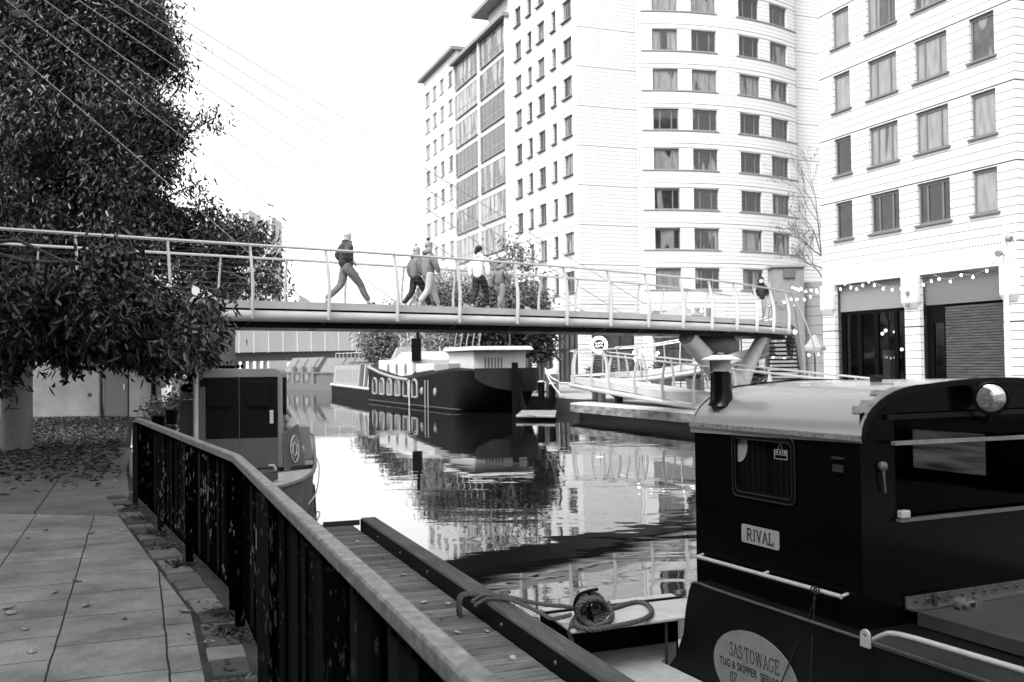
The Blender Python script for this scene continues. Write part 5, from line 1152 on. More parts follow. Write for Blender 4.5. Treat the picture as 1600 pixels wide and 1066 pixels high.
g = MB(); h_ = U(424, 652, 16.3); cc2 = (h_ - WO).dot(WWd); pan(g, cc2 - .03, cc2 + .03, h_.z - .11, h_.z + .11, -.05, .03); g.build('door_handle', M['steel'], cb_, bevel=.01)
g = MB(); c = cx0 + .06; g.tube([B_P(-.08, c, .1), B_P(-.08, c, zt_b - .12), B_P(-.08, c, zt_b - .04)], .035, 10); g.build('exhaust_pipe', M['steel'], wb, True)
g = MB(); pan(g, cx0 + .08, cx0 + .2, .05, zt_b - .28, -.06, .035); g.build('side_post', mg, cb_)
g = MB(); g.ell(B_P(-.06, cx0 + .01, zt_b - .1), (.09, .09, .1), 10, 8); g.build('fender_ball', M['black'], wb, True)
g = MB(); pan(g, cx1 + .01, cx1 + .05, zsp + .35, zt_b - .15, .3, .5); g.build('side_panel', md, cb_)
# slanted wing board with round emblem
g = MB(); q = [B_P(-.15, cx1 + .02, -.01), B_P(.55, cx1 + .34, -.01), B_P(.6, cx1 + .22, .72), B_P(-.1, cx1 + .02, .62)]; g.prism(q, V((.02, .03, 0))); wgb = g.build('wing_board', mg, wb)
nrm_ = (q[1] - q[0]).cross(q[3] - q[0]).normalized(); 
if nrm_.y > 0: nrm_ = -nrm_
cq = (q[0] + q[1] + q[2] + q[3]) / 4 + nrm_ * .045; ux = (q[1] - q[0]).normalized(); uy = nrm_.cross(ux)
if uy.z < 0: uy = -uy
g = MB(); g.tube([cq + ux * .15 * math.cos(R(a)) + uy * .22 * math.sin(R(a)) for a in range(0, 361, 15)], .012, 5, False); g.tube([cq + ux * .07 * math.cos(R(a)) + uy * .11 * math.sin(R(a)) for a in range(0, 361, 30)], .014, 5, False)
for a in range(0, 360, 45): g.tube([cq + ux * .08 * math.cos(R(a)) + uy * .12 * math.sin(R(a)), cq + ux * .12 * math.cos(R(a + 20)) + uy * .18 * math.sin(R(a + 20))], .007, 4)
g.build('emblem', M['steel'], wgb)
g = MB(); g.hexa([B_P(-.2, cx1 - .25, -.012), B_P(.35, cx1 + .55, -.012), B_P(.45, cx1 + .5, -.012), B_P(-.1, cx1 - .3, -.012), B_P(-.2, cx1 - .25, .05), B_P(.35, cx1 + .55, .05), B_P(.45, cx1 + .5, .05), B_P(-.1, cx1 - .3, .05)]); g.build('step', M['dark'], wb)
# vent boxes on the side decks
def vbox(c0, c1, a, z1, dp, nm, mm):
    k_ = .18; g = MB(); g.hexa([B_P(a, c0, -.012), B_P(a, c1, -.012), B_P(a + dp, c1, -.012), B_P(a + dp, c0, -.012), B_P(a + .03, c0 + (c1 - c0) * .0, z1), B_P(a + .03, c1 - (c1 - c0) * k_, z1), B_P(a + dp, c1 - (c1 - c0) * k_, z1), B_P(a + dp, c0 + (c1 - c0) * .1, z1)]); return g.build(nm, mm, wb, bevel=.012)
vbox(hw - .40, hw - .02, 1.9, .60, .5, 'vent_box', mpale); g = MB(); g.hexa([B_P(1.985, hw - .52, -.01), B_P(1.985, hw - .405, -.01), B_P(2.4, hw - .405, -.01), B_P(2.4, hw - .52, -.01), B_P(1.985, hw - .52, .58), B_P(1.985, hw - .41, .58), B_P(2.4, hw - .41, .58), B_P(2.4, hw - .52, .58)]); g.build('vent_opening', M['black'], wb)
lc0, lc1 = (U(279, 650, 17.6) - WO).dot(WWd), (U(306, 650, 17.6) - WO).dot(WWd); vbox(lc1 + .02, lc0, 1.3, U(290, 625, 17.6).z, .6, 'vent_box', mg)
g = MB(); q = U(296, 606, 17.5); g.tube([q + V((.13 * math.cos(R(a)), .05 * math.sin(R(a)), .04 * math.sin(R(a)))) for a in range(0, 361, 30)], .04, 8, False); solo(g, 'tyre', M['black'], 'small black tyre fender lying on the left vent box of the workboat', 'tyre', tuple(q), smooth=True)
g = MB()
for i in range(24):
    p = U(random.uniform(284, 305), random.uniform(613, 622), 17.5 + random.uniform(-.15, .15)); g.ell(p, (.05, .04, .03), 6, 4)
solo(g, 'rag_bundle', M['whitepaint'], 'bundle of white rags on the left vent box of the workboat', 'rags', tuple(p))
# bits: tiller swan neck, coil, roof clutter, white buoy
g = MB(); c = U(424, 737, 15.0); g.tube(spline([c + V((-.05, 0, -.12)), c + V((.06, 0, -.02)), c + V((.04, 0, .08)), c + V((-.04, 0, .09))], 6), .022, 8); g.build('swan_neck', M['whitepaint'], wb, True)
g = MB(); 
for i in range(5): rope(g, [c + V((-.05 + .13 * math.cos(R(a)), .1 * math.sin(R(a)), -.1 + i * .025 + random.uniform(-.01, .01))) for a in range(0, 361, 45)], .013, 4)
solo(g, 'rope_coil', mat('dull_rope', .06, .9), 'dull rope coil heaped on the workboat stern beside the white swan neck', 'rope', tuple(c), smooth=True)
g = MB(); 
for x in (349, 356, 362): g.ell(U(x, 573.5, 16.8), (.07, .06, .03), 8, 5)
g.tube([U(342, 574.5, 16.7), U(368, 574, 16.7)], .015, 6); g.ell(U(372, 572.5, 16.7), (.03, .03, .035), 8, 5); g.ell(U(378, 572.5, 16.7), (.03, .03, .035), 8, 5); g.build('roof_clutter', M['black'], wb)
for x, y, d in ((449, 668, 17.2), (447, 655, 17.4), (472, 703, 18.2)):
    g = MB(); g.ell(U(x, y, d), (.055, .055, .08), 10, 7); g.build('buoy', M['whitepaint'], wb, True)
g = MB(); g.tube(spline([B_P(2.4, hw, .05), B_P(2.0, hw + .09, -.15), B_P(.5, hw + .03, -.42), B_P(-1.2, hw - .1, -.4)], 6), .012, 5); g.build('side_line', M['steel'], wb)

# ================================================================== BIG BARGE
bl = thing('barge', 'large dark barge with white cabin and round stern moored on the far bank', 'barge', (-2, 52, WZ))
bs0 = G(706, 643.5, WZ); bf0 = G(576, 628, WZ); b_ax = (bf0 - bs0); b_ax.z = 0; BLn = b_ax.length; b_ax.normalize(); b_rt = V((b_ax.y, -b_ax.x, 0))
print('barge', bs0, bf0, BLn)
BW = 3.9
def BP(a, c, z): return V((bs0.x, bs0.y, 0)) + b_ax * a + b_rt * c + ZU * z
mbh = mat('barge_hull_dark', .0035, .5, .05, .5, 1.2, .004, 6); mbw = mat('barge_white', .34, .5, .3, .08, 3); mbg = mat('barge_grey_trim', .17, .5, .3)
def stern(k, z, back): # one waterline ring
    r_ = []
    n_ = 14
    for i in range(n_ + 1):
        a = math.pi * i / n_; ca = math.cos(a); r_.append(BP(-back * math.sin(a) ** .7, BW / 2 - BW / 2 * math.copysign(abs(ca) ** .75, ca) * k, z))
    return [BP(BLn, BW / 2 - BW / 2 * k, z), BP(BLn * .5, BW / 2 - BW / 2 * k, z)] + r_ + [BP(BLn * .5, BW / 2 + BW / 2 * k, z), BP(BLn, BW / 2 + BW / 2 * k, z), BP(BLn + 3, BW / 2, z)]
def sheer(a): t = max(0, a / BLn); return .85 + .75 * max(0, (t - .35) / .65) ** 2 + .55 * max(0, (.3 - t) / .3) ** 1.5
rg = []
for z, k, bk in ((WZ - .3, .93, .3), (WZ + .12, .97, .9), (.1, .99, 2.0), (.75, 1.0, 3.0)): rg.append(stern(k, z, bk))
topr = []
for p in stern(1.0, .75, 3.3): a = (p - bs0).dot(b_ax); topr.append(V((p.x, p.y, sheer(a))))
rg.append(topr); g = MB(); g.loft(rg); g.build('hull', mbh, bl, True)
fwd = [p for p in topr if (p - bs0).dot(b_ax) > 6][::1]; g = MB(); g.tube([p for p in spline(topr[-4:] , 6)] , .05, 6, False); g.tube(spline([BP(a, -.02, sheer(a)) for a in (7, 9, 11, 13, 15, BLn - 2, BLn)], 4), .09, 6, False); g.build('gunwale', mbg, bl, True)
g = MB(); wl = [p + ZU * .02 for p in stern(.985, WZ + .1, .8)]; g.tube(wl, .05, 5, False); g.build('rubbing_strake', M['dark'], bl)
# transom panel and rudder
sc = BP(-3.3, BW / 2, 0)
g = MB(); rr_ = []
for i in range(17):
    a = math.pi * (.22 + .78 * i / 16); ca = math.cos(a); c = BW / 2 - BW / 2 * math.copysign(abs(ca) ** .75, ca) * 1.02; bk = -3.36 * math.sin(a) ** .7
    rr_.append((c, bk, 1.02 - .62 * max(0, math.sin(math.pi * i / 16)) ** .7))
g.loft([[BP(bk, c, zl), BP(bk, c, 1.5), BP(bk + .1, c, 1.5), BP(bk + .1, c, zl)] for c, bk, zl in rr_]); g.build('stern_panel', mat('stern_dark_panel', .010, .5, .08, .4, 2), bl)
g = MB(); q = [BP(-3.4, BW / 2, WZ - .2), BP(-4.6, BW / 2, WZ - .2), BP(-4.3, BW / 2, WZ + .3), BP(-3.95, BW / 2, .2), BP(-3.85, BW / 2, .55), BP(-3.45, BW / 2, .7)]; g.prism(q, b_rt * .09); ru = g.build('rudder', mbh, bl)
g = MB(); g.beam(BP(-3.5, BW / 2 - .1, WZ), BP(-3.5, BW / 2 - .1, 1.75), .32, .3); g.build('rudder_post', M['black'], ru)
# cabins
def blk(a0, a1, c0, c1, z0, z1, nm, m_, tap=0.0, par=None, bev=.05):
    g = MB(); g.hexa([BP(a0, c0, z0), BP(a0, c1, z0), BP(a1, c1, z0), BP(a1, c0, z0), BP(a0 + tap, c0 + tap, z1), BP(a0 + tap, c1 - tap, z1), BP(a1 - tap, c1 - tap, z1), BP(a1 - tap, c0 + tap, z1)]); return g.build(nm, m_, par or bl, bevel=bev)
a_c0 = 7.2
cabn = blk(a_c0, BLn - 1.5, .25, BW - .3, .6, 2.0, 'cabin', mbw)
blk(a_c0 + 1.5, a_c0 + 5.0, .7, BW - .7, 2.0, 2.45, 'cabin_roof', mbw, .35); blk(a_c0 + 5.2, BLn - 2.5, .7, BW - .8, 2.0, 2.75, 'skylight', mbg, .3)
blk(3.0, a_c0 - .4, .35, BW - .4, .7, 1.75, 'cabin', mbw); wh = blk(-.6, 2.9, .9, BW - .2, .9, 2.35, 'wheelhouse', mbw)
blk(-1.2, 3.2, .6, BW - .0, 2.35, 2.55, 'wheelhouse_roof', mbw, .12); blk(1.2, 3.4, .25, 1.2, 1.0, 1.75, 'deck_box', mbg)
for i in range(6): 
    g = MB(); c = 1.5 + i * .17; g.hexa([BP(-.63, c, 1.5), BP(-.63, c + .07, 1.5), BP(-.6, c + .07, 1.5), BP(-.6, c, 1.5), BP(-.63, c, 2.0), BP(-.63, c + .07, 2.0), BP(-.6, c + .07, 2.0), BP(-.6, c, 2.0)]); g.build('vent_slat', M['mid'], wh)
g = MB(); q = BP(a_c0 + .1, .55, 0); g.box(0, 0, 0, 0, 0, 0); g = MB(); g.beam(V((q.x, q.y, 1.9)), V((q.x, q.y, 3.15)), .55, .5); g.beam(V((q.x + .1, q.y, 3.15)), V((q.x + .02, q.y, 4.2)), .16, .16); g.build('funnel', M['black'], bl)
for i in range(3): # oval portholes of the white cabin
    a = a_c0 + 1.2 + i * 1.75; g = MB(); g.prism([BP(a + .22 * math.cos(R(x)), .235, 1.45 + .32 * math.sin(R(x))) for x in range(0, 360, 24)], b_rt * .03); g.build('porthole', M['mid'], cabn)
for i in range(6): # arched windows along the hull
    a = BLn - 1.6 - i * 1.62; g = MB(); pts = [(-.45, -.1), (.45, -.1), (.45, .55)] + [(.45 * math.cos(R(x)), .55 + .3 * math.sin(R(x))) for x in (30, 60, 90, 120, 150)] + [(-.45, .55)]
    P3 = [BP(a + x, -.02, .05 + z) for x, z in pts]; g.tube(P3 + [P3[0]], .07, 6, False); wi = g.build('arched_window', mbg, bl); g = MB(); g.add([BP(a + x * .9, -.012, .05 + z * .98) for x, z in pts], [tuple(range(len(pts)))]); g.build('pane', M['glass_win'], wi)
for a in (6.9, 4.1, 3.6): g = MB(); g.obox(BP(a, -.02, .15), b_ax * (.07 if a > 5 else .05), b_rt * .02, ZU * .73); g.build('fender_board', mbw if a > 5 else mbg, bl)
for a in (4.6, 2.4): g = MB(); g.ell(BP(a, -.02, .3), (.12, .12, .22), 10, 6); g.build('porthole', mbg, bl)
for i in range(5): g = MB(); g.tube([BP(1 + i * .9, 1.8, 2.5), BP(.6 + i * .9, 1.9, 3.9)], .03, 5); g.build('awning_pole', M['whitepaint'], bl)
for p, q in ((BP(-2.6, BW - .1, 1.45), G(874, 640, .2) + ZU * .9), (BP(-2.6, BW - .1, 1.35), G(880, 641, .2) + ZU * .4)):
    g = MB(); g.tube(spline([p, p.lerp(q, .5) - ZU * .12, q], 5), .03, 5); solo(g, 'mooring_rope', mat('pale_rope', .4, .9), ('upper' if p.z > 1.4 else 'lower') + ' pale mooring line from the barge stern to the far quay', 'rope', tuple(p))

# ================================================================== NARROWBOAT and floating cabin beyond
nb0 = G(577, 629, WZ) + V((-.3, 1.5, 0)); n_ax = (G(500, 613.5, WZ) - nb0); n_ax.z = 0; NL = min(n_ax.length, 21); n_ax.normalize(); n_rt = V((n_ax.y, -n_ax.x, 0))
def NP(a, c, z): return V((nb0.x, nb0.y, 0)) + n_ax * a + n_rt * c + ZU * z
nbt = thing('narrowboat', 'narrowboat with pale panelled side and white rubbing band beyond the barge', 'boat', tuple(NP(8, 1, WZ)))
def nring(z, k): return [NP(a, 1.1 + c * k, z) for a, c in ((0, -1.05), (NL - 4, -1.05), (NL - 1.5, -.7), (NL, 0), (NL - 1.5, .7), (NL - 4, 1.05), (0, 1.05), (-.9, .5), (-.9, -.5))]
g = MB(); g.loft([nring(WZ - .2, .95), nring(.05, 1), nring(.22, 1)]); g.build('hull', mbh, nbt)
rgn = nring(.2, 1.02); g = MB(); g.tube(rgn + [rgn[0]], .09, 6, False); g.build('rubbing_band', mbw, nbt)
def nblk(a0, a1, c0, c1, z0, z1, nm, m_, tap=0.0): g = MB(); g.hexa([NP(a0, c0, z0), NP(a0, c1, z0), NP(a1, c1, z0), NP(a1, c0, z0), NP(a0, c0 + tap, z1), NP(a0, c1 - tap, z1), NP(a1, c1 - tap, z1), NP(a1, c0 + tap, z1)]); return g.build(nm, m_, nbt)
nblk(.3, 5.2, .3, 1.9, .2, 1.75, 'cratch', M['shop_dark'], .14); cbn = nblk(5.2, NL - 3.5, .25, 1.95, .2, 1.7, 'cabin', mat('narrowboat_pale_side', .2, .5, .3, .1, 3), .14); nblk(.2, NL - 3.3, .42, 1.78, 1.75, 1.83, 'roof', M['mid'], .02)
for i in range(9):
    a = 6 + i * 1.2; g = MB(); g.hexa([NP(a, .26, .5), NP(a + .5, .26, .5), NP(a + .5, .32, .5), NP(a, .32, .5), NP(a, .335, 1.4), NP(a + .5, .335, 1.4), NP(a + .5, .4, 1.4), NP(a, .4, 1.4)]); g.build('window', M['greypanel'], cbn)
for a in (1.6, 3.2): g = MB(); g.tube([NP(a, .28, .2), NP(a, .42, 1.75)], .04, 4); g.build('cratch_frame', mbw, nbt)
for a in (7, 9.5, 12): g = MB(); g.ell(NP(a, 1, 1.92), (.35, .25, .12), 8, 5); g.build('roof_clutter', M['mid'], nbt)
fh0 = G(531, 611, WZ); fh1 = G(438, 607, WZ)
fh = thing('floating_cabin', 'pale grey floating cabin boats with sloping roofs under the far road bridge', 'houseboat', tuple(fh0))
f_ax = V((fh1.x - fh0.x, fh1.y - fh0.y, 0)).normalized(); FHL = (V((fh1.x - fh0.x, fh1.y - fh0.y, 0))).length; f_in = V((f_ax.y, -f_ax.x, 0))
if f_in.y < 0: f_in = -f_in
def FP(a, c, z): return V((fh0.x, fh0.y, 0)) + f_ax * a + f_in * c + ZU * z
mfc = mat('cabin_pale_cladding', .075, .6, .3, .1, 1.5); mfr = mat('cabin_roof_grey', .095, .5, .3, .08, 1.5)
def ff(y): return 1.72 - (y - 572) * fh0.y / F
def fblk(a0, a1, z0, z1, c0, c1, t, nm, m_): g = MB(); g.hexa([FP(a0, c0, z0), FP(a1, c0, z0), FP(a1, c1, z0), FP(a0, c1, z0), FP(a0, c0 + t, z1), FP(a1, c0 + t, z1), FP(a1, c1 - t, z1), FP(a0, c1 - t, z1)]); return g.build(nm, m_, fh)
fblk(-4.0, FHL + .6, WZ - .2, ff(602), -.3, 5, 0, 'pontoon', mfc)
fblk(-3.6, FHL * .38, ff(602), ff(584), .1, 4.6, 0, 'cabin', mfc); fblk(-3.4, FHL * .36, ff(584), ff(560), .25, 4.4, .9, 'roof', mfr)
for a0_ in (-3.4, -1.2, 1.0, FHL * .5, FHL * .68, FHL * .84):
    g = MB(); g.beam(FP(a0_, .2, ff(584) + .02), FP(a0_, 1.12, ff(560) + .04), .1, .06); g.build('roof_seam', M['mid'], fh)
g = MB(); g.beam(FP(-3.7, .04, ff(584)), FP(FHL, .04, ff(584)), .12, .16); g.build('eaves', M['mid'], fh)
fblk(FHL * .42, FHL, ff(602), ff(584), .1, 4.6, 0, 'cabin', mfc); fblk(FHL * .45, FHL - .1, ff(584), ff(558), .25, 4.4, 1.1, 'roof', mfr)
for a in (.40, .58, .74): g = MB(); g.hexa([FP(FHL * a, -.05, ff(603)), FP(FHL * a + .7, -.05, ff(603)), FP(FHL * a + .7, .3, ff(603)), FP(FHL * a, .3, ff(603)), FP(FHL * a, -.05, ff(574)), FP(FHL * a + .7, -.05, ff(574)), FP(FHL * a + .7, .3, ff(574)), FP(FHL * a, .3, ff(574))]); g.build('pier_panel', mfr, fh)
for a in (.5, .66, .85): g = MB(); g.hexa([FP(FHL * a, .02, ff(598)), FP(FHL * a + .9, .02, ff(598)), FP(FHL * a + .9, .098, ff(598)), FP(FHL * a, .098, ff(598)), FP(FHL * a, .02, ff(586)), FP(FHL * a + .9, .02, ff(586)), FP(FHL * a + .9, .098, ff(586)), FP(FHL * a, .098, ff(586))]); g.build('window', M['glass_bright'], fh)
g = MB()
for a in range(8): g.tube([FP(-3 + a * .9, 1, ff(560)), FP(-3 + a * .9, 1, ff(553))], .03, 4)
g.tube([FP(-3, 1, ff(553)), FP(3.3, 1, ff(553))], .03, 4); g.build('roof_railing', M['steel'], fh)
# ================================================================== PEOPLE
def skin_mesh(name, verts, edges, radii, m, parent, sub=2, local=None):
    me = bpy.data.meshes.new(name); me.from_pydata([tuple(v) for v in verts], edges, []); ob = bpy.data.objects.new(name, me); COL.objects.link(ob)
    md_ = ob.modifiers.new('skin', 'SKIN'); md_.use_smooth_shade = True
    if not me.skin_vertices: 
        bm = bmesh.new(); bm.from_mesh(me); bm.verts.layers.skin.verify(); bm.to_mesh(me); bm.free()
    for i, r in enumerate(radii):
        me.skin_vertices[0].data[i].radius = r if isinstance(r, tuple) else (r, r)
        me.skin_vertices[0].data[i].use_root = (i == 0)
    s_ = ob.modifiers.new('subsurf', 'SUBSURF'); s_.levels = sub; s_.render_levels = sub
    dg = bpy.context.evaluated_depsgraph_get(); dg.update(); m2 = bpy.data.meshes.new_from_object(ob.evaluated_get(dg)); bpy.data.objects.remove(ob)
    m2.name = name; m2.materials.clear(); m2.materials.append(m); o = bpy.data.objects.new(name, m2); COL.objects.link(o); o.parent = parent
    PM[o] = PM[parent]; m2.polygons.foreach_set('use_smooth', [True] * len(m2.polygons)); return o
class Sk:
    def __init__(s): s.v = []; s.e = []; s.r = []
    def p(s, co, r, par=None):
        s.v.append(V(co)); s.r.append(r); i = len(s.v) - 1
        if par is not None: s.e.append((par, i))
        return i
    def chain(s, pts, par):
        for co, r in pts: par = s.p(co, r, par)
        return par
mskin = mat('skin_tone', .32, .5, .3); mhair = mat('dark_hair', .008, .6, .3); mshoe = mat('dark_shoe', .02, .5, .3); msole = mat('pale_shoe', .5, .6, .3)
def person(label, loc, rz, k, legs, arms, cols, hood=False, hair=None, hat=None, head_yaw=0, coat=0.0, bulk=1.0, lean=0.0, group='people crossing the footbridge', collar=True):
    """legs: ((knee, ankle) left, right) and arms ((elbow, wrist) left, right) in the walker's own frame: x forward, y left"""
    root = thing('person', label, 'person', loc, rz, group); cj, ct_, cs = cols
    def sc(p): return V(p) * k
    hipz = .93; sh = 1.42; lx = lean
    B = Sk(); pel = B.p(sc((0, 0, hipz)), (.13 * k, .10 * k)); ab_ = B.p(sc((lx * .3, 0, 1.1)), (.13 * k, .1 * k), pel); chst = B.p(sc((lx * .7, 0, 1.3)), (.15 * k, .11 * k), ab_); nk = B.p(sc((lx + .0, 0, 1.47)), .062 * k, chst)
    cy, sy = math.cos(head_yaw), math.sin(head_yaw)
    hx = lx + .03
    def hd(x, y, z): return sc((hx + x * cy - y * sy, x * sy + y * cy, z))
    jaw = B.p(hd(.015, 0, 1.555), (.085 * k, .09 * k), nk); cr_ = B.p(hd(.0, 0, 1.64), (.105 * k, .122 * k), jaw); B.p(hd(-.005, 0, 1.715), (.085 * k, .098 * k), cr_)
    ns = B.p(hd(.088, 0, 1.625), .016 * k, cr_); B.p(hd(.112, 0, 1.605), .012 * k, ns)
    for sg in (1, -1): ea_ = B.p(hd(-.005, sg * .083, 1.63), .018 * k, cr_); B.p(hd(-.012, sg * .098, 1.635), .016 * k, ea_)
    J = Sk(); jp = J.p(sc((0, 0, hipz - .09 - coat)), (.185 * bulk * k, .155 * bulk * k)); ja = J.p(sc((lx * .3, 0, 1.1)), (.18 * bulk * k, .145 * bulk * k), jp); jc = J.p(sc((lx * .7, 0, 1.29)), (.19 * bulk * k, .145 * bulk * k), ja); jn = J.p(sc((lx, 0, 1.44)), .11 * k, jc)
    if collar: J.p(sc((lx + .01, 0, 1.54)), .105 * k, jn)
    Tr = Sk(); tp_ = Tr.p(sc((0, 0, hipz)), (.18 * k, .15 * k)); Tr.p(sc((0, 0, hipz + .1)), (.14 * k, .11 * k), tp_)
    SH = []
    for sg, (kn, an), (el, wr) in ((1, legs[0], arms[0]), (-1, legs[1], arms[1])):
        hp = (0, sg * .095, hipz - .06)
        i = B.chain([(sc(hp), .085 * k), (sc(kn), .055 * k), (sc(an), .04 * k)], pel)
        fd = V((an[0] - kn[0], 0, an[2] - kn[2])).normalized(); toe = V((-fd.z, 0, fd.x)); 
        if toe.x < 0: toe = -toe
        an_ = V(an); B.p(sc(an_ + toe * .13 - V((0, 0, .03))), .03 * k, i)
        mid = V(hp).lerp(V(kn), .5) + V((.01, 0, 0)); cal = V(kn).lerp(an_, .4) - V((.015, 0, 0))
        Tr.chain([(sc(hp), .122 * k), (sc(mid), .108 * k), (sc(kn), .085 * k), (sc(cal), .080 * k), (sc(an_ + V((0, 0, .06))), .066 * k)], tp_)
        SH.append((an_, toe))
        shp = (lx * .9, sg * .17, sh - .02)
        j = J.chain([(sc(shp), .095 * bulk * k), (sc(el), .08 * bulk * k), (sc(wr), .062 * k)], jc)
        i = B.chain([(sc(shp), .055 * k), (sc(el), .042 * k), (sc(wr), .028 * k)], chst)
        hdv = (V(wr) - V(el)).normalized(); pl_ = V((hdv.z, 0, -hdv.x)).normalized() if abs(hdv.z) > .1 else V((0, 0, -1)); sdv = hdv.cross(V((0, 1, 0)))
        if sdv.length < .1: sdv = V((1, 0, 0))
        sdv.normalize(); pm = V(wr) + hdv * .05; i = B.p(sc(pm), (.034 * k, .02 * k), i); pe_ = B.p(sc(V(wr) + hdv * .085), (.036 * k, .018 * k), i)
        inw = V((0, -sg, 0))
        for q, ln in ((-.027, .062), (-.009, .075), (.009, .07), (.026, .055)):
            b0 = V(wr) + hdv * .10 + sdv * q; B.chain([(sc(b0), .0095 * k), (sc(b0 + hdv * ln * .5 + inw * .012), .009 * k), (sc(b0 + hdv * ln * .85 + inw * .035), .0075 * k)], pe_)
        tb_ = V(wr) + hdv * .04 + sdv * .035; B.chain([(sc(tb_), .011 * k), (sc(tb_ + sdv * .018 + hdv * .03 + inw * .01), .010 * k), (sc(tb_ + sdv * .02 + hdv * .06 + inw * .02), .008 * k)], i)
    skin_mesh('body', B.v, B.e, B.r, mskin, root); skin_mesh('jacket', J.v, J.e, J.r, cj, root); skin_mesh('trousers', Tr.v, Tr.e, Tr.r, ct_, root)
    for an_, toe in SH:
        s_ = Sk(); hl_ = an_ - V((0, 0, .035)); a = s_.p(sc(hl_ - toe * .05), (.042 * k, .04 * k)); b_ = s_.p(sc(hl_ + toe * .07), (.044 * k, .036 * k), a); s_.p(sc(hl_ + toe * .17 - V((0, 0, .012))), (.04 * k, .026 * k), b_); s_.p(sc(an_ + V((0, 0, .03))), .045 * k, a); skin_mesh('shoe', s_.v, s_.e, s_.r, cs, root, 1)
    def ells(name, m_, lst):
        g = MB()
        for (x, y, z), (a, b_, c) in lst: g.ell(hd(x, y, z), (a * k, b_ * k, c * k), 14, 10)
        me = g.mesh(name, True); me.materials.append(m_); o = bpy.data.objects.new(name, me); COL.objects.link(o); o.parent = root; PM[o] = PM[root]; return o
    if hair == 'tail': ells('hair', mhair, [((-.025, 0, 1.685), (.105, .098, .105)), ((-.13, 0, 1.69), (.06, .055, .06)), ((-.17, 0, 1.60), (.045, .045, .11))])
    if hair == 'crop': ells('hair', mhair, [((-.02, 0, 1.695), (.105, .092, .09))])
    if hood: ells('hood', cj, [((-.045, 0, 1.665), (.125, .13, .15)), ((-.03, 0, 1.52), (.14, .15, .09))])
    elif not collar or hair or hat: ells('hood', cj, [((-.06, 0, 1.50), (.13, .15, .085))])
    if hat is not None:
        ells('hat', hat, [((-.008, 0, 1.70), (.112, .102, .105)), ((-.005, 0, 1.665), (.118, .108, .03))]); ells('bobble', hat if hat is mt3 else mshoe, [((-.01, 0, 1.84), (.05, .05, .05))])
    if not hood:  # eyes
        g = MB()
        for sg in (1, -1):
            c = hd(.082, sg * .032, 1.645); g.ell(c, (.011 * k, .011 * k, .008 * k), 6, 4)
        me = g.mesh('eyes', True); me.materials.append(mhair); o = bpy.data.objects.new('eyes', me); COL.objects.link(o); o.parent = root; PM[o] = PM[root]
    return root
def deck_at(x, d):
    crv = off(d, 0); t = at_px(crv, x, ZD + .5); p, tv = ev(crv, t); return V((p.x, p.y, ZD)), math.atan2(tv.y, tv.x)
mj1 = mat('dark_jacket', .022, .6, .3, .3, 9); mj2 = mat('grey_puffer_jacket', .11, .6, .3, .25, 12, .006, 14); mj3 = mat('mid_grey_parka', .13, .7, .2, .2, 8); mj4 = mat('white_puffer_jacket', .62, .5, .3, .06, 8, .01, 12); mj5 = mat('two_tone_jacket', .10, .6, .3, .4, 5); mj6 = mat('black_hooded_coat', .008, .6, .2)
mt1 = mat('grey_jeans', .10, .8, .2, .3, 8); mt2 = mat('black_leggings', .010, .7, .2); mt3 = mat('pale_trousers', .27, .8, .2, .15, 6); mt4 = mat('light_grey_trousers', .18, .8, .2, .2, 6)
STR = lambda s, l=.0: (((.24 * s + .08, .09, .50), (.52 * s, .08, .085)), ((-.10 * s, -.09, .50), (-.46 * s, -.08, .12)))
RST = lambda s: (((-.10 * s, .09, .50), (-.46 * s, .08, .12)), ((.24 * s + .08, -.09, .50), (.52 * s, -.08, .085)))
ARM = lambda s, f=.0: (((-.10 * s, .27, 1.17), (.02 * s + f, .27, .93)), ((.06 * s, -.27, 1.17), (.2 * s + f, -.25, .95)))
PCK = (((-.12, .27, 1.17), (.08, .19, 1.02)), ((-.12, -.27, 1.17), (.08, -.19, 1.02)))
p, a = deck_at(541, 1.25); person('bald man in a dark jacket and grey jeans striding across the bridge', p, a - .12, 1.12, RST(1.0), PCK, (mj1, mt1, mshoe), head_yaw=-.1, bulk=1.06)
p, a = deck_at(650, 1.7); person('person in a pale hat, grey puffer jacket and black leggings on the bridge', p, a, .98, RST(.8), ARM(.7), (mj2, mt2, msole), hair=None, hat=mt3, bulk=1.05, collar=True)
p, a = deck_at(669, 1.25); person('person in a bobble hat, grey parka and pale trousers on the bridge', p, a, 1.03, STR(.75), ARM(.9), (mj3, mt3, msole), hat=mt4, bulk=1.08, coat=.08)
p, a = deck_at(749, 1.3); person('person with a dark ponytail and white puffer jacket on the bridge', p, a + .3, 1.04, RST(.55), ARM(.3), (mj4, mt2, mshoe), hair='tail', bulk=1.04)
p, a = deck_at(782, 1.6); person('child in a hooded grey jacket walking beside the white puffer jacket', p, a + .2, .86, STR(.55), ARM(1.1), (mj5, mt4, mshoe), hair='crop', bulk=1.06)
p, a = deck_at(1190, .45); person('person in a black hooded coat and pale trousers at the right end of the bridge', p, a + math.pi + .5, .98, RST(.55), PCK, (mj6, mt3, mshoe), hood=True, bulk=1.08)
k = .52; q = ta.lerp(ba, k).lerp(tb.lerp(bb, k), .72)
person('person in black coming down the open tread stairs behind the bridge end', (q.x, q.y, q.z + .04), 1.2, .97, STR(.35), ARM(.3), (mj6, mt2, mshoe), hair='crop', group='people on the stairs')
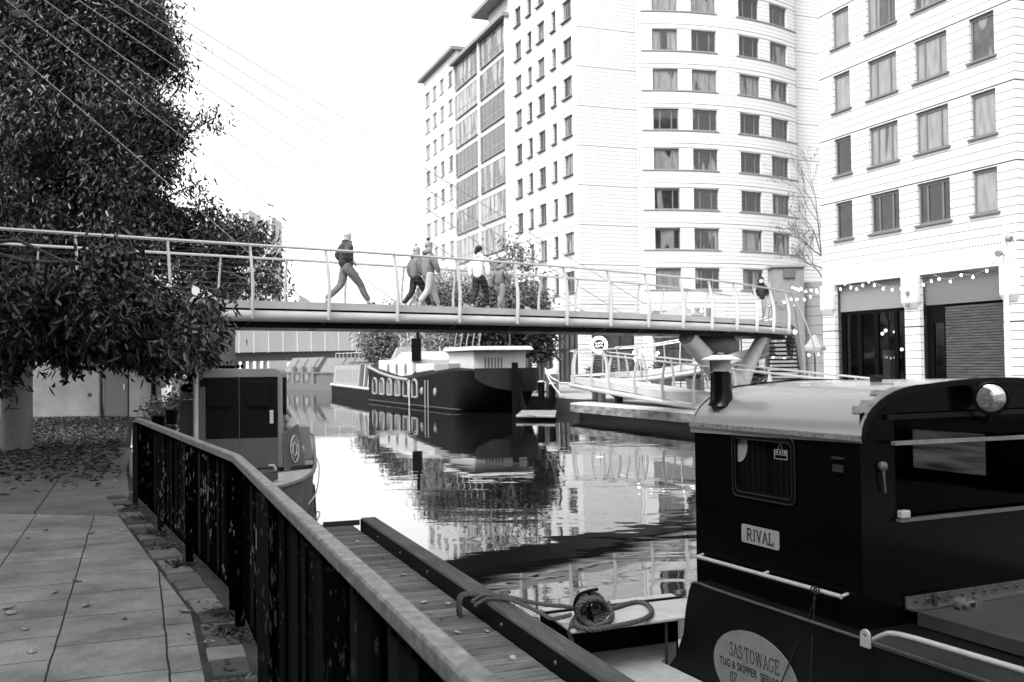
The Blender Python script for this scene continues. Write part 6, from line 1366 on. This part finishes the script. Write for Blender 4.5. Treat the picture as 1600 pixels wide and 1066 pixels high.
# ================================================================== TREES
def blob_points(blobs, n_tw, per, spread, gap=0):
    """twig clumps inside ellipsoids: (centre, radii) -> leaf positions"""
    vol = np.array([b_[1][0] * b_[1][1] * b_[1][2] for b_ in blobs]); vol = vol ** .75; pr = vol / vol.sum(); ch = rng.choice(len(blobs), n_tw, p=pr)
    C_ = np.array([list(b_[0]) for b_ in blobs])[ch]; R_ = np.array([list(b_[1]) for b_ in blobs])[ch]
    d = rng.normal(size=(n_tw, 3)); d /= np.linalg.norm(d, axis=1)[:, None]; r = rng.uniform(size=(n_tw, 1)) ** .42
    T = C_ + d * r * R_
    if gap > 0:
        f = 2.2 / gap; nz = np.sin(T[:, 0] * f * 1.3 + 1.1 * np.sin(T[:, 2] * f * .9)) + np.sin(T[:, 2] * f * 1.15 + 1.3 * np.sin(T[:, 1] * f)) + np.sin((T[:, 1] + T[:, 0] * .5) * f * .8 + 2)
        T = T[nz > -.55]; n_tw = len(T)
    P = np.repeat(T, per, 0) + rng.normal(size=(n_tw * per, 3)) * spread; return P
def limb(g, p, q, r0, r1, wob=.12, n=5):
    p = V(p); q = V(q); pts = []
    for i in range(n + 1):
        t = i / n; c = p.lerp(q, t); 
        if 0 < i < n: c += V((random.uniform(-wob, wob), random.uniform(-wob, wob), random.uniform(-wob, wob) + wob * .8 * math.sin(math.pi * t)))
        pts.append(c)
    g.tube(pts, [r0 + (r1 - r0) * i / n for i in range(n + 1)], 7); return pts
def PB(x, y, d, rx, ry, rz):
    """blob centred at photo pixel x,y at distance d; rx, ry in px; rz in metres"""
    c = U(x, y, d); return (c, (rx * d / F, rz, ry * d / F))
# big tree behind the left end of the bridge (the stay cables pass in front of it)
DT = 28.0
t2_ = thing('tree', 'tall dark leafy tree filling the upper left behind the bridge cables', 'tree', (-14.6, 29.2, 0))
ub_ = [(40, 40, 210, 170, 3.5), (150, 50, 100, 110, 2.6), (215, 70, 48, 75, 2), (238, 15, 36, 50, 1.6), (60, 230, 200, 120, 3.6), (195, 190, 74, 90, 2.4), (246, 185, 48, 34, 1.4), (305, 186, 30, 8, .6), (335, 184, 14, 4, .4), (262, 85, 28, 30, 1), (270, 128, 22, 14, .8), (288, 60, 8, 8, .5), (290, 122, 12, 8, .5), (270, 222, 20, 14, .8), (272, 262, 24, 14, .9),
 (300, 290, 14, 7, .4), (262, 5, 20, 12, .6), (280, 92, 16, 6, .5), (60, 345, 190, 90, 3.4), (190, 290, 84, 70, 2.2), (240, 265, 36, 40, 1.4), (250, 325, 50, 40, 1.6), (300, 325, 26, 12, .8), (325, 335, 20, 8, .6), (290, 372, 66, 42, 1.8), (340, 385, 46, 34, 1.5), (378, 378, 34, 24, 1), (405, 362, 16, 9, .5), (410, 400, 26, 16, .8), (425, 428, 14, 16, .5), (395, 440, 34, 22, 1), (340, 440, 56, 26, 1.4), (436, 455, 6, 12, .3), (280, 440, 70, 34, 1.8), (180, 400, 120, 80, 3), (50, 420, 140, 90, 3.2), (365, 352, 18, 7, .5)]
blobs2 = [PB(x, y, DT - .0 + random.uniform(-.8, .8), rx, ry, rz) for x, y, rx, ry, rz in ub_]
P = blob_points(blobs2, 15500, 13, np.array([.22, .26, .2]), 1.0); Pb = blob_points([(V((-15, 30, 13)), (5, 4, 4)), (V((-17, 31, 8)), (4, 4, 4))], 700, 10, .3)
leaves_obj('crown', [leaf_batch(P, .165, .062, 1.1, .45), leaf_batch(Pb, .3, .11, 1)], M['leaf'], t2_)
g = MB(); limb(g, (-14.6, 29.2, 0), (-13.9, 28.8, 4), .28, .2, .06); limb(g, (-13.9, 28.8, 4), (-14.4, 29, 10), .2, .08, .12)
for b_ in blobs2: limb(g, (-13.9, 28.8, 3.5 + random.uniform(0, 3)), b_[0], .085, .018, .2)
g.build('trunk', M['bark'], t2_, True)
# nearer tree: its low boughs hang in front of the bridge
tr = thing('tree', 'nearer tree with low leafy boughs hanging over the towpath before the bridge', 'tree', (-10.6, 16.2, 0))
DF = 16.5
lb_ = [(100, 484, 130, 54, 2.0), (212, 492, 74, 54, 1.5), (15, 488, 110, 62, 1.9), (268, 498, 42, 36, .9), (312, 492, 18, 13, .5), (296, 540, 28, 24, .7), (255, 545, 42, 26, .8), (180, 530, 56, 24, .9), (100, 532, 26, 20, .5), (110, 560, 13, 15, .3), (318, 522, 12, 20, .4), (178, 408, 26, 26, .6), (0, 560, 20, 46, .6), (330, 470, 8, 6, .3)]
blobs = [PB(x, y, DF + random.uniform(-.6, .6), rx, ry, rz) for x, y, rx, ry, rz in lb_]
P1 = blob_points(blobs, 4300, 12, np.array([.15, .17, .14]), .6)
over = [(V((-12, 15, 8)), (4.0, 4.5, 3.5)), (V((-8.5, 9, 8.3)), (4.2, 4, 2.0)), (V((-5.6, 6.4, 8.0)), (3.2, 3.6, 1.6))]  # unseen canopy above the path, added to shade the paving
P2 = blob_points(over, 1500, 12, .24)
leaves_obj('crown', [leaf_batch(P1, .155, .058, 1.15, .45), leaf_batch(P2, .24, .10, .9)], M['leaf'], tr)
g = MB(); tb0 = V((-10.6, 16.2, 0)); limb(g, tb0, (-10.3, 16.3, 3.2), .30, .24, .05); top_ = V((-10.3, 16.3, 3.2))
for b_ in blobs + over: limb(g, top_ + ZU * random.uniform(-.5, 1.2), b_[0], .06, .012, .15)
limb(g, top_, (-11, 16, 8), .22, .1, .1); g.build('trunk', M['bark'], tr, True)
# far bank trees
def tree(label, base, blobs, m, ntw, per, spread, ll, lw, droop, rt=.16, group='trees along the far bank', name='tree'):
    t_ = thing(name, label, 'tree', tuple(base), 0, group); P = blob_points(blobs, ntw, per, spread); leaves_obj('crown', [leaf_batch(P, ll, lw, droop)], M[m], t_)
    g = MB(); zc = min(b_[0].z for b_ in blobs); tp_ = V((base[0], base[1], max(1.2, zc * .7))); limb(g, base, tp_, rt, rt * .75, .05)
    for b_ in blobs: limb(g, tp_ - ZU * random.uniform(0, .3), b_[0], rt * .5, .015, .15)
    g.build('trunk', M['bark'], t_, True); return t_
def gz(x, y, d): p = U(x, y, d); return V((p.x, p.y, 0))
tree('dark dense round tree behind the black stern of the barge', gz(805, 600, 56), [PB(800, 505, 56, 55, 48, 1.8), PB(760, 520, 56, 35, 32, 1.3), PB(835, 520, 55, 28, 26, 1.0), PB(845, 545, 55, 14, 14, .8)], 'leaf', 2000, 10, .30, .27, .15, .3)
tree('slim pale leafed young tree rising behind the people on the bridge', gz(798, 600, 53), [PB(800, 395, 53, 20, 26, .6), PB(775, 420, 53, 34, 12, .5), PB(830, 425, 53, 16, 30, .5), PB(815, 455, 53, 20, 22, .6), PB(740, 445, 53, 18, 10, .4)], 'leaf_mid', 150, 6, .3, .22, .11, .5, .06)
tree('tall grey willow hanging over the white barge cabin', gz(690, 600, 74), [PB(660, 545, 74, 20, 18, 1.2), PB(745, 525, 72, 24, 26, 1.5), PB(672, 520, 74, 36, 42, 1.8), PB(715, 530, 73, 30, 34, 1.5), PB(690, 480, 74, 34, 30, 1.5), PB(735, 545, 70, 16, 20, .8), PB(700, 455, 74, 60, 24, 1.5)], 'leaf_pale', 2200, 10, .42, .42, .08, 1.6)
tree('bushy mid grey tree beside the end of the concrete road bridge', gz(612, 600, 88), [PB(612, 528, 88, 32, 34, 2), PB(592, 548, 87, 20, 16, 1.2), PB(640, 540, 86, 22, 28, 1.4), PB(625, 500, 88, 20, 20, 1.2)], 'leaf_mid', 1500, 10, .42, .32, .17, .5)
tree('thin wispy willow in front of the concrete road bridge', gz(572, 600, 92), [PB(572, 528, 92, 12, 20, .8), PB(584, 518, 92, 14, 12, .8)], 'leaf_pale', 80, 8, .4, .6, .12, 1.5, .1)
tree('dense dark tree behind the wheelhouse of the barge', gz(760, 600, 62), [PB(765, 535, 62, 30, 24, 1.5), PB(730, 520, 62, 24, 26, 1.2)], 'leaf_mid', 900, 10, .30, .28, .15, .3)
bt = thing('hedge', 'low grey shrubs on the far quay behind the bridge walkers', 'shrub', tuple(gz(740, 600, 66))); P = blob_points([PB(x, 466 + random.uniform(-6, 6), 62, 22, 20, 1) for x in range(680, 850, 20)], 800, 9, .3); leaves_obj('crown', [leaf_batch(P, .22, .11, .2)], M['leaf_mid'], bt)
g = MB()
for x in range(690, 850, 30): limb(g, gz(x, 600, 62), U(x, 470, 62), .06, .02, .1)
g.build('stem', M['bark'], bt, True)
# bare tree before the recessed wall
bare = thing('bare_tree', 'nearly bare thin twigged tree in front of the right hand stone building', 'tree', tuple(gz(1305, 600, 53)))
g = MB()
def twig(p, d, r, ln, dep):
    q = p + d * ln; q2 = p.lerp(q, .5) + V((random.uniform(-1, 1), random.uniform(-1, 1), random.uniform(-1, 1))) * ln * .06; g.tube([p, q2, q], [r, r * .85, r * .66], 5 if r > .02 else 4, True)
    TIPS.append(q)
    if dep == 0: return
    for i in range(random.choice((2, 3, 3))):
        nd = (d + V((random.uniform(-.75, .6), random.uniform(-.6, .6), random.uniform(-.25, .55)))).normalized(); twig(p.lerp(q, random.uniform(.55, 1)), nd, r * .6, ln * random.uniform(.55, .85), dep - 1)
TIPS = []
b0 = gz(1308, 600, 53)
g.tube([b0, U(1303, 480, 53), U(1296, 420, 53)], [.12, .09, .07], 7)
for p_, q_ in (((1284, 400), (1262, 330)), ((1286, 420), (1240, 405)), ((1290, 460), (1232, 500)), ((1284, 400), (1272, 290)), ((1288, 440), (1258, 395)), ((1284, 400), (1245, 370))):
    a_ = U(*p_, 53); b_ = U(*q_, 52.5 + random.uniform(-1, .6)); d_ = (b_ - a_); twig(a_, d_.normalized(), .035, d_.length * .6, 5)
g.build('trunk', mat('grey_twigs', .10, .9, .1), bare)
P = np.array([list(t_) for t_ in random.choices(TIPS, k=min(len(TIPS), 380))]); P = P + rng.normal(size=P.shape) * .1; leaves_obj('crown', [leaf_batch(P, .11, .07, .6)], M['leaf_mid'], bare)

# ================================================================== LEFT BANK: service building, exit sign, bank clutter
u0, u1 = G(20, 653, 0), G(244, 651, 0); ud = V((u1.x - u0.x, u1.y - u0.y, 0)).normalized(); ul = (u1 - u0).length; un = V((-ud.y, ud.x, 0))
M['render'] = mat('blotchy_pale_render', .15, .85, .1, .35, .7, .003, 12)
ub = thing('service_building', 'low pale rendered service building with a grey steel door under the tree', 'building', tuple(u0))
def fU(s, z, dep): return V((u0.x, u0.y, 0)) + ud * s + un * dep + ZU * z
sd0, sd1 = wallhit(155, 600, (u0.x, u0.y), (ud.x, ud.y))[0], wallhit(200, 600, (u0.x, u0.y), (ud.x, ud.y))[0]; zdd = wallhit(178, 551, (u0.x, u0.y), (ud.x, ud.y))[1]; print('door', sd0, sd1, zdd)
g = MB(); facade(g, fU, -14, ul, 0, 3.4, [(sd0, sd1, .0, zdd)], .12); g.add([fU(ul, 0, 0), fU(ul, 0, 8), fU(ul, 3.4, 8), fU(ul, 3.4, 0)], [(0, 1, 2, 3)]); g.build('wall', M['render'], ub)
g = MB(); g.add([fU(-14, 3.4, -.2), fU(ul + .2, 3.4, -.2), fU(ul + .2, 3.45, 8), fU(-14, 3.45, 8)], [(0, 1, 2, 3)]); g.build('roof', M['dark'], ub)
mdoor = mat('steel_door_grey', .06, .5, .3, .15, 2)
g = MB(); g.hexa([fU(sd0 + .14, .02, .06), fU(sd1 - .02, .02, .06), fU(sd1 - .02, .02, .11), fU(sd0 + .14, .02, .11), fU(sd0 + .14, zdd - .05, .06), fU(sd1 - .02, zdd - .05, .06), fU(sd1 - .02, zdd - .05, .11), fU(sd0 + .14, zdd - .05, .11)]); dr = g.build('door', mdoor, ub)
g = MB(); g.tube([fU(sd0 + .06, 0, .02), fU(sd0 + .06, zdd, .02)], .05, 6); g.tube([fU(sd1, 0, .0), fU(sd1, zdd, .0)], .03, 6); g.build('door_frame', M['dark'], dr)
g = MB(); q = fU(sd1 - .16, 1.05, .04); g.obox(q, ud * .02, un * .02, ZU * .09); g.build('handle', M['steel'], dr)
for xx in (140,):
    g = MB(); q = wallhit(xx, 617, (u0.x, u0.y), (ud.x, ud.y)); g.obox(fU(q[0], q[1], -.01), ud * .06, un * .01, ZU * .06); g.build('wall_socket', M['dark'], ub)
g = MB(); q = fU(ul - .05, 0, -.1); g.tube([q, q + ZU * 3.4], .09, 8); g.build('drainpipe', M['black'], ub)
(sa_, za_), (sb_, zb_) = wallhit(161, 553, (u0.x, u0.y), (ud.x, ud.y)), wallhit(193, 571, (u0.x, u0.y), (ud.x, ud.y))
sg_ = thing('exit_sign', 'dark fire exit sign with white lettering above the grey steel door', 'sign', tuple(fU(sa_, za_, -.03)))
g = MB(); g.hexa([fU(sa_, zb_, -.04), fU(sb_, zb_, -.04), fU(sb_, zb_, -.012), fU(sa_, zb_, -.012), fU(sa_, za_, -.04), fU(sb_, za_, -.04), fU(sb_, za_, -.012), fU(sa_, za_, -.012)]); g.build('plate', mat('sign_plate_dark', .03, .5), sg_)
hh_ = za_ - zb_; ww_ = sb_ - sa_
mwl = mat('sign_white_letters', .6, .5)
for tx, y0 in (('FIRE EXIT', .56), ('KEEP CLEAR', .12)):
    g = bfont(tx, lambda a, b_: fU(a, b_, -.045), sa_ + ww_ * .06, sb_ - ww_ * .06, zb_ + hh_ * y0, zb_ + hh_ * (y0 + .32), .02); g.build('lettering', mwl, sg_)
def bush(label, blobs, base, m='leaf_mid', ntw=120, sp=.12, ll=.14, lw=.06):
    t_ = thing('bush', label, 'bush', tuple(base), 0, 'bushes on the left bank'); P = blob_points(blobs, ntw, 9, sp); leaves_obj('foliage', [leaf_batch(P, ll, lw, .2)], M[m], t_); g = MB()
    for b_ in blobs: limb(g, base, b_[0], .03, .008, .08)
    g.build('stem', M['bark'], t_, True)
bush('pale leafy bush beyond the railing beside the leaning boards', [PB(285, 600, 27, 18, 26, .8), PB(300, 570, 28, 22, 24, .8), PB(268, 560, 29, 18, 30, .8)], G(285, 655, 0), 'leaf_pale', 260, .14, .16, .06)
bush('low weedy bush between the pale wall and the leaning boards', [PB(246, 640, 25, 12, 16, .5), PB(262, 655, 22, 14, 12, .5), PB(275, 640, 24, 16, 20, .5)], G(262, 668, 0), 'leaf_mid', 200)
for i, (x0, y0, x1, y1, lab) in enumerate(((262, 654, 256, 607, 'taller pale board leaning on the bank beyond the railing'), (258, 650, 265, 602, 'pale board crossing behind the taller leaning board'))):
    a_ = U(x0, y0, 24 + i * .3); b_ = U(x1, y1, 24.4 + i * .3); g = MB(); g.beam(a_, b_, .04 if i else .03, .13, V((1, 0, 0))); solo(g, 'leaning_board', mat('pale_bare_board', .42, .8, .1, .2, 5), lab, 'board', tuple(a_))
for x, y, lab in ((247, 658, 'dark round plant pot nearest the far end of the railing'), (268, 648, 'dark square plant pot by the foot of the leaning boards')):
    q = U(x, y, 20.5); g = MB(); g.lathe([(.10, -.2), (.14, .1), (.15, .1), (.12, .08)], q, 12); solo(g, 'plant_pot', M['black'], lab, 'pot', tuple(q), smooth=True)
# ================================================================== FAR ROAD BRIDGE and what shows beyond it
M['rc'] = mat('pale_road_bridge_concrete', .25, .8, .1, .10, .6, .0, stretch=(1, 1, .3))
rbg = thing('road_bridge', 'pale concrete road bridge crossing the canal far beyond the boats', 'bridge', tuple(gz(460, 560, 125)))
x0_, x1_ = U(250, 535, 118), U(610, 535, 134); dd = V((x1_.x - x0_.x, x1_.y - x0_.y, 0)).normalized(); dn = V((-dd.y, dd.x, 0)); ln = (x1_ - x0_).length
def RBp(a, c, z): return V((x0_.x, x0_.y, 0)) + dd * a + dn * c + ZU * z
ztl, zbl = U(345, 521, 122).z, U(345, 555.5, 122).z; ztr, zbr = U(578, 514, 132).z, U(578, 547, 132).z; print('roadbridge', ztl, zbl, ztr, zbr)
zt2, zb2 = (ztl + ztr) / 2, (zbl + zbr) / 2
g = MB(); g.hexa([RBp(-20, 0, zbl), RBp(ln, 0, zbr), RBp(ln, 10, zbr), RBp(-20, 10, zbl), RBp(-20, 0, ztl), RBp(ln, 0, ztr), RBp(ln, 10, ztr), RBp(-20, 10, ztl)]); g.build('deck', M['rc'], rbg)
g = MB(); n = 16
for i in range(n): a = i * ln / n; k = i / n; g.hexa([RBp(a, -.03, zbl + (zbr - zbl) * k + .05), RBp(a + .12, -.03, zbl + (zbr - zbl) * k + .05), RBp(a + .12, .01, zbl + (zbr - zbl) * k + .05), RBp(a, .01, zbl + (zbr - zbl) * k + .05), RBp(a, -.03, ztl + (ztr - ztl) * k - .05), RBp(a + .12, -.03, ztl + (ztr - ztl) * k - .05), RBp(a + .12, .01, ztl + (ztr - ztl) * k - .05), RBp(a, .01, ztl + (ztr - ztl) * k - .05)])
g.build('panel_joint', M['stone'], rbg)
g = MB(); g.hexa([RBp(-20, 1.2, zbl - 1.1), RBp(ln, 1.2, zbr - 1.1), RBp(ln, 9, zbr - 1.1), RBp(-20, 9, zbl - 1.1), RBp(-20, 1.2, zbl - .01), RBp(ln, 1.2, zbr - .01), RBp(ln, 9, zbr - .01), RBp(-20, 9, zbl - .01)]); g.build('underside', M['mid'], rbg)
g = MB(); 
for a in (ln - 1.5, -16): g.hexa([RBp(a, .5, -1), RBp(a + 5, .5, -1), RBp(a + 5, 10, -1), RBp(a, 10, -1), RBp(a, .5, zbl - .3), RBp(a + 5, .5, zbl - .3), RBp(a + 5, 10, zbl - .3), RBp(a, 10, zbl - .3)])
g.build('abutment', M['mid'], rbg)
def far_block(label, x0, x1, ytop, d, nx_, nz_, name='distant_building'):
    a_, b_ = U(x0, ytop, d), U(x1, ytop, d); t_ = thing(name, label, 'building', (a_.x, a_.y, 0)); g = MB(); H = a_.z
    def ff_(s, z, dep): return V((a_.x + s, a_.y + dep, z))
    wd = b_.x - a_.x; hs = [(wd * (i + .2) / nx_, wd * (i + .8) / nx_, H * (j + .3) / nz_, H * (j + .8) / nz_) for i in range(nx_) for j in range(nz_)]
    facade(g, ff_, 0, wd, 0, H, hs, .4); g.add([ff_(0, H, 0), ff_(wd, H, 0), ff_(wd, H, 12), ff_(0, H, 12)], [(0, 1, 2, 3)]); g.add([ff_(wd, 0, 0), ff_(wd, 0, 12), ff_(wd, H, 12), ff_(wd, H, 0)], [(0, 1, 2, 3)]); g.build('wall', M['facade_far'], t_)
    for h_ in hs: g = MB(); g.add([ff_(h_[0], h_[2], .35), ff_(h_[1], h_[2], .35), ff_(h_[1], h_[3], .35), ff_(h_[0], h_[3], .35)], [(0, 1, 2, 3)]); g.build('window', M['glass_bright'], t_)
far_block('faint pale tower block showing just above the left tree', 352, 388, 327, 240, 3, 8); far_block('distant slim pale block with a flat top right of the tree edge', 402, 424, 338, 260, 2, 8)
far_block('long white building just visible between the two bridges', 340, 580, 509, 190, 14, 5); far_block('pale low building seen beneath the far road bridge', 330, 420, 556, 150, 8, 1)
# ================================================================== LAMP POST, STRING LIGHTS, PARASOLS, SIGN, PLANTERS
lp = thing('lamp_post', 'tall slim pale post with two small floodlights before the slatted shutter', 'lamp post', tuple(gz(1573, 500, 35)))
q = gz(1573, 470, 35); zt3 = U(1573, 349, 35).z; g = MB(); g.lathe([(.10, 0), (.095, .6), (.085, 4), (.07, zt3), (.001, zt3 + .02)], q, 14); g.build('pole', M['stone'], lp, True)
for x, y, sx in ((1561, 396, -1), (1577, 373, .3)):
    c = U(x, y, 34.8); g = MB(); g.lathe([(.06, -.14), (.10, -.08), (.12, .06), (.11, .08)], c, 14, V((sx, -.6, -.25))); fl = g.build('floodlight', M['greypanel'], lp, True); g = MB(); g.tube([c, V((q.x, q.y, c.z - .05))], .025, 6); g.build('bracket', M['greypanel'], fl)
def string(label, pts, nb_, sag, drop=.06, r=.042, group='festoon lights along the far bank'):
    t_ = thing('string_lights', label, 'string lights', tuple(pts[0]), 0, group); g = MB(); allp = []
    for a_, b_ in zip(pts, pts[1:]):
        for i in range(13): f = i / 12; allp.append(a_.lerp(b_, f) - ZU * sag * 4 * f * (1 - f))
    g.tube(allp, .012, 4); g.build('cable', M['wire'], t_); me = None
    for i in range(nb_):
        f = (i + .5) / nb_ * (len(allp) - 1); j = int(f); c = allp[j].lerp(allp[min(j + 1, len(allp) - 1)], f - j) - ZU * (drop + random.uniform(0, .1))
        g = MB(); g.ell(c, (r, r, r * 1.2), 8, 6); g.build('bulb', M['bulb'], t_, True)
def fRo(x, y, o): s_, z_ = wallhit(x, y, (Q0.x, Q0.y), RD); return fR(s_, z_, -o)
string('lit festoon string across the left shop opening of the arcade', [fRo(1292, 455, .5), fRo(1345, 441, .9), fRo(1384, 437, .9), fRo(1430, 443, .5)], 13, .25)
string('lit festoon string across the slatted shutter of the arcade', [fRo(1432, 443, .5), fRo(1455, 440, .8), fRo(1488, 430, .9), fRo(1530, 428, .9), fRo(1572, 412, .6)], 10, .2)
string('lit festoon string by the right end of the footbridge', [U(1236, 440, 46), U(1252, 448, 47), U(1280, 446, 47.5)], 7, .15); string('lit festoon string hanging lower beside the staircase', [U(1220, 468, 44), U(1240, 462, 45), U(1262, 462, 46), U(1282, 446, 47)], 6, .1)
string('lit festoon string at walking height behind the staircase', [U(1200, 553, 46), U(1232, 556, 46), U(1258, 553, 46), U(1286, 548, 47)], 6, .05); string('lit festoon string behind the right half of the footbridge rail', [U(985, 488, 60), U(1040, 484, 58), U(1090, 480, 56), U(1140, 486, 55)], 9, .2, r=.07)
string('lit festoon string round the shop window behind the ramp', [U(990, 540, 66), U(993, 562, 66), U(1004, 546, 66), U(1022, 552, 66), U(1030, 545, 66)], 9, .1, r=.08)
def parasol(x, ytop, yedge, hw_px, d, label):
    c = U(x, yedge, d); zt_ = U(x, ytop, d).z; r = hw_px * d / F; t_ = thing('parasol', label, 'parasol', (c.x, c.y, 0), 0, 'parasols on the far bank'); g = MB(); n = 8
    apex = V((c.x, c.y, zt_)); rim = [V((c.x + r * math.cos(2 * math.pi * i / n + .3), c.y + r * math.sin(2 * math.pi * i / n + .3), c.z)) for i in range(n)]
    g.add([apex] + rim + [p - ZU * .15 for p in rim], [(0, 1 + i, 1 + (i + 1) % n) for i in range(n)] + [(1 + i, n + 1 + i, n + 1 + (i + 1) % n, 1 + (i + 1) % n) for i in range(n)]); g.build('canopy', mat('canvas', .2, .8, .1), t_)
    g = MB(); g.tube([V((c.x, c.y, 0)), apex], .035, 8); g.build('pole', M['dark'], t_); g = MB(); g.lathe([(.35, 0), (.35, .08), (.05, .12)], (c.x, c.y, 0), 12); g.build('base', M['mid'], t_)
parasol(1273, 521, 543, 17, 45, 'pale parasol beside the stone column at the foot of the stairs'); parasol(846, 543, 554, 27, 58, 'wide pale parasol between the barge stern and the tip of the ramp'); parasol(1062, 476, 494, 40, 58, 'broad pale parasol rising behind the footbridge near the splayed support')
nsn = thing('ring_sign', 'round lit sign with a scalloped white ring hanging in the shop front', 'sign', tuple(U(936, 539, 68))); c = U(936, 539, 68); g = MB()
for i in range(18):
    a = 2 * math.pi * i / 18; g.ell(c + V((math.cos(a) * .50, 0, math.sin(a) * .50)), (.10, .05, .10), 8, 6)
g.build('bulb_ring', M['neon'], nsn, True); g = MB(); g.tube([c + V((.43 * math.cos(R(a)), 0, .43 * math.sin(R(a)))) for a in range(0, 361, 15)], .04, 6, False)
for dz_ in (.12, -.08): g.tube([c + V((x, 0, dz_ + .05 * math.sin(x * 14))) for x in [i * .04 - .24 for i in range(13)]], .018, 5)
g.build('lit_script', M['neon'], nsn, True); g = MB(); g.tube([c + ZU * .5, c + ZU * 1.2], .02, 5); g.build('hanger', M['dark'], nsn)
for x, d, w_, h_, lab in ((994, 50, .55, 1.0, 'dark tapered planter with low shrubs left of the slender ramp post'), (1036, 47, .6, 1.15, 'tall tapered dark planter nearest the chimney of the tug'), (960, 54, .5, .9, 'dark tapered planter farthest along behind the ramp rail'), (1085, 46, .5, .9, 'dark tapered planter behind the tug chimney'), (930, 56, .45, .9, 'dark tapered planter below the round lit sign'), (1180, 43, .5, .8, 'dark tapered planter at the foot of the stairs')):
    b_ = gz(x, 600, d); t_ = thing('planter', lab, 'planter', tuple(b_), 0, 'planters on the far quay'); g = MB(); g.lathe([(w_ * .55, .01), (w_ * .8, h_), (w_ * .7, h_), (w_ * .66, h_ - .1)], b_, 4); g.build('tub', M['mid'], t_)
    P = blob_points([(b_ + ZU * (h_ + .25), (w_ * .8, w_ * .8, .3))], 40, 9, .1); leaves_obj('foliage', [leaf_batch(P, .2, .08, -.2)], M['leaf'], t_)
pqa, pqb = U(1209, 438, 52), U(1256, 414, 52)
pl_ = thing('plaque_block', 'square stone plaque block with a dark inset standing behind the bridge end', 'monument', (pqa.x, pqa.y, 0)); g = MB(); g.box(pqa.x, pqb.x, pqa.y, pqa.y + 1.2, 0, pqb.z - .12); g.build('block', mat('grey_stone_block', .17, .8, .1, .15, 3), pl_); g = MB(); g.box(pqa.x - .12, pqb.x + .12, pqa.y - .12, pqa.y + 1.3, pqb.z - .115, pqb.z); g.build('cornice', mat('grey_stone_cap', .18, .8), pl_)
a_, b_ = U(1224, 434, 51.9), U(1241, 420, 51.9); g = MB(); g.box(a_.x, b_.x, a_.y, pqa.y - .002, a_.z, b_.z); g.build('inset', M['mid'], pl_)
# a low grey wall below the plaque
wa, wb_ = gz(1190, 600, 52.6), gz(1300, 600, 52.6); g = MB(); g.box(wa.x, wb_.x, wa.y, wa.y + .5, 0, U(1240, 441, 52.6).z); solo(g, 'garden_wall', facade_mat('grey_stone_courses', .24, .5, .03, 20), 'grey coursed stone wall below the plaque block beside the stairs', 'wall', tuple(wa))
# bollard drums and litter bins by the mooring
for x, y, d, lab in ((846, 596, 46, 'left of the two black mooring drums beside the barge stern'), (863, 599, 45.5, 'right of the two black mooring drums beside the barge stern')):
    b_ = gz(x, 620, d); zt_ = U(x, y, d).z; t_ = thing('drum', lab, 'drum', tuple(b_), 0, 'black drums at the mooring'); g = MB(); g.lathe([(.15, 0), (.16, zt_ - .04), (.15, zt_ - .04)], b_, 14); g.build('barrel', M['black'], t_, True); g = MB(); g.lathe([(.16, zt_ - .038), (.16, zt_ + .02), (.02, zt_ + .04)], b_, 14); g.build('lid', M['stone'], t_, True)
b_ = gz(863, 600, 49); t_ = thing('litter_bin', 'pale topped grey bin standing left of the ramp tip', 'bin', tuple(b_)); g = MB(); g.box(b_.x - .3, b_.x + .3, b_.y - .3, b_.y + .3, 0, 1.15); g.build('case', M['mid'], t_, bevel=.03); g = MB(); g.lathe([(.36, 1.16), (.33, 1.35), (.05, 1.42)], b_, 14); g.build('lid', M['stone'], t_, True)
# pale awning wall strip of the market behind the ramp
g = MB(); a_, b_ = gz(1020, 600, 63), gz(1110, 600, 60); g.add([a_ + ZU * 3.2, b_ + ZU * 3.2, b_ + ZU * 4.9, a_ + ZU * 4.9], [(0, 1, 2, 3)]); g.prism([a_ + ZU * 3.2, b_ + ZU * 3.2, b_ + ZU * 4.9, a_ + ZU * 4.9], V((.3, .8, 0))); g.beam(a_ + V((.2, .4, 0)), a_ + V((.2, .4, 3.2)), .15, .15); g.beam(b_ + V((-.1, .4, 0)), b_ + V((-.1, .4, 3.2)), .15, .15); solo(g, 'canopy', mat('grey_canopy', .22, .7, .2, .06, 2), 'plain grey canopy board behind the far leg of the ramp', 'canopy', tuple(a_))
